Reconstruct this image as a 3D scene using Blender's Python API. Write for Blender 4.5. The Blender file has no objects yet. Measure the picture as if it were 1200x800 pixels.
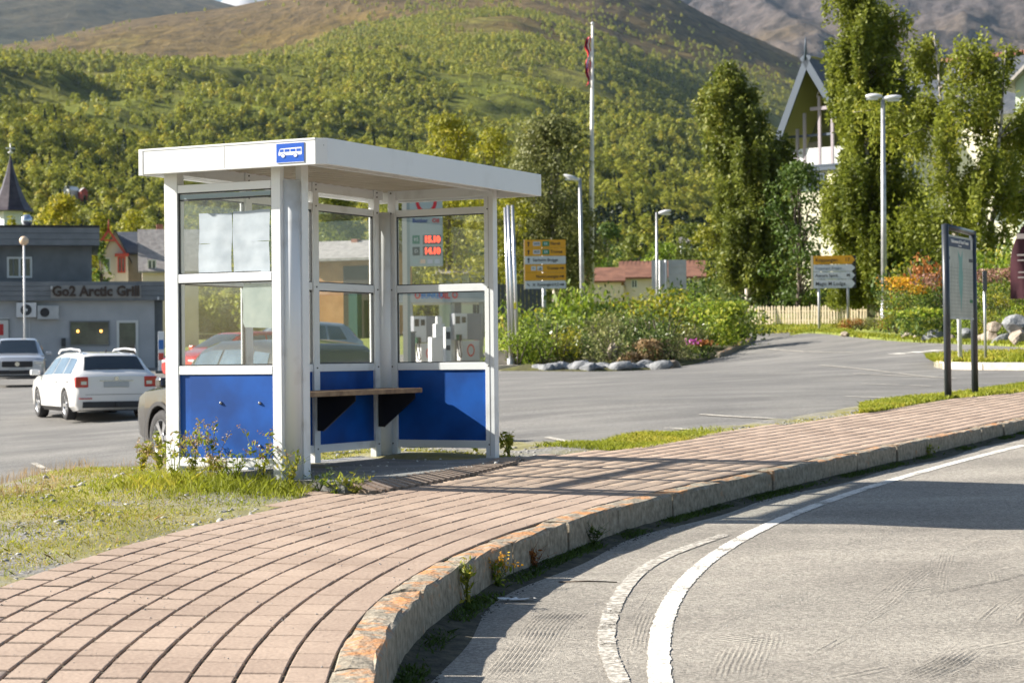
import bpy, bmesh, math, random
import numpy as np
from mathutils import Vector, Matrix
rng = np.random.default_rng(7); random.seed(7)
SC = bpy.context.scene; COL = SC.collection
# ------------------------------------------------------------------ camera
FPX = 2353.0; Y0 = 416.4; ROLL = 0.0097; CZ = 1.25
TP = math.atan((400 - Y0) / FPX)
fwd = Vector((0, math.cos(TP), -math.sin(TP))); up0 = Vector((0, math.sin(TP), math.cos(TP))); r0 = Vector((1, 0, 0))
cr, sr = math.cos(ROLL), math.sin(ROLL)
rgt = r0 * cr + (-up0) * sr; dwn = r0 * (-sr) + (-up0) * cr
cam = bpy.data.cameras.new('camera'); camo = bpy.data.objects.new('camera', cam); COL.objects.link(camo)
M = Matrix.Identity(4)
for i in range(3):
    M[i][0] = rgt[i]; M[i][1] = -dwn[i]; M[i][2] = -fwd[i]
M[2][3] = CZ
camo.matrix_world = M; cam.sensor_width = 36; cam.lens = FPX / 1200 * 36
cam.clip_start = .1; cam.clip_end = 40000
cam.dof.use_dof = True; cam.dof.focus_distance = 12.0; cam.dof.aperture_fstop = 6.3
SC.camera = camo
# ------------------------------------------------------------------ light
SUN_AZ = math.radians(172.5); SUN_EL = math.radians(29.3)      # direction towards the sun, counted from +X
sd = Vector((math.cos(SUN_AZ) * math.cos(SUN_EL), math.sin(SUN_AZ) * math.cos(SUN_EL), math.sin(SUN_EL)))
W = bpy.data.worlds.new('World'); SC.world = W; W.use_nodes = True
nt = W.node_tree; nt.nodes.clear()
sk = nt.nodes.new('ShaderNodeTexSky'); sk.sky_type = 'NISHITA'; sk.sun_disc = False
sk.sun_elevation = SUN_EL; sk.sun_rotation = math.pi / 2 - SUN_AZ; sk.air_density = 1.0; sk.dust_density = 1.2; sk.ozone_density = 1.0
bg = nt.nodes.new('ShaderNodeBackground'); bg.inputs[1].default_value = .054
wo = nt.nodes.new('ShaderNodeOutputWorld'); nt.links.new(sk.outputs[0], bg.inputs[0]); nt.links.new(bg.outputs[0], wo.inputs[0])
sl = bpy.data.lights.new('sun', 'SUN'); sl.energy = 5.0; sl.angle = math.radians(.6); sl.color = (1, .925, .825)
so = bpy.data.objects.new('sun', sl); COL.objects.link(so); so.rotation_euler = sd.to_track_quat('Z', 'Y').to_euler()
SC.view_settings.view_transform = 'Standard'; SC.view_settings.look = 'None'; SC.view_settings.exposure = 1.45; SC.view_settings.gamma = 1
# ------------------------------------------------------------------ maths of the place
def ray(px, py):
    return (fwd + rgt * ((px - 600) / FPX) + dwn * ((py - 400) / FPX))
def wp(px, py, D):                         # the point of the place seen at px,py when it stands D metres ahead
    d = ray(px, py); k = D / d.y; return Vector((d.x * k, D, CZ + d.z * k))
def hor(px): return Y0 - (px - 600) * ROLL
def px2x(px, D): return (px - 600) / FPX * D
# height of the lot / terrain: thin plate spline through surveyed heights
_cp = []
def C(x, D, z): _cp.append((x, D, z))
def CP(px, py, D): p = wp(px, py, D); C(p.x, D, p.z)
CP(760, 524, 19.2); CP(1036, 481, 25.5); CP(1108, 468, 28.6); CP(1185, 462, 30.5)
CP(105, 493, 43.5); CP(20, 454, 67); CP(150, 432, 88); CP(20, 430, 88); CP(181, 557, 26.8); CP(0, 576, 23.2)
CP(750, 435, 60); CP(880, 410, 75); CP(600, 433, 60); CP(1036, 391, 75); CP(970, 388, 72)
CP(1100, 430, 45); CP(1200, 436, 42); CP(1100, 402, 58); CP(1200, 407, 52); CP(1000, 395, 66); CP(927, 389, 74)
CP(880, 377, 95); CP(1030, 373, 95); CP(500, 430, 85); CP(690, 320, 200) if 0 else None
C(-3.2, 24, -.14); C(-1.2, 21, .12); C(0, 32, .45); C(-3, 45, .38); C(-7.5, 52, .42); C(-12, 14, -.45); C(-20, 5, -.5); C(-3, -10, .1); C(-20, -15, -.4)
C(3, 2, -.1); C(20, 2, .0); C(20, 25, .7); C(45, 60, 2.5); C(45, 5, .2); C(-45, 40, -.1); C(-45, 90, 1.0)
C(-60, 160, 1.5); C(0, 160, 2.6); C(60, 160, 8.5); C(30, 120, 6); C(-60, 320, 4); C(0, 320, 5.5); C(80, 320, 12); C(-60, 0, -.5)
_cp = np.array(_cp); _P = _cp[:, :2] / 50.; _n = len(_P)
def _U(r2): return np.where(r2 > 1e-12, r2 * np.log(np.maximum(r2, 1e-12)), 0)
_K = _U(((_P[:, None] - _P[None]) ** 2).sum(-1)) + np.eye(_n) * .004
_Q = np.hstack([np.ones((_n, 1)), _P]); _A = np.block([[_K, _Q], [_Q.T, np.zeros((3, 3))]])
_w = np.linalg.solve(_A, np.concatenate([_cp[:, 2], np.zeros(3)]))
def H(x, y):
    x = np.asarray(x, float); y = np.asarray(y, float)
    p = np.stack([x.ravel(), y.ravel()], 1) / 50.
    k = _U(((p[:, None] - _P[None]) ** 2).sum(-1))
    r = k @ _w[:_n] + _w[_n] + p @ _w[_n + 1:]
    return r.reshape(x.shape) if x.shape else float(r[0])
def gp(px, D, dz=0): x = px2x(px, D) ; return Vector((x, D, H(x, D) + dz))
# kerb line (outer top edge) from surveyed points; heights are planes
def zk(y): return CZ - (1.321 - .0206 * y)
def zr(y): return CZ - (1.321 - .0206 * y) / .84
_kp = [(444, 786), (466, 723), (513, 683), (574, 648), (625, 623), (686, 606), (746, 588), (813, 573), (868, 558), (917, 547), (970, 539), (1013, 530), (1055, 522), (1089, 515), (1120, 507.5), (1151, 501.5), (1179, 496)]
kx, ky = [], []
for a, b in _kp:
    D = FPX * 1.321 / (b - hor(a) + 48.5); p = wp(a, b, D); kx.append(p.x); ky.append(D)
kx = np.array(kx); ky = np.array(ky)
cf = np.polyfit(ky, kx, 5)
yy = np.linspace(ky[0], ky[-1], 60); xx = np.polyval(cf, yy)
# extend: near end keeps turning, far end straight
t0 = np.array([xx[1] - xx[0], yy[1] - yy[0]]); t0 /= np.linalg.norm(t0); a = math.atan2(t0[1], t0[0]); pre = []
p = np.array([xx[0], yy[0]])
for i in range(90):
    p = p - .12 * np.array([math.cos(a), math.sin(a)]); a += .016; pre.append(p.copy())
t1 = np.array([xx[-1] - xx[-2], yy[-1] - yy[-2]]); t1 /= np.linalg.norm(t1)
post = [np.array([xx[-1], yy[-1]]) + t1 * d for d in np.arange(.5, 60, .5)]
KL = np.array(pre[::-1] + list(zip(xx, yy)) + post)
_s = np.concatenate([[0], np.cumsum(np.linalg.norm(np.diff(KL, axis=0), axis=1))])
def K(s, q=0):                              # point at run s along the kerb, q metres to the left of it
    s = np.asarray(s, float); x = np.interp(s, _s, KL[:, 0]); y = np.interp(s, _s, KL[:, 1])
    e = .35; x1 = np.interp(s + e, _s, KL[:, 0]); y1 = np.interp(s + e, _s, KL[:, 1]); x2 = np.interp(s - e, _s, KL[:, 0]); y2 = np.interp(s - e, _s, KL[:, 1])
    tx, ty = x1 - x2, y1 - y2; l = np.hypot(tx, ty) + 1e-9; tx /= l; ty /= l
    return x - ty * q, y + tx * q
S_REF = float(np.interp(7.41, KL[85:, 1], _s[85:]))
def sq(x, y):                               # inverse of K
    x = np.asarray(x, float); y = np.asarray(y, float)
    d = (x[..., None] - KL[:, 0]) ** 2 + (y[..., None] - KL[:, 1]) ** 2; i = d.argmin(-1)
    i = np.clip(i, 1, len(KL) - 2); tx = KL[i + 1, 0] - KL[i - 1, 0]; ty = KL[i + 1, 1] - KL[i - 1, 1]; l = np.hypot(tx, ty); tx /= l; ty /= l
    dx = x - KL[i, 0]; dy = y - KL[i, 1]
    return _s[i] + dx * tx + dy * ty, -dx * ty + dy * tx
def zpav(x, y, q): return zk(y) + .025 * np.maximum(q - .2, 0)
def onpav(px, py):                          # pavement point seen at px,py
    D = 15.
    for _ in range(30):
        p = wp(px, py, D); s, q = sq(p.x, p.y); z = zpav(p.x, p.y, q); d = ray(px, py); D = .5 * D + .5 * (z - CZ) / d.z * d.y
    return p, float(s), float(q)
_edge = [(0, 693), (96, 657), (192, 633), (256, 615), (304, 603), (352, 582), (400, 563), (600, 536), (760, 524), (845, 507), (943, 494), (1036, 481), (1108, 468), (1185, 461)]
_ew = []
for a, b in _edge: p, s, q = onpav(a, b); _ew.append((s, q, p.x, p.y))
_ew = np.array(_ew); print('edge s,q', np.round(_ew, 2).tolist(), 'SREF', S_REF)
def PW(s): return np.interp(s, _ew[:, 0], _ew[:, 1])
# ------------------------------------------------------------------ object helpers
class MB:
    def __init__(s): s.v = []; s.f = []; s.m = []; s.sm = []
    def add(s, vs, fs, mi=0, T=None, sm=False):
        o = len(s.v)
        for p in vs: s.v.append(tuple(T @ Vector(p)) if T else tuple(p))
        for f in fs: s.f.append([o + i for i in f]); s.m.append(mi); s.sm.append(sm)
        return s
    def box(s, x0, x1, y0, y1, z0, z1, mi=0, T=None):
        return s.add([(x0, y0, z0), (x1, y0, z0), (x1, y1, z0), (x0, y1, z0), (x0, y0, z1), (x1, y0, z1), (x1, y1, z1), (x0, y1, z1)],
                     [(0, 3, 2, 1), (4, 5, 6, 7), (0, 1, 5, 4), (1, 2, 6, 5), (2, 3, 7, 6), (3, 0, 4, 7)], mi, T)
    def quad(s, a, b, c, d, mi=0): return s.add([a, b, c, d], [(0, 1, 2, 3)], mi)
    def prism(s, poly, z0, z1, mi=0, T=None):       # poly in xy, CCW
        n = len(poly)
        return s.add([(x, y, z0) for x, y in poly] + [(x, y, z1) for x, y in poly],
                     [tuple(range(n - 1, -1, -1)), tuple(range(n, 2 * n))] + [(i, (i + 1) % n, n + (i + 1) % n, n + i) for i in range(n)], mi, T)
    def tube(s, pts, rad, n=10, mi=0, caps=True, sm=True):
        pts = [Vector(p) for p in pts]; rad = rad if isinstance(rad, (list, tuple)) else [rad] * len(pts); o = len(s.v)
        for i, p in enumerate(pts):
            t = (pts[min(i + 1, len(pts) - 1)] - pts[max(i - 1, 0)]).normalized()
            a = Vector((1, 0, 0)) if abs(t.x) < .8 else Vector((0, 1, 0)); b = t.cross(a).normalized(); c = t.cross(b)
            for k in range(n):
                w = 2 * math.pi * k / n; s.v.append(tuple(p + (b * math.cos(w) + c * math.sin(w)) * rad[i]))
        for i in range(len(pts) - 1):
            for k in range(n):
                s.f.append([o + i * n + k, o + i * n + (k + 1) % n, o + (i + 1) * n + (k + 1) % n, o + (i + 1) * n + k]); s.m.append(mi); s.sm.append(sm)
        if caps:
            s.f.append([o + k for k in range(n)][::-1]); s.m.append(mi); s.sm.append(False)
            s.f.append([o + (len(pts) - 1) * n + k for k in range(n)]); s.m.append(mi); s.sm.append(False)
        return s
    def grid(s, P, mi=0, sm=True):                  # P array (a,b,3)
        P = np.asarray(P, float); a, b = P.shape[:2]; o = len(s.v); s.v += [tuple(x) for x in P.reshape(-1, 3)]
        for i in range(a - 1):
            for j in range(b - 1):
                s.f.append([o + i * b + j, o + (i + 1) * b + j, o + (i + 1) * b + j + 1, o + i * b + j + 1]); s.m.append(mi); s.sm.append(sm)
        return s
    def mesh(s, name, mats):
        me = bpy.data.meshes.new(name); me.from_pydata(s.v, [], s.f); mats = mats if isinstance(mats, (list, tuple)) else [mats]
        for m in mats: me.materials.append(m)
        me.polygons.foreach_set('material_index', s.m); me.polygons.foreach_set('use_smooth', s.sm)
        bm = bmesh.new(); bm.from_mesh(me); bmesh.ops.recalc_face_normals(bm, faces=bm.faces) if getattr(s, 'fix', False) else None; bm.to_mesh(me); bm.free(); me.update(); return me
    def build(s, name, mats, parent=None, bev=0, **kw):
        o = link(name, s.mesh(name, mats), parent, **kw)
        if bev:
            b = o.modifiers.new('b', 'BEVEL'); b.width = bev; b.segments = 2; b.limit_method = 'ANGLE'; b.angle_limit = .7
        return o
def link(name, data, parent=None, **kw):
    o = bpy.data.objects.new(name, data); COL.objects.link(o)
    if parent is not None: o.parent = parent
    for k, v in kw.items():
        if v is not None: o[k] = v
    return o
def thing(name, label, cat, loc=(0, 0, 0), rz=0, group=None):
    o = link(name, None, None, label=label, category=cat, group=group); o.location = loc; o.rotation_euler = (0, 0, rz); o.empty_display_size = .2; return o
def clone(root, label=None, loc=None, rz=None, group=None, scale=None):
    kids = {}
    for o in bpy.data.objects:
        if o.parent: kids.setdefault(o.parent.name, []).append(o)
    def rec(o, par):
        c = o.copy(); COL.objects.link(c)
        if par is not None: c.parent = par
        for k in kids.get(o.name, []): rec(k, c)
        return c
    r = rec(root, None)
    if label: r['label'] = label
    if group: r['group'] = group
    if loc is not None: r.location = loc
    if rz is not None: r.rotation_euler = (0, 0, rz)
    if scale: r.scale = (scale,) * 3 if not isinstance(scale, tuple) else scale
    return r
def npmesh(name, V, F, mats, attr=None, smooth=False):  # V (n,3), F (m,k)
    me = bpy.data.meshes.new(name); V = np.asarray(V, np.float32); F = np.asarray(F, np.int32); m, k = F.shape
    me.vertices.add(len(V)); me.vertices.foreach_set('co', V.ravel()); me.loops.add(m * k); me.loops.foreach_set('vertex_index', F.ravel())
    me.polygons.add(m); me.polygons.foreach_set('loop_start', np.arange(m, dtype=np.int32) * k)
    for mm in (mats if isinstance(mats, (list, tuple)) else [mats]): me.materials.append(mm)
    if attr is not None:
        at = me.attributes.new('tint', 'FLOAT', 'FACE'); at.data.foreach_set('value', np.asarray(attr, np.float32))
    me.update(calc_edges=True); me.validate()
    if smooth: me.polygons.foreach_set('use_smooth', np.ones(m, bool))
    return me
def text_mesh(txt, size, mat, bold=0.0, align='LEFT', ext=.002):
    c = bpy.data.curves.new('lettering', 'FONT'); c.body = txt; c.size = size; c.align_x = align; c.align_y = 'CENTER'; c.extrude = ext; c.offset = bold; c.resolution_u = 2
    o = bpy.data.objects.new('tmp', c); COL.objects.link(o); dg = bpy.context.evaluated_depsgraph_get(); me = bpy.data.meshes.new_from_object(o.evaluated_get(dg))
    bpy.data.objects.remove(o); me.materials.clear(); me.materials.append(mat); return me
# ------------------------------------------------------------------ materials
def N(nt, t, **kw):
    n = nt.nodes.new(t)
    for k, v in kw.items():
        if k.startswith('i'): n.inputs[int(k[1:])].default_value = v
        else: setattr(n, k, v)
    return n
_mc = {}
def mat(name, c1, c2=None, scale=3, rough=.6, metal=0, bump=0, bscale=None, detail=4, coat=0, spec=.5, emit=None, estr=1, trans=0, obj=False, lo=.35, hi=.65):
    if name in _mc: return _mc[name]
    m = bpy.data.materials.new(name); _mc[name] = m; m.use_nodes = True; t = m.node_tree; b = t.nodes['Principled BSDF']
    b.inputs['Roughness'].default_value = rough; b.inputs['Metallic'].default_value = metal; b.inputs['Coat Weight'].default_value = coat; b.inputs['Specular IOR Level'].default_value = spec
    b.inputs['Base Color'].default_value = (*c1, 1)
    if c2 is not None or bump:
        co = N(t, 'ShaderNodeTexCoord').outputs['Object'] if obj else N(t, 'ShaderNodeNewGeometry').outputs['Position']
    if c2 is not None:
        no = N(t, 'ShaderNodeTexNoise'); no.inputs['Scale'].default_value = scale; no.inputs['Detail'].default_value = detail; t.links.new(co, no.inputs['Vector'])
        r = N(t, 'ShaderNodeValToRGB'); r.color_ramp.elements[0].position = lo; r.color_ramp.elements[1].position = hi
        r.color_ramp.elements[0].color = (*c1, 1); r.color_ramp.elements[1].color = (*c2, 1)
        t.links.new(no.outputs['Fac'], r.inputs[0]); t.links.new(r.outputs[0], b.inputs['Base Color'])
    if bump:
        nb = N(t, 'ShaderNodeTexNoise'); nb.inputs['Scale'].default_value = bscale or scale * 4; nb.inputs['Detail'].default_value = 5; t.links.new(co, nb.inputs['Vector'])
        bp = N(t, 'ShaderNodeBump'); bp.inputs['Strength'].default_value = 1; bp.inputs['Distance'].default_value = bump; t.links.new(nb.outputs['Fac'], bp.inputs['Height']); t.links.new(bp.outputs[0], b.inputs['Normal'])
    if emit: b.inputs['Emission Color'].default_value = (*emit, 1); b.inputs['Emission Strength'].default_value = estr
    return m
def leafmat(name, dark, light, yellow=None, trans=.35, rough=.55, yamt=.3):
    if name in _mc: return _mc[name]
    m = bpy.data.materials.new(name); _mc[name] = m; m.use_nodes = True; t = m.node_tree; b = t.nodes['Principled BSDF']; out = t.nodes['Material Output']
    a = N(t, 'ShaderNodeAttribute', attribute_name='tint'); oi = N(t, 'ShaderNodeObjectInfo')
    r = N(t, 'ShaderNodeValToRGB'); e = r.color_ramp.elements; e[0].color = (*dark, 1); e[0].position = 0; e[1].color = (*light, 1); e[1].position = .8
    if yellow is not None: x = e.new(1.0); x.color = (*yellow, 1)
    ad = N(t, 'ShaderNodeMath', operation='MULTIPLY_ADD'); ad.inputs[1].default_value = yamt; t.links.new(oi.outputs['Random'], ad.inputs[0]); t.links.new(a.outputs['Fac'], ad.inputs[2])
    t.links.new(ad.outputs[0], r.inputs[0]); t.links.new(r.outputs[0], b.inputs['Base Color']); b.inputs['Roughness'].default_value = rough; b.inputs['Specular IOR Level'].default_value = .3
    tr = N(t, 'ShaderNodeBsdfTranslucent'); mx = N(t, 'ShaderNodeMixShader'); mx.inputs[0].default_value = trans
    t.links.new(r.outputs[0], tr.inputs[0]); t.links.new(b.outputs[0], mx.inputs[1]); t.links.new(tr.outputs[0], mx.inputs[2]); t.links.new(mx.outputs[0], out.inputs[0]); return m
def glassmat(name, tint=(.86, .9, .88), dirt=.05, refl=1.0):
    m = bpy.data.materials.new(name); m.use_nodes = True; t = m.node_tree; t.nodes.remove(t.nodes['Principled BSDF']); out = t.nodes['Material Output']
    tr = N(t, 'ShaderNodeBsdfTransparent'); tr.inputs[0].default_value = (*tint, 1); gl = N(t, 'ShaderNodeBsdfGlossy'); gl.inputs['Roughness'].default_value = .03
    fr = N(t, 'ShaderNodeLayerWeight'); fr.inputs[0].default_value = .5; pw = N(t, 'ShaderNodeMath', operation='POWER'); pw.inputs[1].default_value = 4; t.links.new(fr.outputs['Facing'], pw.inputs[0]); mu = N(t, 'ShaderNodeMath', operation='MULTIPLY_ADD'); mu.inputs[1].default_value = refl * .85; mu.inputs[2].default_value = .05 * refl; mu.use_clamp = True; t.links.new(pw.outputs[0], mu.inputs[0])
    m1 = N(t, 'ShaderNodeMixShader'); t.links.new(mu.outputs[0], m1.inputs[0]); t.links.new(tr.outputs[0], m1.inputs[1]); t.links.new(gl.outputs[0], m1.inputs[2])
    df = N(t, 'ShaderNodeBsdfDiffuse'); df.inputs[0].default_value = (.55, .57, .55, 1)
    g = N(t, 'ShaderNodeNewGeometry'); no = N(t, 'ShaderNodeTexNoise'); no.inputs['Scale'].default_value = 6; no.inputs['Detail'].default_value = 8; t.links.new(g.outputs['Position'], no.inputs['Vector'])
    mr = N(t, 'ShaderNodeMapRange'); mr.inputs['From Min'].default_value = .4; mr.inputs['From Max'].default_value = .8; mr.inputs['To Min'].default_value = dirt * .3; mr.inputs['To Max'].default_value = dirt * 3
    t.links.new(no.outputs['Fac'], mr.inputs['Value']); m2 = N(t, 'ShaderNodeMixShader'); t.links.new(mr.outputs[0], m2.inputs[0]); t.links.new(m1.outputs[0], m2.inputs[1]); t.links.new(df.outputs[0], m2.inputs[2]); t.links.new(m2.outputs[0], out.inputs[0]); return m
# ================================================================== SETTING: road, kerb, pavement, lot
def asphalt(name, c1, c2, ridges=False):
    m = mat(name, c1, c2, scale=.55, rough=.85, lo=.3, hi=.7, detail=6)
    t = m.node_tree; b = t.nodes['Principled BSDF']; g = N(t, 'ShaderNodeNewGeometry').outputs['Position']; base = b.inputs['Base Color'].links[0].from_socket
    # aggregate speckle
    v = N(t, 'ShaderNodeTexNoise'); v.inputs['Scale'].default_value = 75; v.inputs['Detail'].default_value = 6; v.inputs['Roughness'].default_value = .75; t.links.new(g, v.inputs['Vector'])
    mr = N(t, 'ShaderNodeMapRange'); mr.inputs['From Min'].default_value = .3; mr.inputs['From Max'].default_value = .7; mr.inputs['To Min'].default_value = .45; mr.inputs['To Max'].default_value = 1.45
    t.links.new(v.outputs['Fac'], mr.inputs['Value']); mx = N(t, 'ShaderNodeMix', data_type='RGBA', blend_type='MULTIPLY'); mx.inputs[0].default_value = 1
    t.links.new(base, mx.inputs[6]); t.links.new(mr.outputs[0], mx.inputs[7]); cur = mx.outputs[2]
    vo = N(t, 'ShaderNodeTexVoronoi'); vo.inputs['Scale'].default_value = 60; t.links.new(g, vo.inputs['Vector']); sp_ = N(t, 'ShaderNodeSeparateColor'); t.links.new(vo.outputs['Color'], sp_.inputs[0])
    m5 = N(t, 'ShaderNodeMapRange'); m5.inputs['To Min'].default_value = .72; m5.inputs['To Max'].default_value = 1.28; t.links.new(sp_.outputs[0], m5.inputs['Value']); m6 = N(t, 'ShaderNodeMix', data_type='RGBA', blend_type='MULTIPLY'); m6.inputs[0].default_value = 1; t.links.new(cur, m6.inputs[6]); t.links.new(m5.outputs[0], m6.inputs[7]); cur = m6.outputs[2]
    # long worn streaks
    mp = N(t, 'ShaderNodeMapping'); mp.inputs['Scale'].default_value = (.3, .9, 1); mp.inputs['Rotation'].default_value = (0, 0, -.15); t.links.new(g, mp.inputs['Vector'])
    st = N(t, 'ShaderNodeTexNoise'); st.inputs['Scale'].default_value = 1.1; st.inputs['Detail'].default_value = 6; st.inputs['Distortion'].default_value = .6; t.links.new(mp.outputs[0], st.inputs['Vector'])
    m3 = N(t, 'ShaderNodeMapRange'); m3.inputs['From Min'].default_value = .35; m3.inputs['From Max'].default_value = .65; m3.inputs['To Min'].default_value = .8; m3.inputs['To Max'].default_value = 1.12; t.links.new(st.outputs['Fac'], m3.inputs['Value'])
    my = N(t, 'ShaderNodeMix', data_type='RGBA', blend_type='MULTIPLY'); my.inputs[0].default_value = 1; t.links.new(cur, my.inputs[6]); t.links.new(m3.outputs[0], my.inputs[7]); t.links.new(my.outputs[2], b.inputs['Base Color'])
    bp = N(t, 'ShaderNodeBump'); bp.inputs['Distance'].default_value = .012; t.links.new(v.outputs['Fac'], bp.inputs['Height']); last = bp
    if ridges:      # tread marks pressed into the asphalt: three families of parallel grooves, each in patches
        for ang, sc, loc, th, dist, dep in ((2.3, 7.0, 9, .58, 1.5, .008), (.85, 6.0, 21, .58, 1.2, .008)):
            mp = N(t, 'ShaderNodeMapping'); mp.inputs['Rotation'].default_value = (0, 0, ang); mp.inputs['Location'].default_value = (loc, loc, 0); t.links.new(g, mp.inputs['Vector'])
            wv = N(t, 'ShaderNodeTexWave', wave_profile='SIN'); wv.inputs['Scale'].default_value = sc; wv.inputs['Distortion'].default_value = dist; wv.inputs['Detail'].default_value = 3; wv.inputs['Detail Scale'].default_value = .25; t.links.new(mp.outputs[0], wv.inputs['Vector'])
            mk = N(t, 'ShaderNodeTexNoise'); mk.inputs['Scale'].default_value = 1.3; mk.inputs['Detail'].default_value = 2
            ms = N(t, 'ShaderNodeMapping'); ms.inputs['Scale'].default_value = (2.2, .7, 1); t.links.new(mp.outputs[0], ms.inputs['Vector']); t.links.new(ms.outputs[0], mk.inputs['Vector'])
            r = N(t, 'ShaderNodeMapRange'); r.inputs['From Min'].default_value = th + .05; r.inputs['From Max'].default_value = th + .12; t.links.new(mk.outputs['Fac'], r.inputs['Value'])
            mu = N(t, 'ShaderNodeMath', operation='MULTIPLY'); t.links.new(wv.outputs['Fac'], mu.inputs[0]); t.links.new(r.outputs[0], mu.inputs[1])
            b2 = N(t, 'ShaderNodeBump'); b2.inputs['Distance'].default_value = dep; t.links.new(mu.outputs[0], b2.inputs['Height']); t.links.new(last.outputs[0], b2.inputs['Normal']); last = b2
    t.links.new(last.outputs[0], b.inputs['Normal']); return m
M_road = asphalt('worn road asphalt', (.29, .265, .225), (.40, .37, .315), True)
M_lot = asphalt('lot asphalt', (.15, .147, .14), (.225, .218, .20))
M_granite = mat('granite', (.17, .145, .105), (.38, .335, .26), scale=22, rough=.88, bump=.012, bscale=38, lo=.3, hi=.72, detail=8)
def lichen(m):
    t = m.node_tree; b = t.nodes['Principled BSDF']; base = b.inputs['Base Color'].links[0].from_socket; g = N(t, 'ShaderNodeNewGeometry')
    no = N(t, 'ShaderNodeTexNoise'); no.inputs['Scale'].default_value = 5; no.inputs['Detail'].default_value = 7; no.inputs['Roughness'].default_value = .7; t.links.new(g.outputs['Position'], no.inputs['Vector'])
    s = N(t, 'ShaderNodeSeparateXYZ'); t.links.new(g.outputs['Normal'], s.inputs[0])
    a = N(t, 'ShaderNodeMath', operation='MULTIPLY_ADD'); a.inputs[1].default_value = .12; t.links.new(s.outputs[2], a.inputs[0]); t.links.new(no.outputs['Fac'], a.inputs[2])
    r = N(t, 'ShaderNodeMapRange'); r.inputs['From Min'].default_value = .60; r.inputs['From Max'].default_value = .72; t.links.new(a.outputs[0], r.inputs['Value'])
    mx = N(t, 'ShaderNodeMix', data_type='RGBA'); t.links.new(r.outputs[0], mx.inputs[0]); t.links.new(base, mx.inputs[6]); mx.inputs[7].default_value = (.46, .21, .075, 1); t.links.new(mx.outputs[2], b.inputs['Base Color'])
lichen(M_granite)
M_paint = mat('road paint', (.36, .34, .29), (.68, .66, .60), scale=26, rough=.85, bump=.003, bscale=90, lo=.3, hi=.47, detail=8)
M_paint_old = mat('worn road paint', (.27, .25, .21), (.56, .53, .47), scale=30, rough=.85, bump=.005, bscale=60, lo=.42, hi=.58)
M_sand = mat('joint sand', (.035, .03, .02), (.09, .08, .05), scale=14, rough=1)
def tintmat(name, a, b_, n1=40, rough=.85, bump=.003, mix=.75):
    m = bpy.data.materials.new(name); m.use_nodes = True; t = m.node_tree; b = t.nodes['Principled BSDF']; b.inputs['Roughness'].default_value = rough
    at = N(t, 'ShaderNodeAttribute', attribute_name='tint'); oi = N(t, 'ShaderNodeObjectInfo'); g = N(t, 'ShaderNodeNewGeometry').outputs['Position']
    s = N(t, 'ShaderNodeMath', operation='ADD'); t.links.new(at.outputs['Fac'], s.inputs[0]); t.links.new(oi.outputs['Random'], s.inputs[1])
    f = N(t, 'ShaderNodeMath', operation='FRACT'); t.links.new(s.outputs[0], f.inputs[0])
    no = N(t, 'ShaderNodeTexNoise'); no.inputs['Scale'].default_value = n1; no.inputs['Detail'].default_value = 4; t.links.new(g, no.inputs['Vector'])
    n2 = N(t, 'ShaderNodeTexNoise'); n2.inputs['Scale'].default_value = 1.2; n2.inputs['Detail'].default_value = 5; t.links.new(g, n2.inputs['Vector'])
    m1 = N(t, 'ShaderNodeMath', operation='MULTIPLY_ADD'); m1.inputs[1].default_value = mix; t.links.new(no.outputs['Fac'], m1.inputs[2]); t.links.new(f.outputs[0], m1.inputs[0])
    m2 = N(t, 'ShaderNodeMath', operation='ADD'); t.links.new(m1.outputs[0], m2.inputs[0]); t.links.new(n2.outputs['Fac'], m2.inputs[1])
    r = N(t, 'ShaderNodeMapRange'); r.inputs['From Min'].default_value = .7; r.inputs['From Max'].default_value = 1.3 + mix; t.links.new(m2.outputs[0], r.inputs['Value'])
    c = N(t, 'ShaderNodeMix', data_type='RGBA'); t.links.new(r.outputs[0], c.inputs[0]); c.inputs[6].default_value = (*a, 1); c.inputs[7].default_value = (*b_, 1); t.links.new(c.outputs[2], b.inputs['Base Color'])
    bp = N(t, 'ShaderNodeBump'); bp.inputs['Distance'].default_value = bump; t.links.new(no.outputs['Fac'], bp.inputs['Height']); t.links.new(bp.outputs[0], b.inputs['Normal']); return m
M_brick = tintmat('concrete paver', (.25, .18, .135), (.45, .345, .265), n1=55, mix=.22)
# road sheet, right of the kerb
ss = np.concatenate([np.arange(0, S_REF + 26, .4), np.arange(S_REF + 26, _s[-1], 2.)])
qs = -np.array([0, .02, .5, 1, 2, 3, 5, 8, 12, 20, 34.]) + .1
X, Y = K(ss[:, None] + qs * 0, qs[None] + ss[:, None] * 0)
MB().grid(np.stack([X, Y, zr(Y)], -1)).build('road', M_road, kind='structure')
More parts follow.
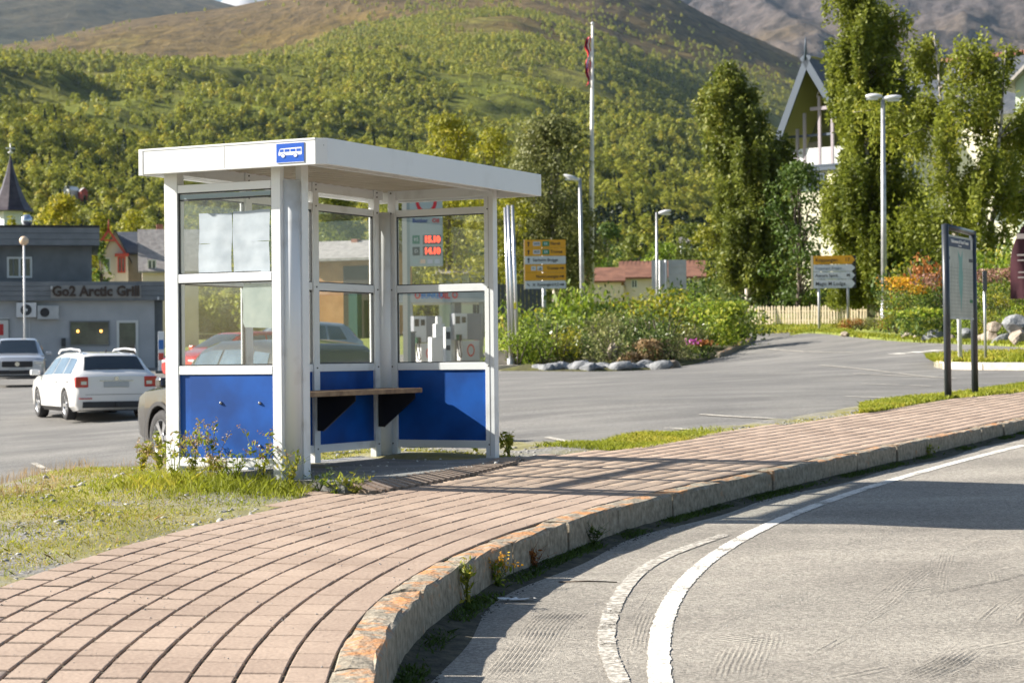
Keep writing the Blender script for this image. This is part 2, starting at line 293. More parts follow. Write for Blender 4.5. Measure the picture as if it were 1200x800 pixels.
# painted lines
def curve_pts(pl, zf, n=40):
    P = [];
    for a, b in pl:
        D = 12.
        for _ in range(30):
            d = ray(a, b); D = .5 * D + .5 * (zf(D) - CZ) / d.z * d.y
        p = wp(a, b, D); P.append((p.x, p.y))
    P = np.array(P); d = np.concatenate([[0], np.cumsum(np.hypot(*np.diff(P, axis=0).T))]); n = max(n, int(d[-1] / .03)) if n >= 40 else n
    # Catmull style smoothing by polynomial in arc length
    cx = np.polyfit(d, P[:, 0], min(6, len(d) - 1)); cy = np.polyfit(d, P[:, 1], min(6, len(d) - 1)); u = np.linspace(0, d[-1], n); return np.stack([np.polyval(cx, u), np.polyval(cy, u)], 1)
def wornpaint(m, th):
    t = m.node_tree; b = t.nodes['Principled BSDF']; out = t.nodes['Material Output']; g = N(t, 'ShaderNodeNewGeometry').outputs['Position']; no = N(t, 'ShaderNodeTexNoise'); no.inputs['Scale'].default_value = 38; no.inputs['Detail'].default_value = 9; no.inputs['Roughness'].default_value = .8; t.links.new(g, no.inputs['Vector'])
    n2 = N(t, 'ShaderNodeTexNoise'); n2.inputs['Scale'].default_value = 2.5; n2.inputs['Detail'].default_value = 4; t.links.new(g, n2.inputs['Vector']); a = N(t, 'ShaderNodeMath', operation='MULTIPLY_ADD'); a.inputs[1].default_value = .7; t.links.new(n2.outputs['Fac'], a.inputs[0]); t.links.new(no.outputs['Fac'], a.inputs[2])
    r = N(t, 'ShaderNodeMapRange'); r.inputs['From Min'].default_value = th; r.inputs['From Max'].default_value = th + .05; t.links.new(a.outputs[0], r.inputs['Value']); tr = N(t, 'ShaderNodeBsdfTransparent'); mx = N(t, 'ShaderNodeMixShader'); t.links.new(r.outputs[0], mx.inputs[0]); t.links.new(tr.outputs[0], mx.inputs[1]); t.links.new(b.outputs[0], mx.inputs[2]); t.links.new(mx.outputs[0], out.inputs[0])
wornpaint(M_paint, .72); wornpaint(M_paint_old, .74)
def ribbon(P, w, zf, dz, ext0=0):
    T = np.gradient(P, axis=0); T /= np.hypot(T[:, 0], T[:, 1])[:, None]
    if ext0: P = np.vstack([P[0] - T[0] * ext0, P]); T = np.vstack([T[0], T])
    Nn = np.stack([-T[:, 1], T[:, 0]], 1); rg = np.random.default_rng(int(w * 1000)); w = w * (1 + .07 * rg.normal(size=(2, len(P), 1))); r = [P + Nn * w[0] / 2, P - Nn * w[1] / 2]
    return np.stack([np.column_stack([q, zf(q[:, 1]) + dz]) for q in r], 1)
L1 = [(774, 800), (772, 765), (776, 738), (786, 707), (808, 674), (845, 646), (884, 625), (925, 603.5), (965, 589), (1000, 577), (1057, 559.5), (1121, 541.5), (1200, 521.5)]
L2 = [(727, 800), (714, 768), (711, 740), (720, 709), (738, 682), (763, 661), (802, 643), (850, 626)]
MB().grid(ribbon(curve_pts(L1, zr), .10, zr, .004, 1.5)).build('road_marking', M_paint, kind='structure')
MB().grid(ribbon(curve_pts(L2, zr), .085, zr, .0045, 1.5)).build('road_marking', M_paint_old, kind='structure')
# tread marks pressed into the surface: real low ridges following the wheel paths
def tread(pl, w, hgt, nr, seed):
    P = curve_pts(pl, zr, 40); g = np.random.default_rng(seed); T = np.gradient(P, axis=0); T /= np.hypot(T[:, 0], T[:, 1])[:, None]; Nn = np.stack([-T[:, 1], T[:, 0]], 1); n = len(P); nc = nr * 6 + 1; c = np.linspace(-1, 1, nc); d = np.arange(n) * .03
    wob_ = vn(d * 4, seed) * .25 + vn(d * 1.3, seed + 7) * .6; ph = c[None] * nr * math.pi + wob_[:, None] * 3 + .5 * vn(d * 14, seed + 3)[:, None]; z = np.abs(np.sin(ph)) ** .7
    amp = np.clip(np.minimum(d / .25, (d[-1] - d) / .25), 0, 1)[:, None] * np.clip(1.3 - c[None] ** 4 * 1.5, 0, 1) * np.clip((vn2(d[:, None] * 2, c[None] * 1.3 + seed, seed) - .12) * 2, 0, 1) * .62
    xy = P[:, None] + Nn[:, None] * c[None, :, None] * w / 2; Z = zr(xy[..., 1]) - .0012 + amp * (z - .35) * hgt
    MB().grid(np.concatenate([xy, Z[..., None]], -1)).build('tread_mark', M_road, kind='structure')
def vn(x, s): i = np.floor(x).astype(int); f = x - i; f = f * f * (3 - 2 * f); r = np.random.default_rng(s).random(4096); return r[i % 4096] * (1 - f) + r[(i + 1) % 4096] * f
def vn2(x, y, s): r = np.random.default_rng(s).random((64, 64)); x, y = np.broadcast_arrays(x, y); i = np.floor(x).astype(int); j = np.floor(y).astype(int); f = x - i; g = y - j; f = f * f * (3 - 2 * f); g = g * g * (3 - 2 * g); q = lambda a, b: r[a % 64, b % 64]; return (q(i, j) * (1 - f) + q(i + 1, j) * f) * (1 - g) + (q(i, j + 1) * (1 - f) + q(i + 1, j + 1) * f) * g
for k_, (pl, w_, h_, nr) in enumerate((([(1060, 800), (1110, 780), (1140, 760), (1165, 735), (1185, 715), (1215, 690)], .30, .022, 6), ([(835, 703), (880, 686), (930, 668), (1000, 640), (1080, 615)], .34, .008, 6), ([(985, 730), (1040, 700), (1075, 672), (1120, 650), (1170, 632)], .2, .011, 4), ([(868, 800), (876, 775), (886, 750), (895, 725)], .34, .015, 7),
        ([(900, 800), (950, 768), (1000, 740), (1060, 705), (1130, 688), (1200, 666)], .07, .012, 2), ([(1099, 700), (1101, 680), (1108, 655), (1114, 640)], .12, .009, 3), ([(1166, 668), (1172, 682), (1176, 692)], .12, .010, 3), ([(592, 800), (615, 775), (640, 740), (668, 712)], .32, .016, 8), ([(1095, 800), (1130, 790), (1210, 768)], .3, .012, 7),
        ([(742, 770), (752, 735), (768, 700), (800, 668)], .16, .010, 4), ([(820, 760), (860, 735), (920, 705), (990, 690)], .22, .008, 6), ([(1000, 690), (1080, 672), (1160, 655), (1220, 640)], .25, .007, 6), ([(900, 668), (960, 645), (1020, 628)], .15, .012, 4))): tread(pl, w_, h_, nr, 40 + k_)
# kerb stones
kerb = link('kerb', None, kind='structure')
s = S_REF - 4.2; k = 0; rr = random.Random(3)
while s < S_REF + 42:
    L = rr.uniform(.98, 1.2); na = 7; g = rr.uniform(.007, .016)
    S = np.linspace(s + g, s + L - g, na); w = rr.uniform(.15, .175); j0, j1 = rr.uniform(-.008, .008), rr.uniform(-.006, .006)
    prof = [(0.02, -.32), (.0, -.02), (.008, -.004), (.022, 0), (w * .6, .002), (w - .012, -.002), (w, -.012), (w, -.32)]
    P = []
    for a in S:
        row = []
        for (q, z) in prof:
            x, y = K(a, q + j0 - (.03 if z < -.3 and q < .1 else 0)); x = float(x); y = float(y)
            n = rr.uniform(-.007, .007); row.append((x + n, y + rr.uniform(-.007, .007), zk(y) + z + j1 + rr.uniform(-.006, .006)))
        P.append(row)
    m = MB(); m.grid(P, sm=False); n = len(prof); m.f.append(list(range(n))[::-1]); m.m.append(0); m.sm.append(False); m.f.append(list(range((na - 1) * n, na * n))); m.m.append(0); m.sm.append(False); m.fix = True
    m.build('kerb_stone', M_granite, kerb); s += L
# pavement base and pavers
pav = None
ss = np.concatenate([np.arange(S_REF - 6, S_REF + 30, .3), np.arange(S_REF + 30, S_REF + 60, 1.)])
tt = np.linspace(0, 1, 9); Wd = PW(ss); Q = .17 + (Wd[:, None] - .14) * tt[None]
X, Y = K(ss[:, None] + Q * 0, Q); Z = zpav(X, Y, Q) - .010
pav = MB().grid(np.stack([X, Y, Z], -1)).build('pavement', M_sand, kind='structure')
CW, BL = .168, .285
FL = Vector((-1.632, 14.819)); YAW = 1.1001; du = Vector((math.cos(YAW), math.sin(YAW))); dv = Vector((-math.sin(YAW), math.cos(YAW)))
def loc2(x, y): d = Vector((x, y)) - FL; return d.dot(du), d.dot(dv)
PAD = [(-.06, -.66), (0.1, -.72), (.5, -.74), (1.43, -.66), (2.81, -.42), (3.32, -.22), (3.36, 1.32), (-.06, 1.32)]
def inpad(x, y, grow=.0):
    u, v = loc2(x, y); c = False; n = len(PAD)
    if v > 1.3 and -.3 < u < 3.4 : return True
    for i in range(n):
        a, b = PAD[i], PAD[(i + 1) % n]
        if (a[1] > v) != (b[1] > v) and u < (b[0] - a[0]) * (v - a[1]) / (b[1] - a[1]) + a[0]: c = not c
    return c
bricks = []
for c in range(17):
    s = S_REF - 4.5 + (.142 if c % 2 else 0) + random.uniform(-.03, .03); q = .172 + CW * (c + .5)
    while s < S_REF + 34:
        x, y = K(s, q); x = float(x); y = float(y); dl = BL * (1 if s < S_REF + 34 else 2)
        if q < PW(s) + .05 and not inpad(x, y):
            x2, y2 = K(s + .16, q); x1_, y1_ = K(s - .16, q); bricks.append((x, y, zpav(x, y, q), math.atan2(float(y2 - y1_), float(x2 - x1_)), s))
        s += dl * (1 + random.uniform(-.02, .02)) * (1 + (q) * 0)
def brick_geo(l, w, h=.055, ch=.004):
    a, b = l / 2, w / 2; v = [(-a, -b, -h), (a, -b, -h), (a, b, -h), (-a, b, -h), (-a, -b, -ch), (a, -b, -ch), (a, b, -ch), (-a, b, -ch), (-a + ch, -b + ch, 0), (a - ch, -b + ch, 0), (a - ch, b - ch, 0), (-a + ch, b - ch, 0)]
    f = [(0, 1, 5, 4), (1, 2, 6, 5), (2, 3, 7, 6), (3, 0, 4, 7), (4, 5, 9, 8), (5, 6, 10, 9), (6, 7, 11, 10), (7, 4, 8, 11), (8, 9, 10, 11)]; return v, f
bv, bf = brick_geo(BL - .0035, CW - .013)
m = MB(); m.add(bv, bf); bme = m.mesh('brick', M_brick)
def scr(x, y, z):
    d = Vector((x, y, z - CZ)); k = d.dot(fwd); return 600 + FPX * d.dot(rgt) / k, 400 + FPX * d.dot(dwn) / k
vis = []
for i, b in enumerate(bricks):
    sx, sy = scr(b[0], b[1], b[2]) if b[1] > 3 else (9999, 9999)
    vis.append((b[1] if (-20 < sx < 1220 and sy < 812) else 999, i))
vis.sort(); near = set(i for _, i in vis[:300]); V, F, A = [], [], []
for i, (x, y, z, a, s) in enumerate(bricks):
    R = Matrix.Translation((x, y, z + random.uniform(-.0015, .0015))) @ Matrix.Rotation(a + random.gauss(0, .006), 4, 'Z') @ Matrix.Rotation(.025 + .0206 * math.cos(a) + .005 * random.uniform(-1, 1), 4, 'X') @ Matrix.Rotation(-.0206 * math.sin(a), 4, 'Y')
    if i in near: o = link('brick', bme, pav); o.matrix_world = R
    else:
        n = len(V); V += [tuple(R @ Vector(p)) for p in bv]; F += [[n + j for j in f] for f in bf]; A += [random.random()] * len(bf)
link('bricks', npmesh('bricks', V, F, M_brick, A), pav, kind='stuff')
print('bricks', len(bricks))
# verge / gravel shoulder on the left of the pavement
def vflat(s): return np.interp(s - S_REF, [-6, 0, 4, 8.5, 9.5, 11, 12, 13.5, 18, 30], [2.6, 2.4, 2.4, 2.3, 2.6, 1.7, .8, .35, .3, .3])
def vslope(s): return np.interp(s - S_REF, [10, 12], [2.6, .9])
def verge_z(s, q):
    x, y = K(s, q); w = PW(s); zp = zpav(x, y, w); e = q - w; fl = vflat(s)
    zl = np.minimum(H(x, y), zp + .25)
    t = np.clip((e - fl) / vslope(s), 0, 1); t = t * t * (3 - 2 * t)
    near = zp - .012 + .022 * np.sin(x * 3.1 + y * 2.3) * np.clip(e * 2, 0, 1) + np.clip(e, 0, .6) * .03
    return x, y, near * (1 - t) + (zl - .03) * t
ss = np.arange(S_REF - 6, S_REF + 24, .22); ee = np.concatenate([np.arange(-.05, 3.2, .12), np.arange(3.4, 6.2, .4)])
S2 = ss[:, None] + ee[None] * 0; Q2 = PW(ss)[:, None] + ee[None]
def vergemat():
    m = mat('verge soil', (.16, .15, .06), (.30, .27, .07), scale=2.2, rough=.95, detail=6, bump=.01, bscale=35, lo=.4, hi=.6)
    t = m.node_tree; b = t.nodes['Principled BSDF']; base = b.inputs['Base Color'].links[0].from_socket; g = N(t, 'ShaderNodeNewGeometry').outputs['Position']
    no = N(t, 'ShaderNodeTexNoise'); no.inputs['Scale'].default_value = 1.1; no.inputs['Detail'].default_value = 8; no.inputs['Roughness'].default_value = .65; t.links.new(g, no.inputs['Vector'])
    vo = N(t, 'ShaderNodeTexVoronoi'); vo.inputs['Scale'].default_value = 45; t.links.new(g, vo.inputs['Vector'])
    gr = N(t, 'ShaderNodeValToRGB'); gr.color_ramp.elements[0].color = (.07, .068, .06, 1); gr.color_ramp.elements[1].color = (.30, .29, .27, 1); t.links.new(vo.outputs['Color'], gr.inputs[0])
    r = N(t, 'ShaderNodeMapRange'); r.inputs['From Min'].default_value = .45; r.inputs['From Max'].default_value = .56; t.links.new(no.outputs['Fac'], r.inputs['Value'])
    mx = N(t, 'ShaderNodeMix', data_type='RGBA'); t.links.new(r.outputs[0], mx.inputs[0]); t.links.new(base, mx.inputs[6]); t.links.new(gr.outputs[0], mx.inputs[7]); t.links.new(mx.outputs[2], b.inputs['Base Color']); return m
M_verge = vergemat()
X, Y, Z = verge_z(S2, Q2)
MB().grid(np.stack([X, Y, Z], -1)).build('grass_verge', M_verge, kind='structure')
# terrain and lot
XR = ([-25, 28, 35, 42, 52, 58, 66, 74, 80, 86, 93], [60, 60, 26, 18.5, 13.3, 12.3, 11.2, 10.3, 11.2, 12.8, 13.2])
def lowered(x, y, z):
    s, q = sq(x, y); w = PW(s); ins = np.clip((w - q) / .25, 0, 1) * (y > -12)
    pz = np.where(q > 0, zpav(x, y, q), zr(y))
    fl = vflat(s) + w; v = np.clip((fl + vslope(s) - .25 - q) / .3, 0, 1) * (s < S_REF + 23.5) * (s > S_REF - 5.8)   # under the verge
    xx, yy2, vz = verge_z(s, np.clip(q, w, w + 6)); z = np.where(v > 0, np.minimum(z, vz - .05 * v), z)
    return np.where(ins > 0, np.minimum(z, pz - .012 - .25 * ins), z)
yr = np.concatenate([np.arange(-25, 6, 1.2), np.arange(6, 42, .3), np.arange(42, 93.1, .85)])
tt = np.linspace(0, 1, 150)
X = []; Y = []
for y in yr:
    xr = float(np.interp(y, *XR)); xl = -70
    a = np.sort(np.concatenate([np.linspace(xl, -10, 24), np.linspace(-9.7, min(xr, 12), 90), np.linspace(min(xr, 12.) + .01, xr + .02, 12)])); X.append(a); Y.append(a * 0 + y)
X = np.array(X); Y = np.array(Y); Z = lowered(X, Y, H(X, Y))
MB().grid(np.stack([X, Y, Z], -1)).build('parking_lot', M_lot, kind='structure')
M_lawn = mat('lawn', (.10, .13, .018), (.20, .22, .035), scale=1.5, rough=.95, bump=.02, bscale=20)
yr = np.concatenate([np.arange(-60, 120, 3.), np.arange(120, 620, 14.)]); xr = np.concatenate([np.arange(-260, -60, 20.), np.arange(-60, 60, 3.), np.arange(60, 261, 20.)])
X, Y = np.meshgrid(xr, yr); s_, q_ = sq(X, Y)
Z = H(np.clip(X, -75, 90), np.clip(Y, -25, 330)); Z = np.where((Y > -25) & (Y < 96), np.minimum(Z - .06 , lowered(X, Y, Z) - .06) - .35 * ((X < 16) & (Y < 40)), Z - .05)
MB().grid(np.stack([X, Y, Z], -1)).build('ground', M_lawn, kind='structure')
# painted lines in the lot
def lotline(p0, D0, p1, D1, w=.1, m=M_paint_old):
    a = np.array([px2x(p0, D0), D0]); b = np.array([px2x(p1, D1), D1]); P = a + (b - a) * np.linspace(0, 1, 10)[:, None]; T = (b - a) / np.hypot(*(b - a)); n = np.array([-T[1], T[0]]) * w / 2
    g = [np.column_stack([P + k * n, H((P + k * n)[:, 0], (P + k * n)[:, 1]) + .012]) for k in (1, -1)]
    MB().grid(np.stack(g, 1)).build('road_marking', m, kind='structure')
def Dlot(px, py):
    D = np.linspace(17, 92, 1500); d = ray(px, py); zz = H(px2x(px, D), D) - (CZ + d.z / d.y * D); i = np.argmax(zz > 0) if (zz > 0).any() else -1
    return float(D[i])
for a, b, c, d in ((640, 513, 735, 527), (780, 502, 870, 508), (820, 486, 905, 491), (990, 465, 1090, 468), (1000, 438, 1110, 443), (1010, 450, 1090, 453), (960, 428, 1120, 444), (38, 543, 95, 566), (900, 409, 1000, 413)):
    D0, D1 = Dlot(a, b), Dlot(c, d); lotline(a, D0, c, D1, .09)
for a in (1045, 1066, 1087): lotline(a, 54, a + 17, 53.2, .32, M_paint)
# ================================================================== BUS SHELTER
M_alu = mat('white painted aluminium', (.57, .575, .56), (.76, .785, .80), scale=3.5, lo=.25, hi=.42, detail=9, rough=.38, metal=.05, coat=.15, bump=.0006, bscale=30)
M_alug = mat('grey anodised aluminium', (.50, .50, .49), (.56, .56, .55), scale=3, rough=.35, metal=.5)
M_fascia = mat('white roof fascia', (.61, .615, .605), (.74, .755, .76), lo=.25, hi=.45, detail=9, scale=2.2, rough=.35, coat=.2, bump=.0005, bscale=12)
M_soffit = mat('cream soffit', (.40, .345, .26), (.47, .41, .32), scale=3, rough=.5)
M_blue = mat('blue panel', (.0005, .045, .22), (.001, .085, .40), scale=2.6, rough=.5, coat=.0, spec=.3, bump=.0008, bscale=8, detail=8)
M_black = mat('black steel', (.012, .012, .013), rough=.5)
M_gasket = mat('dark gasket', (.03, .035, .04), rough=.5)
M_wood = mat('bench wood', (.22, .13, .07), (.42, .27, .15), scale=9, rough=.7, obj=True, bump=.002, bscale=30)
M_bolt = mat('bolt', (.35, .36, .38), rough=.3, metal=.9); M_holes = mat('screw', (.08, .08, .08), rough=.5, metal=.5)
M_paper = mat('paper', (.36, .42, .47), (.44, .50, .55), scale=8, rough=.8, bump=.002, bscale=10); M_paper2 = mat('faded paper', (.46, .54, .52), (.62, .68, .64), scale=7, rough=.85)
M_sgnblue = mat('bus sign blue', (.005, .09, .50), rough=.35); M_white = mat('sign white', (.82, .82, .80), rough=.4)
M_glass = glassmat('shelter glass', (.97, .985, .98), .012)
M_slab = mat('concrete floor', (.17, .17, .165), (.27, .27, .26), scale=4, rough=.9, bump=.002, bscale=60)
PZ = .35
sh = thing('bus_shelter', 'white framed bus shelter with blue lower panels and flat white roof on the pavement', 'bus shelter', (FL.x, FL.y, PZ), YAW)
LU, WV = 3.218, 1.101
# floor slab with header course
PADS = [(u_, v_ + (.17 if i_ < 6 else 0)) for i_, (u_, v_) in enumerate(PAD)]
m = MB(); m.prism(PADS, -.35, 0); pad = m.build('floor_slab', M_slab, None, kind='structure'); pad.location = (FL.x, FL.y, PZ); pad.rotation_euler = (0, 0, YAW); pad.name = 'shelter_floor'
hb = MB(); hb.box(-.048, .048, -.1, .1, -.05, 0); hme = hb.mesh('brick', M_brick)
fe = [(-.05, -.68), (.05, -.72), (.5, -.74), (1.43, -.66), (2.2, -.54), (2.81, -.42), (3.32, -.22)]
fl_ = np.array(fe); dd = np.concatenate([[0], np.cumsum(np.hypot(*np.diff(fl_, axis=0).T))])
for d in np.arange(.05, dd[-1], .106):
    u = np.interp(d, dd, fl_[:, 0]); v = np.interp(d, dd, fl_[:, 1]); u2 = np.interp(d + .05, dd, fl_[:, 0]); v2 = np.interp(d + .05, dd, fl_[:, 1])
    o = link('brick', hme, pad); wx_ = FL + du * u + dv * (v + .02); zz_ = zpav(wx_.x, wx_.y, float(sq(wx_.x, wx_.y)[1])) + .012 - PZ; o.location = (u - (v2 - v) * 1.2, v + .1, zz_ / 2 + .004 + random.uniform(-.002, .002)); o.rotation_euler = (math.atan2(-zz_, .2), 0, math.atan2(v2 - v, u2 - u) + .25)
ZB, ZR, ZA, ZC, ZD, ZE, ZG, ZH = 2.307, 2.40, 2.216, 1.473, .843, .778, .154, .086; ZBt = 2.156; ZCt = 1.538
def P_(name, m_, mt, bev=.003, **kw): return m_.build(name, mt, sh, bev=bev, **kw)
t = .052
def post(u0, u1, v0, v1, z1=ZR, z0=0): return P_('post', MB().box(u0, u1, v0, v1, z0, z1), M_alu)
def screws(pts, par=None, r=.007, ax=1):
    for p in pts:
        m = MB(); d = {0: (r * .6, 0, 0), 1: (0, r * .6, 0)}[ax]; p = Vector(p); m.tube([p - Vector(d), p + Vector(d)], r, 8); m.build('screw', M_holes, sh)
# posts: front left corner group, back left, back wall, back right corner group, front right
post(-.02, .035, .070, .150); post(.135, .225, -.02, .035)
post(-.025, .065, WV - .10, WV + .02)
backposts = (1.03, 2.03)
for u in backposts: post(u - .045, u + .045, WV - .035, WV + .025)
post(LU - .22, LU - .13, WV - .035, WV + .025); post(LU - .035, LU + .025, WV - .145, WV - .065)
fr = post(LU - .035, LU + .045, -.035, .055)
P_('corner_column', MB().tube([(.085, .045, 0), (.085, .045, ZA)], .068, 24), M_alu, 0)
P_('corner_column', MB().tube([(LU - .075, WV - .04, 0), (LU - .075, WV - .04, ZA - .02)], .066, 24), M_alu, 0)
# inner grooves on posts
for (a, b) in ((LU - .036, .012),): P_('groove', MB().box(a - .002, a + .001, b - .003, b + .003, .02, ZR - .1), M_alug, 0)
def bay(axis, a0, a1, c, top=True, rails=None, panel_in=0):
    """one wall bay. axis 'v': wall in plane u=c running a0..a1 along v; axis 'u': wall in plane v=c"""
    def B(lo, hi, z0, z1, th, off=0):
        return MB().box(c - th + off, c + th + off, lo, hi, z0, z1) if axis == 'v' else MB().box(lo, hi, c - th + off, c + th + off, z0, z1)
    e = .002
    P_('top_beam', B(a0 + e, a1 - e, ZB, ZR, .020), M_alu) if top else None
    for z0, z1 in ((ZBt, ZA), (ZC, ZCt), (ZE, ZD), (ZH, ZG)): P_('rail', B(a0 + e, a1 - e, z0, z1, .022), M_alu)
    P_('blue_panel', B(a0 + .001, a1 - .001, ZG - .01, ZE + .01, .006), M_blue, 0)
    for z0, z1 in ((ZCt, ZBt), (ZD, ZC)):
        g = P_('glass_pane', B(a0 + .006, a1 - .006, z0 + .004, z1 - .004, .004), M_glass, 0)
        gm = MB(); w = .009
        for lo, hi, p, q in ((a0, a1, z0, z0 + w), (a0, a1, z1 - w, z1), (a0, a0 + w, z0 + w, z1 - w), (a1 - w, a1, z0 + w, z1 - w)):
            if axis == 'v': gm.box(c - .011, c + .011, lo + e, hi - e, p, q)
            else: gm.box(lo + e, hi - e, c - .011, c + .011, p, q)
        P_('gasket', gm, M_gasket, 0)
bay('v', .150, WV - .10, .0, top=False)
bay('u', .065, backposts[0] - .045, WV - .005); bay('u', backposts[0] + .045, backposts[1] - .045, WV - .005); bay('u', backposts[1] + .045, LU - .22, WV - .005)
bay('v', .055, WV - .145, LU - .005)
P_('top_beam', MB().box(.225, LU - .036, -.012, .014, ZR - .06, ZR), M_alu)
P_('top_beam', MB().box(LU - .129, LU - .038, WV - .02, WV + .0, ZB, ZR), M_alu)
# dark header strip behind the left pane top and tension edge on blue panel
P_('window_strip', MB().box(-.006, .012, .165, WV - .115, ZBt - .062, ZBt - .050), M_gasket, 0)
P_('window_strip', MB().box(-.0045, .011, .165, WV - .115, ZBt - .047, ZBt - .014), mat('strip grey', (.25, .33, .36), rough=.4), 0)
P_('blue_overlay', MB().box(-.013, -.0065, .152, .905, ZG, ZE - .006), M_blue, .002)
for v, z in ((.62, .565), (.27, .565), (.27, .245)):
    m = MB(); m.tube([(-.013, v, z), (-.020, v, z), (-.027, v, z)], [.013, .012, .005], 12); P_('bolt', m, M_bolt, 0)
screws([(u, WV - .037, z) for u in (*backposts, LU - .175) for z in (2.37, 2.33, 2.19, 1.50, .81, .12)])
screws([(LU - .037, v, z) for v in (.02, WV - .10) for z in (2.37, 2.19, 1.50, .81, .12)], ax=0)
# papers taped inside the left pane
for v0, v1, z0, z1 in ((.515, .815, 1.545, 1.765), (.512, .812, 1.763, 1.99), (.175, .498, 1.545, 1.768), (.170, .500, 1.766, 2.0)):
    n = 9; g = np.zeros((n, n, 3)); b0 = random.uniform(0, 6)
    for i, a in enumerate(np.linspace(0, 1, n)):
        for j, b in enumerate(np.linspace(0, 1, n)): g[i, j] = (-.0065 - .0035 * math.sin(a * 3.1 + b0) ** 2 - .002 * math.sin(b * 7 + b0) ** 2, v0 + (v1 - v0) * a + .004 * math.sin(b0 + b * 3), z0 + (z1 - z0) * b + .004 * math.sin(a * 5 + b0))
    P_('paper_sheet', MB().grid(g), M_paper, 0)
pl = [(.10, 0), (.36, .01), (.375, .05), (.37, .18), (.385, .27), (.36, .34), (.3, .335), (.13, .33), (.10, .30)]
m = MB(); m.add([(.0075, .055 + a, 1.12 + b * 1.0) for a, b in pl], [tuple(range(len(pl)))]); P_('torn_paper', m, M_paper2, 0, label='torn pale paper left in the lower window')
# roof
R0, R1, S0, S1, F0, F1 = -.198, 3.335, -.438, 1.222, 2.292, 2.482; CH = .085
roof = sh
ring = [(R0, S1), (R0, S0 + CH), (R0 + CH * .55, S0 + CH * .12), (R0 + CH * 1.35, S0), (R1, S0), (R1, S1)]
def inset(r, d):
    cx = (R0 + R1) / 2; cy = (S0 + S1) / 2; hx = (R1 - R0) / 2; hy = (S1 - S0) / 2
    return [(cx + (x - cx) * (hx - d) / hx, cy + (y - cy) * (hy - d) / hy) for x, y in r]
m = MB(); o = ring; i_ = inset(ring, .03); n = len(o)
m.v = [(x, y, F0) for x, y in o] + [(x, y, F1) for x, y in o] + [(x, y, F0) for x, y in i_] + [(x, y, F0 + .1) for x, y in i_] + [(x, y, F1 + .0) for x, y in inset(ring, .02)]
for k in range(n):
    j = (k + 1) % n; m.f += [[k, j, n + j, n + k], [k, 2 * n + k, 2 * n + j, j], [2 * n + k, 3 * n + k, 3 * n + j, 2 * n + j], [n + k, n + j, 4 * n + j, 4 * n + k]]
m.f.append([4 * n + k for k in range(n)]); m.m = [0] * len(m.f); m.sm = [False] * len(m.f); m.fix = True
P_('roof', m, M_fascia, .004)
m = MB(); m.grid([[(R0 - .003, v, z) for v in (S1 - .035, S1 + .003)] for z in (F0 - .004, F1 + .003)], sm=False); m.grid([[(R0 - .003, S1 + .003, z), (R0 + .1, S1 + .003, z)] for z in (F0 - .004, F1 + .003)], sm=False); P_('roof_end_trim', m, M_fascia, 0)
P_('roof_seam', MB().box(R0 - .0012, R0 + .001, .44, .4425, F0 + .01, F1 - .012), M_alug, 0)
P_('roof_lip', MB().box(R0 - .004, R0 + .006, S0 + CH, S1, F1 - .012, F1 + .003), M_fascia, .001)
nsl = 24; w = (R1 - R0 - .06) / nsl
m = MB(); m.box(R0 + .031, R1 - .031, S0 + .031, S1 - .031, F0 + .135, F0 + .14); P_('roof_deck', m, M_gasket, 0)
bm_ = MB(); d0, d1 = S0 + .034, S1 - .034
prof = [(0.002, .128), (.012, .100), (w * .5, .096), (w - .022, .100), (w - .012, .128)]
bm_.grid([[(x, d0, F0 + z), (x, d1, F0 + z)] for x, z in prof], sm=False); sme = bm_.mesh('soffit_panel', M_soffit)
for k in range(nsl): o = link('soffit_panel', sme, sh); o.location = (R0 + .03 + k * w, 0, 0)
# bus pictogram on the left fascia
def onfascia(px, py):
    A = Vector((FL.x + du.x * R0, FL.y + du.y * R0, 0)); d = ray(px, py); nn = Vector((du.x, du.y, 0)); k = (A - Vector((0, 0, CZ))).dot(nn) / d.dot(nn); p = Vector((0, 0, CZ)) + d * k
    return (p.x - FL.x) * dv.x + (p.y - FL.y) * dv.y, p.z - PZ
va, zt = onfascia(324.3, 168.0); vb, zb = onfascia(356.7, 190.0); print('bus sign v', va, vb, 'z', zb, zt)
zt -= .004; zb += .002; hb_ = zt - zb; wb_ = va - vb
bs = P_('bus_stop_sign', MB().box(R0 - .006, R0 - .002, vb, va, zb, zt), M_sgnblue, 0)
def bsq(poly, off, mt, name='bus_symbol'):
    m = MB(); m.add([(R0 - off, va - wb_ * x, zb + hb_ * y) for x, y in poly], [tuple(range(len(poly)))]); return m.build(name, mt, bs)
bsq([(.08, .38), (.08, .53), (.13, .70), (.16, .73), (.92, .76), (.92, .38)], .0065, M_white)
for a, b in ((.115, .27), (.30, .485), (.515, .70), (.73, .895)): bsq([(a, .55), (b, .55), (b, .69), (a + (.03 if a < .2 else 0), .69)], .0072, M_sgnblue)
for cx_ in (.25, .70):
    for r_, mt, of in ((.085, M_sgnblue, .0080), (.062, M_white, .0088)): bsq([(cx_ + r_ * math.cos(i * math.pi / 10), .36 + r_ * 1.45 * math.sin(i * math.pi / 10)) for i in range(20)], of, mt)
bsq([(0, 0), (1, 0), (1, .02), (0, .02)], .0066, M_white); bsq([(0, .98), (1, .98), (1, 1), (0, 1)], .0066, M_white)
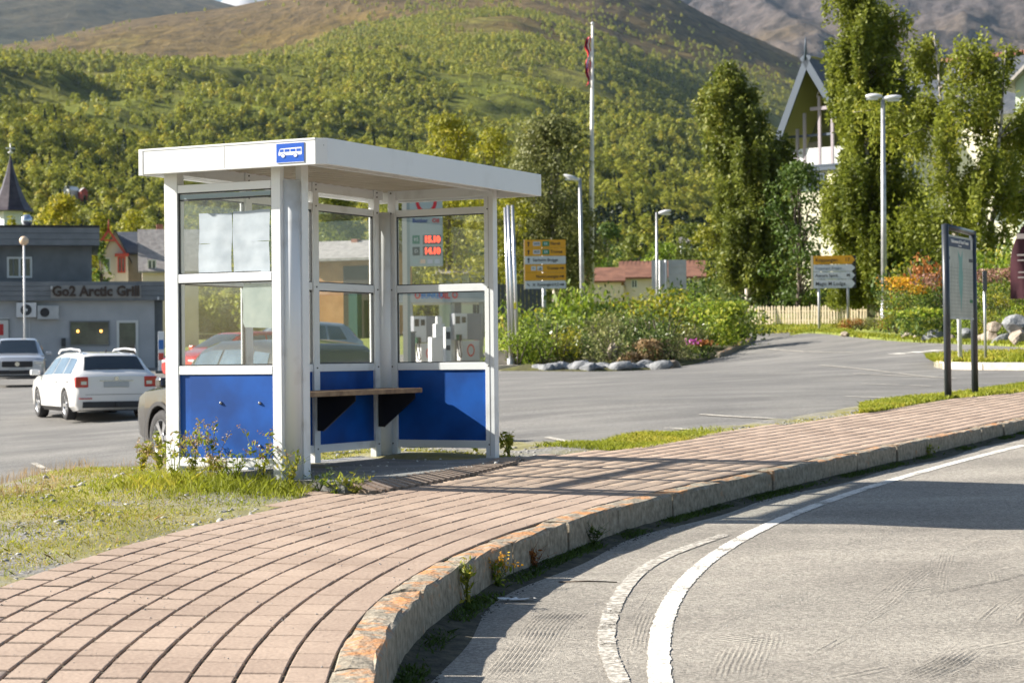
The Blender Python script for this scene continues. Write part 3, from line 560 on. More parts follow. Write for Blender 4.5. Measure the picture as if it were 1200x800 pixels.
# bench
BZ = .62
for k in range(3):
    v0 = WV - .445 + k * .135; P_('bench_slat', MB().box(.28, LU - .10, v0, v0 + .127, BZ - .042, BZ), M_wood, .004)
for u in (backposts[0], backposts[1] - .01, LU - .185):
    m = MB(); a, b = WV - .04, WV - .42
    for du_ in (-.004,): m.add([(u + d, y, z) for d in (-.004, .004) for y, z in ((a, BZ - .044), (b, BZ - .044), (b, BZ - .09), (a - .06, BZ - .345), (a, BZ - .345))], [(0, 1, 2, 3, 4), (9, 8, 7, 6, 5), (0, 5, 6, 1), (1, 6, 7, 2), (2, 7, 8, 3), (3, 8, 9, 4), (4, 9, 5, 0)])
    P_('bench_bracket', m, M_black, 0)
    m = MB(); m.box(u - .03, u + .004, a - .0, b, BZ - .056, BZ - .0435) if 0 else m.add([(u - .02, b + .0, BZ - .092), (u + .004, b, BZ - .092), (u + .004, a - .06, BZ - .349), (u - .02, a - .06, BZ - .349)], [(0, 1, 2, 3)]); P_('bracket_flange', m, M_black, 0)
# ================================================================== HILLS, MOUNTAINS
def vnoise(x, y, seed=0):                   # value noise on arrays
    xi = np.floor(x).astype(int); yi = np.floor(y).astype(int); fx = x - xi; fy = y - yi; fx = fx * fx * (3 - 2 * fx); fy = fy * fy * (3 - 2 * fy)
    def h(a, b):
        n = (a * 374761393 + b * 668265263 + seed * 974634777) & 0xffffffff; n = ((n ^ (n >> 13)) * 1274126177) & 0xffffffff; return ((n ^ (n >> 16)) & 0xffff) / 65535.
    return (h(xi, yi) * (1 - fx) + h(xi + 1, yi) * fx) * (1 - fy) + (h(xi, yi + 1) * (1 - fx) + h(xi + 1, yi + 1) * fx) * fy
def fbm(x, y, o=5, seed=0, ridge=False):
    r = 0; a = 1; t = 0
    for i in range(o):
        n = vnoise(x * 2 ** i + 17.3 * i, y * 2 ** i + 5.1 * i, seed + i); n = 1 - abs(2 * n - 1) if ridge else n; r = r + a * n; t += a; a *= .5
    return r / t
class Hill:
    """slope rising from D0 to D1 away from the camera; top: ridge line; base: foot line, both as image heights at a bearing"""
    def __init__(s, top, base, D0, D1, amp, nsc, seed, pw=1.0, ridge=False, x0=-420, x1=1620, Dtop=None):
        s.top = np.array(top, float); s.base = np.array(base, float); s.D0, s.D1, s.amp, s.nsc, s.seed, s.pw, s.ridge, s.x0, s.x1 = D0, D1, amp, nsc, seed, pw, ridge, x0, x1
    def pt(s, px, t):                       # t 0..1 up the slope
        yt = np.interp(px, s.top[:, 0], s.top[:, 1]); yb = np.interp(px, s.base[:, 0], s.base[:, 1])
        D = s.D0 + (s.D1 - s.D0) * t; f = t ** s.pw; py = yb + (yt - yb) * f
        x = (px - 600) / FPX * D; z = CZ + (Y0 - (px - 600) * ROLL - py) / FPX * D
        w = np.clip(np.minimum(t / .12, 1), 0, 1); n = fbm(x / s.nsc, D / s.nsc, 7, s.seed, s.ridge) - .5
        edge = 1 - .75 * np.clip((t - .8) / .2, 0, 1)
        return x, D, z + n * s.amp * w * edge
    def mesh(s, name, mt, na=260, nt=110):
        px = np.linspace(s.x0, s.x1, na); t = np.linspace(0, 1, nt); PX, T = np.meshgrid(px, t); x, y, z = s.pt(PX, T)
        bx = x[-1] * 1.12; by = y[-1] * 1.12; bz = z[-1] - (z[-1].max() * .18 + 40); x = np.vstack([x, bx]); y = np.vstack([y, by]); z = np.vstack([z, bz])
        return MB().grid(np.stack([x, y, z], -1)).build(name, mt, kind='structure')
def hillmat(name, low, mid, high, rock, z0, z1, z2, sc=.004):
    m = bpy.data.materials.new(name); m.use_nodes = True; t = m.node_tree; b = t.nodes['Principled BSDF']; b.inputs['Roughness'].default_value = 1; b.inputs['Specular IOR Level'].default_value = .1
    g = N(t, 'ShaderNodeNewGeometry'); sp = N(t, 'ShaderNodeSeparateXYZ'); t.links.new(g.outputs['Position'], sp.inputs[0])
    no = N(t, 'ShaderNodeTexNoise'); no.inputs['Scale'].default_value = sc; no.inputs['Detail'].default_value = 9; no.inputs['Roughness'].default_value = .62; t.links.new(g.outputs['Position'], no.inputs['Vector'])
    ad = N(t, 'ShaderNodeMath', operation='MULTIPLY_ADD'); ad.inputs[1].default_value = (z2 - z0) * 1.3; t.links.new(no.outputs['Fac'], ad.inputs[0]); t.links.new(sp.outputs[2], ad.inputs[2])
    mr = N(t, 'ShaderNodeMapRange'); mr.inputs['From Min'].default_value = z0 + (z2 - z0) * .65; mr.inputs['From Max'].default_value = z2 + (z2 - z0) * .65; t.links.new(ad.outputs[0], mr.inputs['Value'])
    r = N(t, 'ShaderNodeValToRGB'); e = r.color_ramp.elements; e[0].color = (*low, 1); e[0].position = 0; e[1].color = (*rock, 1); e[1].position = 1
    a = e.new((z1 - z0) / (z2 - z0)); a.color = (*mid, 1); a = e.new(min(.95, (z1 - z0) / (z2 - z0) + .3)); a.color = (*high, 1)
    t.links.new(mr.outputs[0], r.inputs[0])
    n2 = N(t, 'ShaderNodeTexNoise'); n2.inputs['Scale'].default_value = sc * 9; n2.inputs['Detail'].default_value = 8; n2.inputs['Roughness'].default_value = .7; t.links.new(g.outputs['Position'], n2.inputs['Vector'])
    m2 = N(t, 'ShaderNodeMapRange'); m2.inputs['From Min'].default_value = .3; m2.inputs['From Max'].default_value = .7; m2.inputs['To Min'].default_value = .35; m2.inputs['To Max'].default_value = 1.65; t.links.new(n2.outputs['Fac'], m2.inputs['Value'])
    mx = N(t, 'ShaderNodeMix', data_type='RGBA', blend_type='MULTIPLY'); mx.inputs[0].default_value = 1; t.links.new(r.outputs[0], mx.inputs[6]); t.links.new(m2.outputs[0], mx.inputs[7]); t.links.new(mx.outputs[2], b.inputs['Base Color'])
    bp = N(t, 'ShaderNodeBump'); bp.inputs['Distance'].default_value = 14; t.links.new(n2.outputs['Fac'], bp.inputs['Height']); t.links.new(bp.outputs[0], b.inputs['Normal']); return m
M_floor = mat('forest floor', (.10, .12, .02), (.17, .16, .035), scale=.01, rough=1)
M_main = hillmat('heath hillside', (.13, .15, .022), (.17, .165, .03), (.145, .10, .03), (.12, .085, .04), 130, 330, 620, .0045)
M_far = hillmat('far mountain', (.012, .024, .010), (.022, .032, .014), (.045, .04, .022), (.08, .065, .04), 200, 500, 1200, .002)
M_rock = hillmat('rock mountain', (.07, .055, .02), (.11, .078, .036), (.09, .072, .058), (.085, .075, .08), 200, 420, 1250, .0025)
h_low = Hill([(-420, 112), (0, 128), (60, 138), (160, 166), (300, 186), (420, 178), (520, 186), (600, 196), (690, 204), (760, 218), (850, 250), (960, 276), (1620, 300)],
             [(-420, 398), (600, 388), (900, 350), (1620, 300)], 330, 900, 34, 130, 3, .9)
h_mid = Hill([(-420, 40), (0, 50), (100, 52), (200, 62), (300, 72), (420, 60), (520, 80), (600, 94), (690, 115), (770, 138), (847, 165), (940, 195), (1100, 240), (1620, 290)],
             [(-420, 190), (1620, 300)], 900, 2000, 110, 230, 11, .95)
h_main = Hill([(-420, 90), (-40, 62), (50, 49), (95, 38), (150, 25), (205, 17), (262, 11), (330, 0), (420, -34), (520, -60), (620, -64), (700, -46), (790, -4), (845, 26), (900, 50), (945, 72), (1000, 104), (1100, 160), (1250, 230), (1620, 290)],
              [(-420, 140), (400, 130), (600, 140), (690, 160), (770, 185), (850, 212), (950, 250), (1100, 300), (1620, 400)], 1800, 3600, 120, 520, 23, 1.0)
h_left = Hill([(-420, -75), (0, -60), (100, -42), (170, -16), (222, -1), (262, 8), (330, 22), (500, 60), (1620, 200)], [(-420, 120), (1620, 240)], 4200, 6200, 160, 900, 31, 1.0, True)
h_peak = Hill([(-420, 60), (225, 14), (246, 9), (262, 2), (276, -2), (290, -4), (305, 1), (325, 6), (420, 30), (1620, 200)], [(-420, 120), (1620, 240)], 6700, 7400, 120, 700, 37, 1.0, True)
h_right = Hill([(-420, 160), (560, 60), (700, -10), (780, -40), (1000, -62), (1200, -66), (1620, -40)], [(-420, 200), (1620, 230)], 4000, 6600, 420, 1000, 43, 1.0, True)
h_low.mesh('forest_hill', M_floor); h_mid.mesh('hillside', M_main); h_main.mesh('hill', M_main, 420, 200); h_left.mesh('mountain', M_far); h_peak.mesh('mountain', mat('pale far peak', (.35, .33, .34), (.5, .5, .52), scale=.002, rough=1)); h_right.mesh('mountain', M_rock, 620, 260)
# forest on the slopes: small crowns made of leaf clumps, set out by the thousand
def crown_leaves(n, r, h, lf, seed, conif=False):
    g = np.random.default_rng(seed); u = g.random(n); th = g.random(n) * 6.283
    if conif: z = u ** 1.3; rad = r * (1 - z) * (.35 + .65 * np.sqrt(g.random(n)))
    else:
        z = u; rad = r * np.sqrt(np.clip(1 - (2 * np.abs(z - .45)) ** 2.4, 0, 1)) * (.45 + .55 * g.random(n) ** .4); rad *= 1 + .3 * np.sin(3 * th + 7 * z + seed)
    c = np.stack([rad * np.cos(th), rad * np.sin(th), z * h], 1); nn = c - np.array([0, 0, .35 * h]); nn[:, 2] *= .6; return quads(c, lf, g, nrm=nn / (np.linalg.norm(nn, axis=1)[:, None] + 1e-6) + g.normal(size=c.shape) * .38)
def quads(c, size, g, flat=0., asp=1.0, nrm=None):
    n = len(c); a = g.normal(size=(n, 3))
    if nrm is not None: nrm = nrm / np.linalg.norm(nrm, axis=1)[:, None]; a = a - (a * nrm).sum(1)[:, None] * nrm
    a /= np.linalg.norm(a, axis=1)[:, None]; b = g.normal(size=(n, 3)) if nrm is None else np.cross(nrm, a); b -= (a * b).sum(1)[:, None] * a; b /= np.linalg.norm(b, axis=1)[:, None]
    sz = (size * (.6 + .8 * g.random(n)))[:, None] if np.isscalar(size) else size[:, None]; a = a * sz * asp; b = b * sz
    V = np.stack([c - a, c - b * .62, c + a, c + b * .62], 1).reshape(-1, 3); F = np.arange(4 * n).reshape(n, 4); return V, F
M_fleaf = leafmat('distant foliage', (.13, .17, .018), (.36, .36, .045), (.56, .44, .06), trans=.45, yamt=.6)
M_fcon = leafmat('distant spruce', (.008, .018, .008), (.03, .05, .015), None, trans=.1, yamt=.3)
protos = []
for i in range(6):
    V, F = crown_leaves(70, 2.4 + .3 * (i % 3), 6.5 + i * .4, 1.05, 50 + i); V[:, 2] += .8
    me = npmesh('crown', V, F, M_fleaf, np.random.default_rng(i).random(len(F)) * .45); protos.append(me)
for i in range(2):
    V, F = crown_leaves(200, 2.0, 11, .5, 70 + i, True); protos.append(npmesh('crown', V, F, M_fcon, np.random.default_rng(i).random(len(F)) * .7))
for i in range(5):
    V, F = crown_leaves(420, 2.4 + .3 * (i % 3), 6.5 + i * .4, .42, 150 + i); V[:, 2] += .8
    protos.append(npmesh('crown', V, F, M_fleaf, np.random.default_rng(i).random(len(F)) * .45))
pc = bpy.data.collections.new('forest_tree_kinds')
for j_, me in enumerate(protos): o = bpy.data.objects.new('forest_crown_%02d' % j_, me); pc.objects.link(o)
def forest(name, P, scl, kind):
    me = bpy.data.meshes.new(name); P = np.asarray(P, np.float32); me.vertices.add(len(P)); me.vertices.foreach_set('co', P.ravel())
    a = me.attributes.new('sc', 'FLOAT', 'POINT'); a.data.foreach_set('value', np.asarray(scl, np.float32)); a = me.attributes.new('kd', 'INT', 'POINT'); a.data.foreach_set('value', np.asarray(kind, np.int32))
    o = link(name, me, None, kind='stuff'); ng = bpy.data.node_groups.new(name, 'GeometryNodeTree'); ng.interface.new_socket('Geometry', in_out='INPUT', socket_type='NodeSocketGeometry'); ng.interface.new_socket('Geometry', in_out='OUTPUT', socket_type='NodeSocketGeometry')
    gi = ng.nodes.new('NodeGroupInput'); go = ng.nodes.new('NodeGroupOutput'); ip = ng.nodes.new('GeometryNodeInstanceOnPoints'); ci = ng.nodes.new('GeometryNodeCollectionInfo'); ci.inputs[0].default_value = pc; ci.inputs[1].default_value = True; ci.inputs[2].default_value = True
    ip.inputs['Pick Instance'].default_value = True; s = ng.nodes.new('GeometryNodeInputNamedAttribute'); s.data_type = 'FLOAT'; s.inputs[0].default_value = 'sc'; k = ng.nodes.new('GeometryNodeInputNamedAttribute'); k.data_type = 'INT'; k.inputs[0].default_value = 'kd'
    rv = ng.nodes.new('FunctionNodeRandomValue'); rv.data_type = 'FLOAT_VECTOR'; rv.inputs[0].default_value = (-.08, -.08, 0); rv.inputs[1].default_value = (.08, .08, 6.283)
    L = ng.links.new; L(gi.outputs[0], ip.inputs['Points']); L(ci.outputs[0], ip.inputs['Instance']); L(k.outputs[0], ip.inputs['Instance Index']); L(rv.outputs[0], ip.inputs['Rotation'])
    L(s.outputs[0], ip.inputs['Scale']); L(ip.outputs[0], go.inputs[0]); md = o.modifiers.new('n', 'NODES'); md.node_group = ng; return o
def scatter(h, n, dens, smin, smax, g, conf=None, tmax=1.0):
    px = g.uniform(-140, 1340, n); t = g.random(n) ** .75 * tmax; x, y, z = h.pt(px, t); d = dens(px, t, x, y, z); keep = g.random(n) < d
    x, y, z, px, t = x[keep], y[keep], z[keep], px[keep], t[keep]; kd = g.integers(0, 6, len(x))
    if conf is not None: c = g.random(len(x)) < conf(px, t, x, y); kd = np.where(c, g.integers(6, 8, len(x)), kd)
    return np.stack([x, y, z - .5], 1), g.uniform(smin, smax, len(x)), kd
g = np.random.default_rng(5)
P1 = scatter(h_low, 36000, lambda px, t, x, y, z: np.clip(3.2 * fbm(x / 70, y / 70, 4, 5) - .75, .25, 1), .5, 1.1, g, lambda px, t, x, y: .04 + .8 * ((px > 650) & (px < 840) & (t < .5) & (fbm(x / 50, y / 50, 2, 9) > .45)))
P1[2][P1[2] < 6] = 8 + P1[2][P1[2] < 6] % 5
P2 = scatter(h_mid, 80000, lambda px, t, x, y, z: np.clip(5.5 * fbm(x / 130, y / 110, 5, 8) - 2.05, .04, 1) * np.clip((1.04 - t) * 6, .15, 1), .4, .95, g)
P3 = scatter(h_main, 70000, lambda px, t, x, y, z: np.clip(5 * (fbm(x / 200, y / 200, 4, 12) - .36), 0, 1) * np.clip(1.75 - t * 2.0 - .25 * (px < 380), .04, 1), .45, .95, g)
forest('forest', np.vstack([P1[0], P2[0], P3[0]]), np.concatenate([P1[1], P2[1], P3[1]]), np.concatenate([P1[2], P2[2], P3[2]]))
# ================================================================== TREES AND PLANTS
M_bark = mat('brown bark', (.05, .04, .03), (.14, .11, .085), scale=6, rough=.9, bump=.02, bscale=12)
M_birch = mat('birch bark', (.10, .085, .07), (.50, .46, .40), scale=5, rough=.8, bump=.01, bscale=10, lo=.42, hi=.55)
LF = dict(
    birch=leafmat('birch leaves', (.07, .10, .012), (.26, .29, .035), (.42, .39, .05), trans=.42),
    birch_dark=leafmat('dark birch leaves', (.04, .065, .010), (.17, .20, .03), (.28, .28, .045), trans=.35),
    gold=leafmat('early autumn leaves', (.09, .115, .010), (.32, .31, .025), (.48, .40, .04), trans=.42),
    grey=leafmat('grey green leaves', (.08, .10, .03), (.25, .26, .085), (.36, .35, .13), trans=.35),
    hedge=leafmat('hedge leaves', (.022, .05, .010), (.10, .16, .025), (.22, .25, .04), trans=.35),
    shrub=leafmat('glossy shrub leaves', (.025, .05, .012), (.12, .17, .035), (.30, .33, .12), trans=.3, rough=.35),
    lime=leafmat('lime green leaves', (.08, .14, .012), (.24, .32, .03), (.40, .42, .05), trans=.42),
    red=leafmat('reddish leaves', (.14, .05, .012), (.34, .12, .03), (.45, .22, .05), trans=.35),
    pink=leafmat('pink seed plumes', (.20, .09, .06), (.32, .17, .12), (.38, .24, .18), trans=.3),
    orange=leafmat('orange flowers', (.42, .17, .012), (.60, .32, .015), (.65, .42, .03), trans=.25),
    dry=leafmat('dry grass', (.22, .15, .07), (.46, .33, .17), (.55, .40, .24), trans=.35),
    grass=leafmat('grass blades', (.12, .16, .012), (.30, .33, .03), (.46, .40, .06), trans=.4),
    moss=leafmat('yellow moss', (.20, .20, .02), (.44, .38, .03), (.56, .44, .06), trans=.3),
    purple=leafmat('purple flowers', (.35, .05, .30), (.55, .12, .45), None, trans=.3))
def trunk_obj(par, paths, mt, name='trunk'):
    m = MB()
    for pts, r0_, r1_ in paths: n = len(pts); m.tube(pts, [r0_ + (r1_ - r0_) * i / (n - 1) for i in range(n)], 7)
    return m.build(name, mt, par)
def wob(a, b, n, k, g):
    a = np.array(a, float); b = np.array(b, float); t = np.linspace(0, 1, n)[:, None]; w = g.normal(size=(n, 3)) * k * np.sin(t * math.pi); return [tuple(p) for p in a + (b - a) * t + w]
def place(px, D, dz=0): return gp(px, D, dz)
def hfrom(px, py, D): return wp(px, py, D).z - gp(px, D).z
def weeping(label, px, D, top, wpx, n_br, leaf, key, seed, c0=.08, trunks=1, cat='tree', lean=0, strand=(.8, 2.6), dens=1.0, shape='col', group=None):
    g = np.random.default_rng(seed); p = place(px, D); Ht = hfrom(px, top, D); R = wpx / 2 / FPX * D
    root = thing('birch_tree', label, cat, p, 0, group); paths = []; tops = []
    for k in range(trunks):
        bx = (k - (trunks - 1) / 2) * R * .28; tx = (k - (trunks - 1) / 2) * R * 1.0 + lean; hh = Ht * (1 - .06 * k)
        pts = wob((bx, 0, -.3), (tx, g.normal() * .3, hh * .97), 9, .12, g); paths.append((pts, .011 * Ht + .04, .02)); tops.append(np.array(pts))
    C_, S_, T_ = [], [], []
    nlm = max(12, n_br // 8); lm = [(c0 + (1 - c0) * ((k_ + g.random()) / nlm) ** .9, g.uniform(0, 6.283), g.choice([.45, .7, .95, 1.15, 1.35]), g.random() * .5) for k_ in range(nlm)]
    for i in range(n_br):
        lf, la, lr, lt = lm[i % nlm]; tp = tops[(i % nlm) % trunks]; f = float(np.clip(lf + g.normal() * .012, c0, 1)); k = f * (len(tp) - 1); j = min(int(k), len(tp) - 2); o = tp[j] + (tp[j + 1] - tp[j]) * (k - j)
        if shape == 'col': rr_ = R * min(1, (1.04 - f) * 4.5 + .25) * lr * g.uniform(.6, 1.05)
        else: rr_ = R * math.sqrt(max(.02, 1 - abs((f - .48) / .56) ** 2.2)) * lr * g.uniform(.55, 1.05)
        az = la + g.normal() * .35; d = np.array([math.cos(az), math.sin(az), 0]); tip = o + d * rr_ + np.array([0, 0, rr_ * g.uniform(.15, .55)])
        if i % 5 == 0: paths.append(([tuple(o), tuple(o + (tip - o) * .55 + np.array([0, 0, rr_ * .18])), tuple(tip)], .035, .008))
        nst = max(2, int(3 + rr_ * 3.2)); tint = lt * .6 + g.random() * .2
        for q in range(nst):
            a = g.uniform(.3, 1.05); s0 = o + (tip - o) * a + np.array([0, 0, rr_ * .2 * math.sin(a * 2.6)]); s0[2] = min(s0[2], Ht)
            L = g.uniform(*strand) * (.45 + .55 * min(1, (1.05 - f) * 2.5)); L = min(L, max(.3, s0[2] - (1.6 if D > 95 else .9))); nl = int(L * 26 * dens); u = g.random(nl)
            sway = d * .18 * L; c = s0 + np.outer(u, np.array([0, 0, -L]) + sway * .4) + g.normal(size=(nl, 3)) * (.075 + .07 * (1 - u))[:, None]; C_.append(c); T_.append(np.clip(tint + g.random(nl) * .38 + .1 * g.normal(), 0, 1))
    c = np.vstack(C_); V, F = quads(c, leaf, g, asp=1.25); trunk_obj(root, paths, M_birch)
    link('crown', npmesh('crown', V, F, LF[key], np.concatenate(T_)), root); return root
def clumpy(c_list, r_list, per, leaf, g, squash=.8):
    C_, T_, Nn = [], [], []
    for c, r in zip(c_list, r_list):
        n = max(6, int(per * r * r)); d = g.normal(size=(n, 3)); d /= np.linalg.norm(d, axis=1)[:, None]; rad = r * (.5 + .55 * g.random(n) ** .5)
        C_.append(np.array(c) + d * rad[:, None] * np.array([1, 1, squash])); T_.append(np.clip(g.random() * .45 + g.random(n) * .42, 0, 1)); Nn.append(d + g.normal(size=(n, 3)) * .6)
    V, F = quads(np.vstack(C_), leaf, g, asp=1.15, nrm=np.vstack(Nn)); return V, F, np.concatenate(T_)
def round_tree(name, label, px, D, top, wpx, key, seed, ncl=60, per=170, leaf=.09, c0=.25, cl=(.45, 1.0), bark=None, cat='tree', group=None, ry=None):
    g = np.random.default_rng(seed); p = place(px, D); Ht = hfrom(px, top, D); R = wpx / 2 / FPX * D
    root = thing(name, label, cat, p, 0, group); paths = [(wob((0, 0, -.3), (g.normal() * .2, 0, Ht * .8), 7, .1, g), .012 * Ht + .05, .03)]; cs, rs = [], []
    for i in range(ncl):
        f = c0 + (1 - c0) * g.random(); prof = math.sqrt(max(.03, 1 - abs((f - (c0 + 1) / 2 + .06) / ((1 - c0) / 2 + .06)) ** 2.2)); r = g.uniform(*cl) * R / 2.2
        a = g.uniform(0, 6.283); q = R * prof * g.random() ** .45 * (1 + .18 * math.sin(3 * a + seed)) - r * .4; q = max(q, 0)
        c = (q * math.cos(a), q * math.sin(a) * (ry or 1), min(f * Ht, Ht - r * .7)); cs.append(c); rs.append(r)
        if i % 4 == 0: paths.append(([(0, 0, c[2] * .55), (c[0] * .5, c[1] * .5, c[2] * .85), c], .05, .012))
    V, F, T_ = clumpy(cs, rs, per, leaf, g); trunk_obj(root, paths, bark or M_bark); link('crown', npmesh('crown', V, F, LF[key], T_), root); return root
# the three big birches on the right and their neighbours
weeping('slim weeping birch standing leftmost, its drooping crown dark below', 876, 97, 76, 96, 230, .085, 'birch_dark', 1, c0=.12, dens=1.05)
weeping('tallest weeping birch, a dense column cut by the top edge', 1020, 89, -34, 92, 360, .08, 'birch', 2, c0=.07, dens=1.1, strand=(1.0, 3.0))
weeping('loose yellow green birch with two pale trunks above the flower bank', 1142, 80, 24, 160, 215, .075, 'birch', 3, c0=.26, trunks=2, dens=.68, strand=(.6, 1.9), shape='round')
weeping('birch half cut by the right edge behind the dark banner', 1214, 84, 110, 96, 130, .075, 'birch', 14, c0=.2, dens=.75, strand=(.6, 1.6), shape='round')
round_tree('willow_tree', 'dark green bushy tree between the leftmost and the tallest birch', 938, 93, 190, 88, 'hedge', 4, 70, 200, .08, c0=.12)
round_tree('bushy_tree', 'dark leafy tree low behind the white picket fence at its left', 868, 101, 232, 92, 'birch_dark', 6, 60, 190, .085, c0=.05)
round_tree('bushy_tree', 'dark leafy tree filling the gap right of the double street lamp', 1075, 92, 225, 90, 'hedge', 7, 60, 190, .085, c0=.05)
# trees behind the shelter roof
round_tree('broadleaf_tree', 'golden green tree showing over the shelter roof, leftmost of its row', 527, 126, 134, 88, 'gold', 8, 75, 150, .11, c0=.2)
round_tree('broadleaf_tree', 'golden green tree above the right half of the shelter roof', 580, 122, 150, 74, 'gold', 9, 60, 150, .11, c0=.2)
round_tree('willow_tree', 'tall grey green tree right behind the yellow direction sign', 652, 112, 137, 118, 'grey', 10, 120, 190, .095, c0=.16, bark=M_birch)
round_tree('willow_tree', 'grey green tree behind the three steel poles beside the shelter', 600, 108, 215, 76, 'gold', 11, 60, 170, .095, c0=.12)
for i, (px, top, w, D, key, lab) in enumerate(((398, 216, 96, 140, 'birch_dark', 'dark green tree seen through the back glass above the brown hut'), (470, 226, 80, 128, 'birch_dark', 'dark tree seen through the right pane left of the fuel sign'), (548, 232, 74, 132, 'hedge', 'dark tree right of the fuel price sign inside the pane'), (335, 232, 80, 150, 'hedge', 'dark tree behind the left shelter column'))):
    round_tree('broadleaf_tree', lab, px, D, top, w, key, 20 + i, 60, 130, .12, c0=.1)
# trees behind the grill
for i, (px, top, w, D, key, lab) in enumerate(((72, 228, 76, 165, 'gold', 'yellow green tree right of the church spire behind the grill'), (118, 250, 50, 170, 'gold', 'small yellow green tree between the spire tree and the red gable'), (158, 247, 70, 185, 'gold', 'yellow green tree row behind the slate roofed house'), (14, 252, 34, 168, 'gold', 'low tree under the church tower'), (119, 282, 30, 118, 'hedge', 'small dark tree tight against the grill, left of the red gable'))):
    round_tree('broadleaf_tree', lab, px, D, top, w, key, 30 + i, 55, 120, .14, c0=.1)
# bushy growth in the middle distance
for i, (px, top, w, D, key) in enumerate(((715, 262, 60, 260, 'hedge'), (742, 275, 46, 230, 'birch_dark'), (775, 283, 50, 240, 'lime'), (812, 262, 60, 250, 'birch_dark'), (838, 246, 56, 215, 'gold'), (700, 292, 40, 215, 'lime'))):
    round_tree('bushy_tree', ['dark bushy tree above the lower red roof', 'dark green tree just left of the grey sign backs', 'light green tree above the long red roof', 'dark green tree right of the small street lamp', 'yellow green tree at the left foot of the leftmost birch', 'light green bush over the left end of the lower red roof'][i], px, D, top, w, key, 40 + i, 45, 60, .2, c0=.05)
# hedge behind the fence and behind the island: individual shrubs
def shrub_mesh(key, seed, R=1.0, Hh=1.5, ncl=16, per=230, leaf=.05, squash=.8):
    g = np.random.default_rng(seed); cs, rs = [], []
    for i in range(ncl):
        a = g.uniform(0, 6.283); f = g.random(); r = g.uniform(.28, .5) * R; q = (R - r * .6) * g.random() ** .5 * (1 - .5 * f * f); cs.append((q * math.cos(a), q * math.sin(a), max(r * .6, f * (Hh - r)))); rs.append(r)
    V, F, T_ = clumpy(cs, rs, per, leaf, g, squash); return npmesh('foliage', V, F, LF[key], T_)
SH = {k: [shrub_mesh(k, 60 + i, leaf=lf_) for i in range(3)] for k, lf_ in (('hedge', .05), ('shrub', .048), ('lime', .055), ('gold', .05), ('red', .05), ('grey', .05))}
stem_m = MB()
for i in range(6): a = i * 1.05; stem_m.tube([(0.03 * math.cos(a), .03 * math.sin(a), -.1), (.25 * math.cos(a), .25 * math.sin(a), .5), (.5 * math.cos(a), .5 * math.sin(a), 1.0)], [.03, .02, .008], 5)
stem_me = stem_m.mesh('stems', M_bark)
ADJ = dict(hedge='dark green', shrub='glossy dark leaved', lime='bright lime green', gold='golden green', red='reddish', grey='grey green')
def third(px, a, b): return ('left', 'middle', 'right')[min(2, max(0, int((px - a) / (b - a) * 3)))]
def shrub(name, label, p, key, sc, hs=1.0, group=None, cat='shrub', mi=None):
    t = thing(name, label, cat, p, random.uniform(0, 6.28), group); f = link('foliage', SH[key][random.randrange(3) if mi is None else mi], t); f.scale = (sc, sc, sc * hs); s = link('stems', stem_me, t); s.scale = (sc, sc, sc * hs); return t
for i in range(24):
    px = 800 + i * 10.2 + random.uniform(-3, 3); D = 104.2 - (px - 800) * .030 + random.uniform(-.5, 1.2)
    ky_ = random.choice(['hedge', 'hedge', 'hedge', 'gold', 'lime']); shrub('hedge_shrub', '%s shrub in the %s third of the hedge behind the picket fence' % (ADJ[ky_], third(px, 800, 1045)), gp(px, D, -.3), ky_, 1.25, 1.35 + random.uniform(-.15, .2), 'hedge shrubs behind the picket fence')
for i in range(17):
    px = 596 + i * 14 + random.uniform(-4, 4); D = 78 + random.uniform(-2, 5)
    ky_ = random.choice(['hedge', 'lime', 'gold', 'hedge']); shrub('hedge_shrub', '%s shrub in the %s third of the belt behind the planted island' % (ADJ[ky_], third(px, 590, 835)), gp(px, D, -.2), ky_, 1.35, 1.6 + random.uniform(-.2, .25), 'shrubs in the belt behind the island')
# ---- planted island in the lot
isl = [];  _il = [(586, 432, 59.5), (640, 433.5, 59.2), (700, 434, 59), (760, 434, 59.3), (810, 431, 61), (850, 425, 64), (876, 416, 69), (884, 408.5, 75), (874, 402, 80)]
fr_ = np.array([[px2x(a, c), c] for a, b, c in _il]); bk_ = np.array([[9.0, 84], [4, 82], [0, 80], [-1.2, 72]])
oth = MB(); poly = np.vstack([fr_, bk_]); g_ = 16; c_ = poly.mean(0)
rings = [poly * (1 - a) + c_ * a for a in (0, .01, .15, .4, .7, .98)]; zz = [-.05, .03, .16, .35, .45, .5]
P = np.array([[(*q, H(q[0], q[1]) + z) for q in np.vstack([r, r[:1]])] for r, z in zip(rings, zz)])
M_soil = mat('bed soil', (.05, .045, .02), (.12, .12, .03), scale=3, rough=1, bump=.03, bscale=12); oth.grid(P).build('planted_island', M_soil, kind='structure')
ikerb = link('island_kerb', None, kind='structure'); d = np.concatenate([[0], np.cumsum(np.hypot(*np.diff(fr_, axis=0).T))])
for s in np.arange(9.2, d[-1], .95):
    a = np.array([np.interp(s, d, fr_[:, k]) for k in (0, 1)]); b = np.array([np.interp(s + .93, d, fr_[:, k]) for k in (0, 1)]); t = (b - a) / (np.hypot(*(b - a)) + 1e-6); n = np.array([t[1], -t[0]]) * .09
    z0, z1 = H(*a), H(*b); m = MB(); v = [(*(a + n), z0 - .1), (*(b + n), z1 - .1), (*(b - n), z1 - .1), (*(a - n), z0 - .1), (*(a + n * .9), z0 + .15), (*(b + n * .9), z1 + .15), (*(b - n), z1 + .16), (*(a - n), z0 + .16)]
    m.add(v, [(0, 3, 2, 1), (4, 5, 6, 7), (0, 1, 5, 4), (1, 2, 6, 5), (2, 3, 7, 6), (3, 0, 4, 7)]); m.build('kerb_stone', M_granite, ikerb, bev=.01)
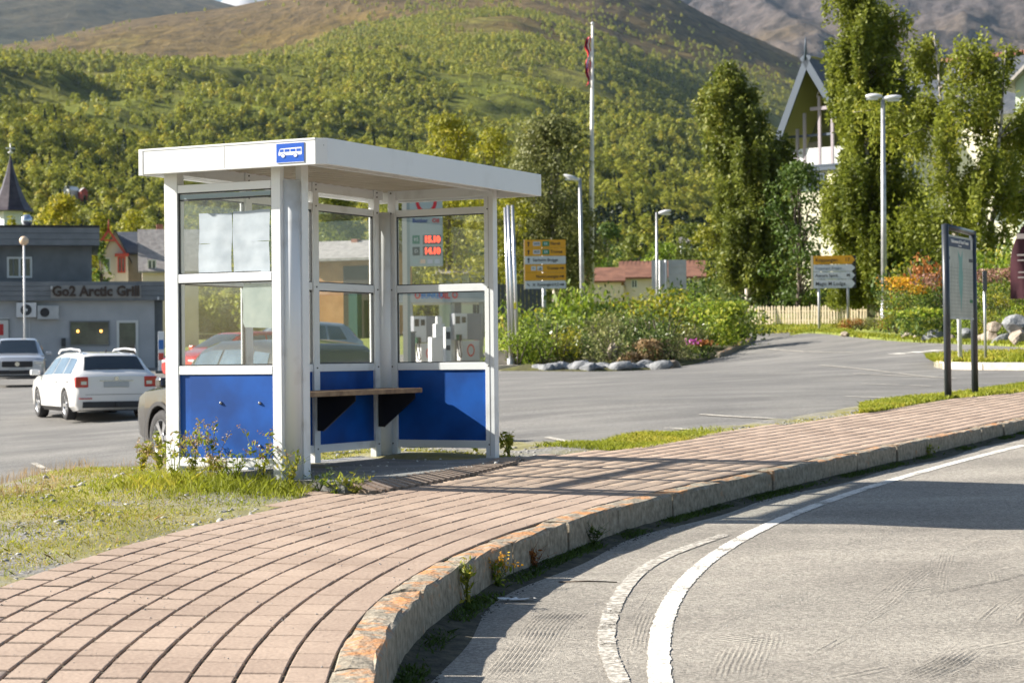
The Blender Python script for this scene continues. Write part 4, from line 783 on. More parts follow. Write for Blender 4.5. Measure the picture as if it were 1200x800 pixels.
M_stone = mat('grey boulder', (.13, .14, .15), (.26, .27, .28), scale=4, rough=.9, bump=.02, bscale=14); M_stonew = mat('warm boulder', (.22, .18, .14), (.38, .32, .26), scale=4, rough=.9, bump=.02, bscale=14)
def rock_mesh(seed, mt):
    bm = bmesh.new(); bmesh.ops.create_icosphere(bm, subdivisions=3, radius=1); g = random.Random(seed); k = [g.uniform(0, 9) for _ in range(3)]
    cuts = [(Vector((g.gauss(0, 1), g.gauss(0, 1), g.gauss(0, 1))).normalized(), g.uniform(.55, .85)) for _ in range(9)]
    for v in bm.verts:
        for n_, dd_ in cuts:
            q = v.co.dot(n_) - dd_
            if q > 0: v.co -= n_ * q
        v.co += v.normal * .05 * math.sin(v.co.x * 5 + k[0]) * math.sin(v.co.y * 6 + k[1])
    me = bpy.data.meshes.new('rock'); bm.to_mesh(me); bm.free(); me.materials.append(mt); return me
RK = [rock_mesh(i, M_stone) for i in range(5)]; RW = [rock_mesh(20 + i, M_stonew) for i in range(5)]
def rock(p, sx, sz, me, label, group, rz=None):
    o = link('rock', me, None, label=label, category='rock', group=group); o.location = p; o.scale = (sx, sx * random.uniform(.7, 1), sz); o.rotation_euler = (random.uniform(-.2, .2), random.uniform(-.2, .2), random.uniform(0, 6) if rz is None else rz)
for i, px in enumerate((630, 640, 650, 661, 672, 682, 689, 696, 705, 713, 721, 729, 737, 746, 756, 765, 776, 787)):
    D = 59.5 + random.uniform(-.1, .6); r = random.choice([.22, .28, .34, .40]) * (1.2 if px in (713, 787) else 1); rock(gp(px, D, r * .25), r, r * .62, random.choice(RK if px < 780 else RW), 'grey edging stone along the front of the planted island' if px < 780 else 'pale warm stone at the right end of the island edging', 'edging stones of the planted island' if px < 780 else None)
rock(gp(718, 61, .55), .24, .34, RW[1], 'upright tan stone poking out of the island planting', None)
# island shrubs
k = 0
for row, (D0, hh, sc) in enumerate(((61.8, .55, .78), (64.5, .85, 1.1), (68, 1.1, 1.4), (72.5, 1.25, 1.65), (77, 1.35, 1.85))):
    n = (15, 13, 11, 10, 9)[row]; a, b = ((596, 868), (596, 866), (604, 868), (612, 872), (612, 868))[row]
    for i in range(n):
        px = a + (b - a) * (i + .5) / n + random.uniform(-6, 6); D = D0 + random.uniform(-1, 1) + max(0, px - 790) / 90 * (11 - 2 * row); key = random.choice((['shrub'] * 6 + ['lime', 'gold', 'grey']) if row < 3 else ['lime', 'gold', 'shrub', 'lime'])
        key = 'lime' if px < 640 and row < 2 else key
        shrub('island_shrub', '%s shrub in the %s row, %s third of the planted island' % (ADJ[key], ('front', 'second', 'middle', 'fourth', 'back')[row], third(px, 590, 872)), gp(px, D, .12), key, sc * random.uniform(.85, 1.15), (1.0 if row < 3 else .95) * random.uniform(.8, 1.1), ['front shrubs of the planted island', 'back shrubs of the planted island'][row > 2])
def flowers(name, label, p, key, n, R, Hh, leaf, seed, cat='flower', group=None, stemkey='hedge'):
    g = np.random.default_rng(seed); t = thing(name, label, cat, p, 0, group); c = np.stack([g.normal(size=n) * R * .45, g.normal(size=n) * R * .45, Hh * (.75 + .3 * g.random(n))], 1)
    V, F = quads(c, leaf, g); link('blossoms', npmesh('blossoms', V, F, LF[key], g.random(n)), t)
    m2 = n * 2; c = np.stack([g.normal(size=m2) * R * .5, g.normal(size=m2) * R * .5, Hh * .85 * g.random(m2)], 1); V, F = quads(c, leaf * .9, g); link('foliage', npmesh('foliage', V, F, LF[stemkey], g.random(m2)), t); return t
flowers('yellow_shrub', 'bright yellow green shrub near the right tip of the island', gp(852, 66, .2), 'lime', 520, .75, 1.35, .07, 3, 'shrub', stemkey='lime')
flowers('flowering_plant', 'purple flowers at the island edge left of its right tip', gp(812, 62.3, .1), 'purple', 40, .25, .6, .045, 4); flowers('flowering_plant', 'small red tinged plant at the island kerb', gp(822, 62.6, .1), 'red', 120, .45, .5, .06, 5)
flowers('dry_grass_tuft', 'tuft of dry straw coloured grass in the middle of the island', gp(762, 61.6, .1), 'dry', 260, .45, .7, .07, 6, 'grass', stemkey='dry')
flowers('dry_grass_tuft', 'dry reddish patch left of the straw coloured tuft', gp(742, 61.4, .1), 'dry', 110, .4, .35, .07, 7, 'grass', stemkey='dry')
# ---- flower bank on the right
for i in range(46):
    px = 1045 + (i % 23) * 7.4 + random.uniform(-3, 3); row = i // 23; D = np.interp(px, [1000, 1100, 1200, 1215], [68, 60, 54, 53]) + row * 3.2 + random.uniform(0, 1.2)
    key = random.choice(['lime', 'gold', 'hedge', 'shrub', 'lime', 'red' if 1060 < px < 1110 else 'gold']); shrub('bank_shrub', 'low %s shrub in the %s row, %s third of the flower bank' % (ADJ[key], ('front', 'back')[row], third(px, 1045, 1215)), gp(px, D, .1 + row * .35), key, .55 + row * .15, .9 + .35 * random.random(), 'low shrubs on the flower bank')
for i in range(9):
    px = 985 + i * 8; shrub('bank_shrub', 'brownish low cover between the white sign posts and the lamp', gp(px, 71 + random.uniform(-1, 1.5) - (px - 985) * .03, .0), random.choice(['gold', 'red', 'grey']), .6, .55, 'brownish low cover at the bank end')
for i, (px, r, w) in enumerate(((991, .22, 1), (1063, .3, 1), (1075, .28, 1), (1093, .42, 0), (1115, .3, 1), (1132, .46, 0), (1150, .34, 1), (1161, .4, 1), (1174, .38, 0), (1191, .46, 0), (1199, .55, 1), (1166, .3, 1))):
    D = np.interp(px, [1000, 1100, 1200, 1215], [66.5, 58.6, 52.6, 52]); rock(gp(px, D + .25, r * .3 + (.4 if i in (9, 11) else 0)), r * .85, r * .62, random.choice(RW if w else RK), 'pale boulder in the row along the foot of the flower bank', 'boulders along the foot of the flower bank')
flowers('flowering_plant', 'tall orange yellow flower clump left of the map board', gp(1057, 63, .5), 'orange', 420, .6, 1.35, .04, 11); flowers('flowering_plant', 'smaller orange flower clump right beside the tall one', gp(1078, 62.5, .6), 'orange', 160, .4, 1.0, .04, 12)
flowers('flowering_plant', 'low yellow flowers above the boulders left of the map board', gp(1082, 59.6, .2), 'lime', 260, .8, .75, .07, 13)
for i, px in enumerate((1090, 1148, 1158, 1170, 1182, 1194, 1204)): flowers('fireweed', 'tall pinkish fireweed gone to seed on the right of the flower bank', gp(px, 60 + random.uniform(0, 3), .5), 'pink', 160, .35, 1.4, .045, 20 + i, 'plant', 'fireweed at the right of the flower bank')
for i, (px, D, sc, key) in enumerate(((1085, 67, 1.3, 'red'), (1070, 69, 1.1, 'gold'), (1188, 64, 1.25, 'lime'), (1150, 67, 1.3, 'lime'), (1120, 68, 1.3, 'hedge'), (1208, 66, 1.5, 'hedge'), (1050, 74, 1.3, 'hedge'), (1168, 70, 1.4, 'gold'))):
    shrub('bank_bush', ['rusty red bush behind the map board', 'golden bush behind the orange flowers', 'lime green bush left of the dark banner', 'lime green bush below the two pale trunks', 'dark green bush behind the map board panel', 'dark green bush at the right edge behind the banner', 'dark bush right behind the double street lamp', 'golden bush between the two pale trunks and the banner'][i], gp(px, D, .6), key, sc, 1.15)
# lawn strips: short grass as stuff
def grass(name, pts, n, h, w, key, seed, hvar=.5, lean=.35, zf=None):
    """pts: function(g,n) -> x,y,z of blade feet"""
    g = np.random.default_rng(seed); x, y, z, hs = pts(g, n); n = len(x); a = g.uniform(0, 6.283, n); hh = h * (1 - hvar + 2 * hvar * g.random(n)) * hs; ww = w * (.6 + .8 * g.random(n)); lx = g.normal(size=n) * lean * hh; ly = g.normal(size=n) * lean * hh
    b = np.stack([x, y, z], 1); d = np.stack([np.cos(a) * ww, np.sin(a) * ww, a * 0], 1); mid = b + np.stack([lx * .35, ly * .35, hh * .6], 1); top = b + np.stack([lx, ly, hh], 1)
    V = np.stack([b - d, b + d, mid + d * .7, top, mid - d * .7], 1).reshape(-1, 3); F = np.arange(5 * n).reshape(n, 5); t = vnoise(x * 1.5, y * 1.5, 3) * .5 + g.random(n) * .4
    return link(name, npmesh(name, V, F, LF[key] if isinstance(key, str) else key, np.clip(t, 0, 1)), None, kind='stuff')
def strip(x0a, Da, xb, Db, wid, far=0):
    def f(g, n):
        t = g.random(n); q = g.random(n) * wid; px = x0a + (xb - x0a) * t; D = Da + (Db - Da) * t + q; x = px2x(px, D); return x, D, H(x, D) - .01, np.ones(n)
    return f
def lawnsheet(pxs, Ds, wid, dz=.06, name='lawn'):
    P = []
    for a, b in zip(pxs, Ds): x = px2x(a, b); P.append([(x + k * .0, b + k, H(x, b + k) + (dz if k else -.05)) for k in (0, .1, wid * .5, wid)])
    MB().grid(P).build(name, M_lawn, kind='structure')
lawnsheet(np.linspace(830, 1040, 14), np.interp(np.linspace(830, 1040, 14), [830, 960, 1040], [90, 89.5, 84]), 13, .05); grass('grass', strip(835, 89.6, 990, 87.5, 9), 9000, .12, .03, 'grass', 2)
b_ = np.array([[927, 74], [1000, 66], [1100, 58], [1200, 52], [1260, 48]]); q_ = np.linspace(927, 1260, 16); lawnsheet(q_, np.interp(q_, b_[:, 0], b_[:, 1]), 7, .06, 'bank')
for i in range(4): grass('grass', strip(b_[i][0], b_[i][1] + .02, b_[i + 1][0], b_[i + 1][1] + .02, 1.3 if i else 3), 3500, .12, .025, 'grass', 10 + i)
# small grassy traffic island behind the map board
ti = link('traffic_island', None, kind='structure'); F0_ = np.array([[px2x(1094, 45.3), 45.3], [px2x(1104, 44.3), 44.3], [px2x(1150, 43.4), 43.4], [px2x(1205, 42.6), 42.6], [px2x(1290, 41), 41]]); B0_ = F0_ + np.array([[.1, .8], [.3, 3.2], [.6, 4.6], [1, 5], [1, 5.4]])
MB().grid([[(*a, H(*a) - .05), (*a, H(*a) + .12), *[(*(a + (b - a) * k), H(*(a + (b - a) * k)) + .14) for k in (.04, .35, .7, 1)]] for a, b in zip(F0_, B0_)]).build('grass_top', M_lawn, ti)
for i in range(4):
    for k in range(int(np.hypot(*(F0_[i + 1] - F0_[i])) / .9) or 1):
        n_ = int(np.hypot(*(F0_[i + 1] - F0_[i])) / .9) or 1; a = F0_[i] + (F0_[i + 1] - F0_[i]) * k / n_; b = F0_[i] + (F0_[i + 1] - F0_[i]) * (k + .96) / n_; n = np.array([.02, -.16])
        m = MB(); z0, z1 = H(*a), H(*b); m.add([(*(a + n), z0 - .1), (*(b + n), z1 - .1), (*b, z1 - .1), (*a, z0 - .1), (*(a + n), z0 + .15), (*(b + n), z1 + .15), (*b, z1 + .16), (*a, z0 + .16)], [(0, 3, 2, 1), (4, 5, 6, 7), (0, 1, 5, 4), (1, 2, 6, 5), (2, 3, 7, 6), (3, 0, 4, 7)]); m.build('kerb_stone', mat('pale kerb', (.42, .38, .32), (.6, .56, .48), scale=5, rough=.9), ti, bev=.015)
def tipts(g, n):
    t = g.random(n) * 3.999; i = t.astype(int); f = (t - i)[:, None]; a = F0_[i] + (F0_[i + 1] - F0_[i]) * f; b = B0_[i] + (B0_[i + 1] - B0_[i]) * f; p = a + (b - a) * g.uniform(.06, 1, n)[:, None]; return p[:, 0], p[:, 1], H(p[:, 0], p[:, 1]) + .12, np.ones(n)
grass('grass', tipts, 9000, .10, .02, 'grass', 31)
# ---- verge vegetation
def vergepts(s0, s1, e0, e1, dens=None, hfun=None):
    def f(g, n):
        s = S_REF + g.uniform(s0, s1, n); e = g.uniform(e0, e1, n); x, y, z = verge_z(s, PW(s) + e); u = (x - FL.x) * du.x + (y - FL.y) * du.y; v = (x - FL.x) * dv.x + (y - FL.y) * dv.y
        keep = ~((u > -.06) & (u < 3.36) & (v > -.7) & (v < 1.32)); 
        if dens is not None: keep &= g.random(n) < dens(x, y, s - S_REF, e)
        hs = np.ones(n) if hfun is None else hfun(x, y, s - S_REF, e); return x[keep], y[keep], z[keep] - .008, hs[keep]
    return f
def nsh(x, y):      # closeness to the foot of the shelter's left wall
    u = (x - FL.x) * du.x + (y - FL.y) * du.y; v = (x - FL.x) * dv.x + (y - FL.y) * dv.y
    return np.exp(-((u + .25) / .55) ** 2) * np.exp(-((v - .45) / .85) ** 2)
patch = lambda x, y, k=1.6, s=5: vnoise(x * k, y * k, s) * .6 + vnoise(x * k * 3, y * k * 3, s + 1) * .4
grass('grass', vergepts(-5, 10, .03, 2.6, lambda x, y, s, e: np.clip((patch(x, y) - .40 + .05 * s * .6 + .25 * e * .4) * 4, .03, 1) * np.clip(e * 3, .25, 1)), 80000, .016, .0035, 'moss', 41, lean=.9)
grass('grass', vergepts(-3, 10, .15, 2.8, lambda x, y, s, e: np.clip((patch(x, y, 1.1, 9) - .52 + .055 * (s - 1)) * 4, 0, 1)), 32000, .028, .003, 'grass', 42, lean=.6)
grass('grass', vergepts(4, 11, .0, 3.0, lambda x, y, s, e: np.clip(nsh(x, y) * 1.6, 0, 1), lambda x, y, s, e: .4 + nsh(x, y)), 60000, .085, .003, 'grass', 43, lean=.55)
grass('dry_grass', vergepts(5, 11, 2.0, 3.4, lambda x, y, s, e: np.clip((patch(x, y, 1.5, 19) - .4) * 2, 0, 1) * np.clip((s - 1) / 6, 0, 1)), 12000, .09, .0013, 'dry', 44, lean=.25)
grass('dry_grass', vergepts(-2, 8, 0.1, 3, lambda x, y, s, e: np.clip((patch(x, y, 1.5, 29) - .5) * 4, 0, 1)), 8000, .04, .002, 'dry', 45, lean=.7)
grass('grass', vergepts(10.9, 14.5, .0, .8, lambda x, y, s, e: np.clip(1.3 - abs(s - 12) * .5, .04, 1)), 12000, .04, .004, 'grass', 46, lean=.6)
grass('grass', vergepts(13, 19, .0, .25, lambda x, y, s, e: .25 + 0 * x), 3000, .02, .005, 'moss', 47, lean=.8)
def bpts(g, n):
    s = g.uniform(_ew[11, 0] - .6, _ew[11, 0] + 19, n); e = g.uniform(.02, .9, n) * np.clip((s - _ew[11, 0] + 1) / 3, .15, 1); x, y = K(s, PW(s) + e); return x, y, np.maximum(H(x, y), zpav(x, y, PW(s)) - .05) , np.ones(n)
grass('grass', bpts, 24000, .045, .009, 'grass', 48, lean=.5)
g = np.random.default_rng(90); S3 = np.linspace(_ew[11, 0] + 1, _ew[11, 0] + 20, 40); MB().grid([[(*[float(v) for v in K(s, PW(s) + e)], float(zpav(*K(s, PW(s)), PW(s))) - .012 - .03 * e) for e in (-.03, .3, .7, 1.1, 1.2)] for s in S3]).build('lawn', M_lawn, kind='structure')
# gravel: loose stones
V, F, A = [], [], []; ico = bmesh.new(); bmesh.ops.create_icosphere(ico, subdivisions=1, radius=1); iv = np.array([v.co[:] for v in ico.verts]); if_ = np.array([[v.index for v in f.verts] for f in ico.faces]); ico.free()
def gravel(name, pts, n, r0_, r1_, mt, seed, zl=0):
    g = np.random.default_rng(seed); x, y, z, _ = pts(g, n); n = len(x); r = r0_ + (r1_ - r0_) * g.random(n) ** 3; sc = np.stack([r * g.uniform(.7, 1.3, n), r * g.uniform(.7, 1.3, n), r * g.uniform(.4, .8, n)], 1)
    j = 1 + .25 * g.normal(size=(n, len(iv), 1)); P = iv[None] * j * sc[:, None] + np.stack([x, y, z + r * .25 + zl], 1)[:, None]; Fx = if_[None] + (np.arange(n) * len(iv))[:, None, None]
    return link(name, npmesh(name, P.reshape(-1, 3), Fx.reshape(-1, 3), mt, np.repeat(g.random(n), len(if_))), None, kind='stuff')
M_grav = tintmat('gravel stones', (.10, .10, .10), (.46, .45, .43), n1=30)
gravel('gravel', vergepts(-5, 11, .0, 2.6, lambda x, y, s, e: np.clip((.64 - patch(x, y, 1.3, 33)) * 4 * np.clip(1.4 - s * .10, .15, 1.2), .02, 1)), 10000, .006, .028, M_grav, 61)
gravel('gravel', vergepts(-5, 12, -.02, .16, lambda x, y, s, e: .8 + 0 * x), 4500, .005, .016, M_grav, 62); gravel('gravel', vergepts(13, 21, -.02, .25, None), 2500, .006, .02, M_grav, 63)
gravel('gravel', vergepts(-4, 8, .3, 2.6, None), 90, .02, .042, M_grav, 64)
# dirt, moss and weeds in the gutter under the kerb
def gutter(s0, s1, q0, q1, dens=None):
    def f(g, n):
        s = S_REF + g.uniform(s0, s1, n); q = g.uniform(q0, q1, n); x, y = K(s, q); keep = np.ones(n, bool) if dens is None else g.random(n) < dens(s, q); return x[keep], y[keep], zr(y)[keep], np.ones(keep.sum())
    return f
pd = lambda s, q: np.clip((vnoise(s * 2.2, s * 0, 3) - .35) * 3, .05, 1) * np.clip(1 + (q + .02) * 6, .05, 1)
grass('gutter_weeds', gutter(-1, 26, -.14, -.005, pd), 22000, .028, .006, 'hedge', 71, lean=.8); gravel('gutter_grit', gutter(-1, 16, -.2, .0), 3500, .002, .008, tintmat('grit', (.03, .028, .022), (.11, .10, .08), n1=40), 72)
dirt = MB(); sd_ = np.arange(S_REF - 2, S_REF + 26, .25); dirt.grid([[(*[float(v) for v in K(s, q)], float(zr(K(s, q)[1])) + z) for q, z in ((.012, .03), (-.05 - .03 * math.sin(s * 3), .012), (-.16 - .05 * math.sin(s * 2.1), .004), (-.2 - .05 * math.sin(s * 2.1), -.004))] for s in sd_]).build('gutter_soil', mat('gutter soil', (.03, .028, .018), (.09, .08, .05), scale=12, rough=1, bump=.01, bscale=40), kind='stuff')
def weed(label, x, y, z, hh, n, seed, key='grass', fl=None, spread=.25, name='weed', leaf=.012, group=None):
    g = np.random.default_rng(seed); t = thing(name, label, 'weed', (x, y, z), 0, group); m = MB(); C_ = []; tips = []
    for i in range(n):
        a = g.uniform(0, 6.28); l = hh * g.uniform(.6, 1.05); d = np.array([math.cos(a), math.sin(a), 0]) * spread * g.uniform(.2, 1); p = [np.zeros(3), d * .35 + [0, 0, l * .5], d + [0, 0, l]]; m.tube([tuple(q) for q in p], [.0028, .002, .001], 4)
        for k in range(int(10 * l / .3)): u = g.uniform(.1, 1); q = p[1] * 2 * u if u < .5 else p[1] + (p[2] - p[1]) * (2 * u - 1); C_.append(q + g.normal(size=3) * .012)
        tips.append(p[2])
        for k in range(3): b = p[1] + (p[2] - p[1]) * g.uniform(.1, .8); e = b + g.normal(size=3) * [.05, .05, .02] + [0, 0, .06]; m.tube([tuple(b), tuple(e)], [.0014, .0008], 3); tips.append(e); C_.append((b + e) / 2)
    m.build('stems', LF['dry' if fl == 'dry' else key], t); V, F = quads(np.array(C_), leaf, g, asp=1.6); link('foliage', npmesh('foliage', V, F, LF[key], g.random(len(F))), t)
    if fl: c = np.repeat(np.array(tips), 5, 0) + g.normal(size=(len(tips) * 5, 3)) * .012; V, F = quads(c, .009, g); link('blossoms', npmesh('blossoms', V, F, LF[fl], g.random(len(F))), t)
    return t
def shp(u, v): p = FL + du * u + dv * v; s, q = sq(p.x, p.y); x, y, z = verge_z(np.array([float(s)]), np.array([max(float(q), PW(float(s)))])); return p.x, p.y, float(z[0])
for i, (u, v, hh, n, key, fl, lab) in enumerate(((-.22, .72, .62, 9, 'grass', 'dry', 'tall wispy flowering weed before the left of the blue side panel'), (-.20, .58, .55, 8, 'lime', 'dry', 'bushy seeding weed before the middle of the blue side panel'), (-.25, .88, .42, 6, 'grass', None, 'green weed at the foot of the back left post'), (-.18, .15, .50, 7, 'grass', 'pink', 'sprawling weed with pinkish seeds at the front left column'), (-.26, .33, .30, 8, 'lime', None, 'low bright weed between the two tall side panel weeds'), (-.2, -.12, .34, 9, 'grass', None, 'leafy weed at the foot of the front left column'), (-.32, .5, .28, 9, 'grass', 'dry', 'short weed furthest out from the blue side panel'), (-.1, -.3, .2, 8, 'hedge', None, 'dark leafy weed at the floor corner'), (-.12, -.62, .22, 10, 'grass', None, 'spreading green weed hiding the front corner of the shelter floor'), (-.16, -.48, .2, 9, 'lime', None, 'small bright weed between the column and the floor corner'))):
    x, y, z = shp(u, v); weed(lab, x, y, z, hh * (.85 if i < 8 else .55), n, 100 + i, key, fl, .16, leaf=.014)
for i, (px, py, hh, key, fl, lab) in enumerate(((570, 712, .26, 'grass', None, 'upright grass tuft against the fourth kerb stone'), (592, 690, .16, 'lime', 'orange', 'weed with a small orange flower at the kerb foot'), (632, 668, .12, 'red', None, 'reddish dead plant in a kerb joint'), (690, 640, .12, 'hedge', None, 'low dark weed at the foot of the sixth kerb stone'), (1112, 536, .1, 'grass', None, 'small weed at the kerb foot near the right edge'))):
    D = 10.
    for _ in range(30): d = ray(px, py); D = .5 * D + .5 * (zr(D) - CZ) / d.z * d.y
    p = wp(px, py, D); s, q = sq(p.x, p.y); x, y = K(float(s), -.03); weed(lab, float(x), float(y), float(zr(y)), hh, 9, 200 + i, key, fl, .08, leaf=.012)
# plants behind the shelter seen under its rails
for i in range(9): u = .3 + i * .36; x, y, z = shp(u, 1.6 + .1 * (i % 3)); weed('dry or green weed growing along the back of the shelter floor', x, y, z + .03, .22 + .1 * (i % 2), 8, 300 + i, 'grass' if i % 2 else 'gold', 'dry' if i % 3 == 0 else None, .14, group='weeds along the back of the shelter', leaf=.02)
for i, (u, v) in enumerate(((3.5, .9), (3.55, .35), (3.5, .0))): x, y, z = shp(u, v); weed('leafy green weed against the right end wall of the shelter', x, y, z + .02, .2, 9, 320 + i, 'grass', None, .14, group='weeds at the right end of the shelter', leaf=.022)
# ================================================================== SIGNS, LAMPS, POLES
M_galv = mat('galvanised steel', (.36, .37, .38), (.50, .51, .52), scale=5, rough=.45, metal=.6)
M_lampw = mat('pale lamp housing', (.62, .63, .64), rough=.4); M_char = mat('charcoal paint', (.022, .028, .036), (.035, .042, .05), scale=3, rough=.38, coat=.2)
M_yel = mat('sign yellow', (.68, .33, .008), rough=.45); M_sgw = mat('sign white sheet', (.55, .59, .62), rough=.45); M_sblk = mat('sign black', (.015, .015, .018), rough=.5); M_sgrn = mat('sign green', (.0, .20, .09), rough=.45)
M_sback = mat('grey sign back', (.38, .40, .41), (.48, .50, .51), scale=2, rough=.5, metal=.3)
def facing(loc, extra=0): return math.atan2(loc[0], loc[1]) * -1 + extra        # local -Y looks at the viewpoint side
def txt(s, size, m_, par, x, y, z, bold=.0, align='LEFT', name='lettering', sx=1.0, rx=math.pi / 2, rz=0):
    o = link(name, text_mesh(s, size, m_, bold, align), par); o.location = (x, y, z); o.rotation_euler = (rx, 0, rz); o.scale = (sx, 1, 1); return o
def arrow(par, x, z, s, d, mt, y):
    P = {'up': [(-.12, -.5), (.12, -.5), (.12, .1), (.32, .1), (0, .5), (-.32, .1), (-.12, .1)], 'right': [(-.5, -.12), (.1, -.12), (.1, -.32), (.5, 0), (.1, .32), (.1, .12), (-.5, .12)]}[d]
    MB().add([(x + a * s, y, z + b * s) for a, b in P], [tuple(range(7))]).build('arrow', mt, par)
# left direction sign
D = 82; p = gp(638, D); S = D / FPX; t = thing('direction_sign', 'six row yellow and white direction sign on one post behind the island shrubs', 'road sign', p, facing(p) + .0)
x0, x1 = (615.5 - 638) * S, (664 - 638) * S; ztop = hfrom(638, 281, D); zb0 = hfrom(638, 338.5, D)
MB().tube([(0, .09, -.2), (0, .09, ztop - .1)], .085, 12).build('post', M_galv, t); MB().box(x0 - .03, x0 + .015, .0, .06, zb0 - .02, ztop + .02).build('side_rail', mat('sign edge', (.7, .6, .42), rough=.5), t)
hs = (ztop - zb0) / 6
rows = [(M_yel, 'up', '868', 'E6', 'Narvik'), (M_yel, 'up', '868', 'E8', 'Tromsø'), (M_sgw, 'up', None, None, 'Sørheim Brygge'), (M_yel, 'right', '91', 'F', 'Tromsø'), (M_yel, 'right', None, None, 'Nord-Lenangen'), (M_sgw, 'right', 'i', 'x', 'Kjosengård 0,2')]
for i, (mt, ar, b1, b2, tx) in enumerate(rows):
    z1 = ztop - i * hs; z0 = z1 - hs + .012; zc = (z0 + z1) / 2; pn = MB().box(x0 + .02, x1, -.02, .02, z0, z1).build('sign_panel', mt, t)
    if ar == 'up':
        arrow(pn, x0 + .17, zc, hs * .62, 'up', M_sblk, -.026)
        if b1: MB().box(x0 + .36, x0 + .65, -.028, -.022, zc - .085, zc + .085).build('route_field', M_sgw, pn); txt(b1, .15, M_sblk, pn, x0 + .505, -.031, zc, 0, 'CENTER'); MB().box(x0 + .74, x0 + 1.02, -.028, -.022, zc - .1, zc + .1).build('route_field', M_sgrn, pn); txt(b2, .15, M_sgw, pn, x0 + .88, -.031, zc, .003, 'CENTER')
        txt(tx, .17 if b1 else .18, M_sblk, pn, x0 + (1.07 if b1 else .34), -.027, zc, .002, sx=.88 if b1 else .9)
    else:
        arrow(pn, x1 - .16, zc, hs * .6, 'right', M_sblk, -.026); txt(tx, .17, M_sblk, pn, x1 - .30, -.027, zc, .002, 'RIGHT', sx=.85)
        if b1 == '91': MB().box(x0 + .27, x0 + .47, -.028, -.022, zc - .09, zc + .09).build('route_field', M_sgw, pn); txt('91', .11, M_sblk, pn, x0 + .37, -.031, zc, 0, 'CENTER'); MB().box(x0 + .52, x0 + .74, -.028, -.022, zc - .09, zc + .09).build('route_field', M_sgw, pn); MB().add([(x0 + .54, -.031, zc - .02), (x0 + .72, -.031, zc - .02), (x0 + .68, -.031, zc - .06), (x0 + .58, -.031, zc - .06)], [(0, 3, 2, 1)]).add([(x0 + .6, -.031, zc), (x0 + .67, -.031, zc), (x0 + .65, -.031, zc + .04), (x0 + .62, -.031, zc + .04)], [(0, 1, 2, 3)]).build('ferry_symbol', M_sblk, pn)
        if b1 == 'i':
            for k, (a, b) in enumerate(((-.06, .06), (.06, -.06))): MB().box(-.07, .07, -.003, .003, -.012, .012, T=Matrix.Translation((x0 + .38, -.028, zc)) @ Matrix.Rotation(.8 - 1.6 * k, 4, 'Y')).build('cross_symbol', M_sblk, pn)
            MB().box(-.07, .07, -.003, .003, -.02, .02, T=Matrix.Translation((x0 + .15, -.028, zc)) @ Matrix.Rotation(.7, 4, 'Y')).build('pen_symbol', M_sblk, pn)
# right direction sign
D = 72; p = gp(978, D); S = D / FPX; t = thing('direction_sign', 'four row direction sign with yellow top row on two posts before the picket fence', 'road sign', p, facing(p))
X = lambda a: (a - 978) * S
ztop = hfrom(978, 299.5, D); zb0 = hfrom(978, 338, D)
for a in (960.5, 994): MB().tube([(X(a), .07, hfrom(978, 388 if a < 970 else 376, D) - .5), (X(a), .07, ztop - .1)], .05, 10).build('post', M_galv, t)
MB().box(X(951.5), X(954), 0, .05, zb0, ztop + .02).build('side_rail', mat('sign edge', (.7, .6, .42)), t); yb = [299.5, 310, 318.5, 327.5, 338]
for i, (mt, tx, ex) in enumerate(((M_yel, 'Koppangen', '17'), (M_sgw, 'Koppangen Brygger', ''), (M_sgw, 'Aurora Spirit', 'M'), (M_sgw, 'Magic M Lodge', ''))):
    z1 = hfrom(978, yb[i], D); z0 = hfrom(978, yb[i + 1], D) + .014; zc = (z0 + z1) / 2; a, b = X(954.3), X(1002); pn = MB().box(a, b + .05, -.01, .02, z0, z1).build('sign_panel', M_sblk, t)
    MB().add([(a, -.013, z0), (b - .1, -.013, z0), (b + .02, -.013, zc), (b - .1, -.013, z1), (a, -.013, z1)], [(0, 1, 2, 3, 4)]).build('arrow_face', mt, pn)
    hh = (z1 - z0) * .62; txt(tx, hh if i != 1 else hh * .85, M_sblk if i != 1 else mat('faded ink', (.12, .16, .22)), pn, a + .07, -.017, zc, .0015, sx=.92)
    if ex: txt(ex, hh, M_sblk, pn, b - .16, -.017, zc, .001, 'RIGHT')
# street lamps
def lamp(label, px, D, ybase, ytop, r, heads, name='street_lamp', lean=0):
    p = gp(px, D); zt = hfrom(px, ytop, D); S = D / FPX; t = thing(name, label, 'street lamp', p, facing(p)); MB().tube([(0, 0, -.2), (lean * .5, 0, zt * .5), (lean, 0, zt)], [r * 1.15, r, r * .75], 12).build('pole', M_galv, t)
    MB().tube([(0, 0, -.05), (0, 0, 1.2)], r * 1.45, 12).build('pole_base', M_galv, t)
    for a, b, c, d in heads:               # head: from x=a to b (px), heights c,d (px)
        xa, xb = (a - px) * S, (b - px) * S; za = zt + (ytop - c) * S; zb_ = zt + (ytop - d) * S; m = MB(); n = 8; w = .17; P = []
        for i in range(n):
            u = i / (n - 1); k = math.sin(math.pi * min(.97, max(.06, u * .9 + .05))) ** .5; cx = xa + (xb - xa) * u; cz = za + (zb_ - za) * u; P.append([(cx, w * k * math.cos(q), cz + .11 * k * math.sin(q)) for q in np.linspace(0, 2 * math.pi, 11)])
        m.grid(P); h_ = m.build('lamp_head', M_lampw, t)
        cx, cz = xa + (xb - xa) * .6, za + (zb_ - za) * .6; MB().box(cx - .22, cx + .22, -.11, .11, cz - .14, cz - .085).build('lens', mat('lamp lens', (.6, .62, .6), rough=.2), h_)
    return t
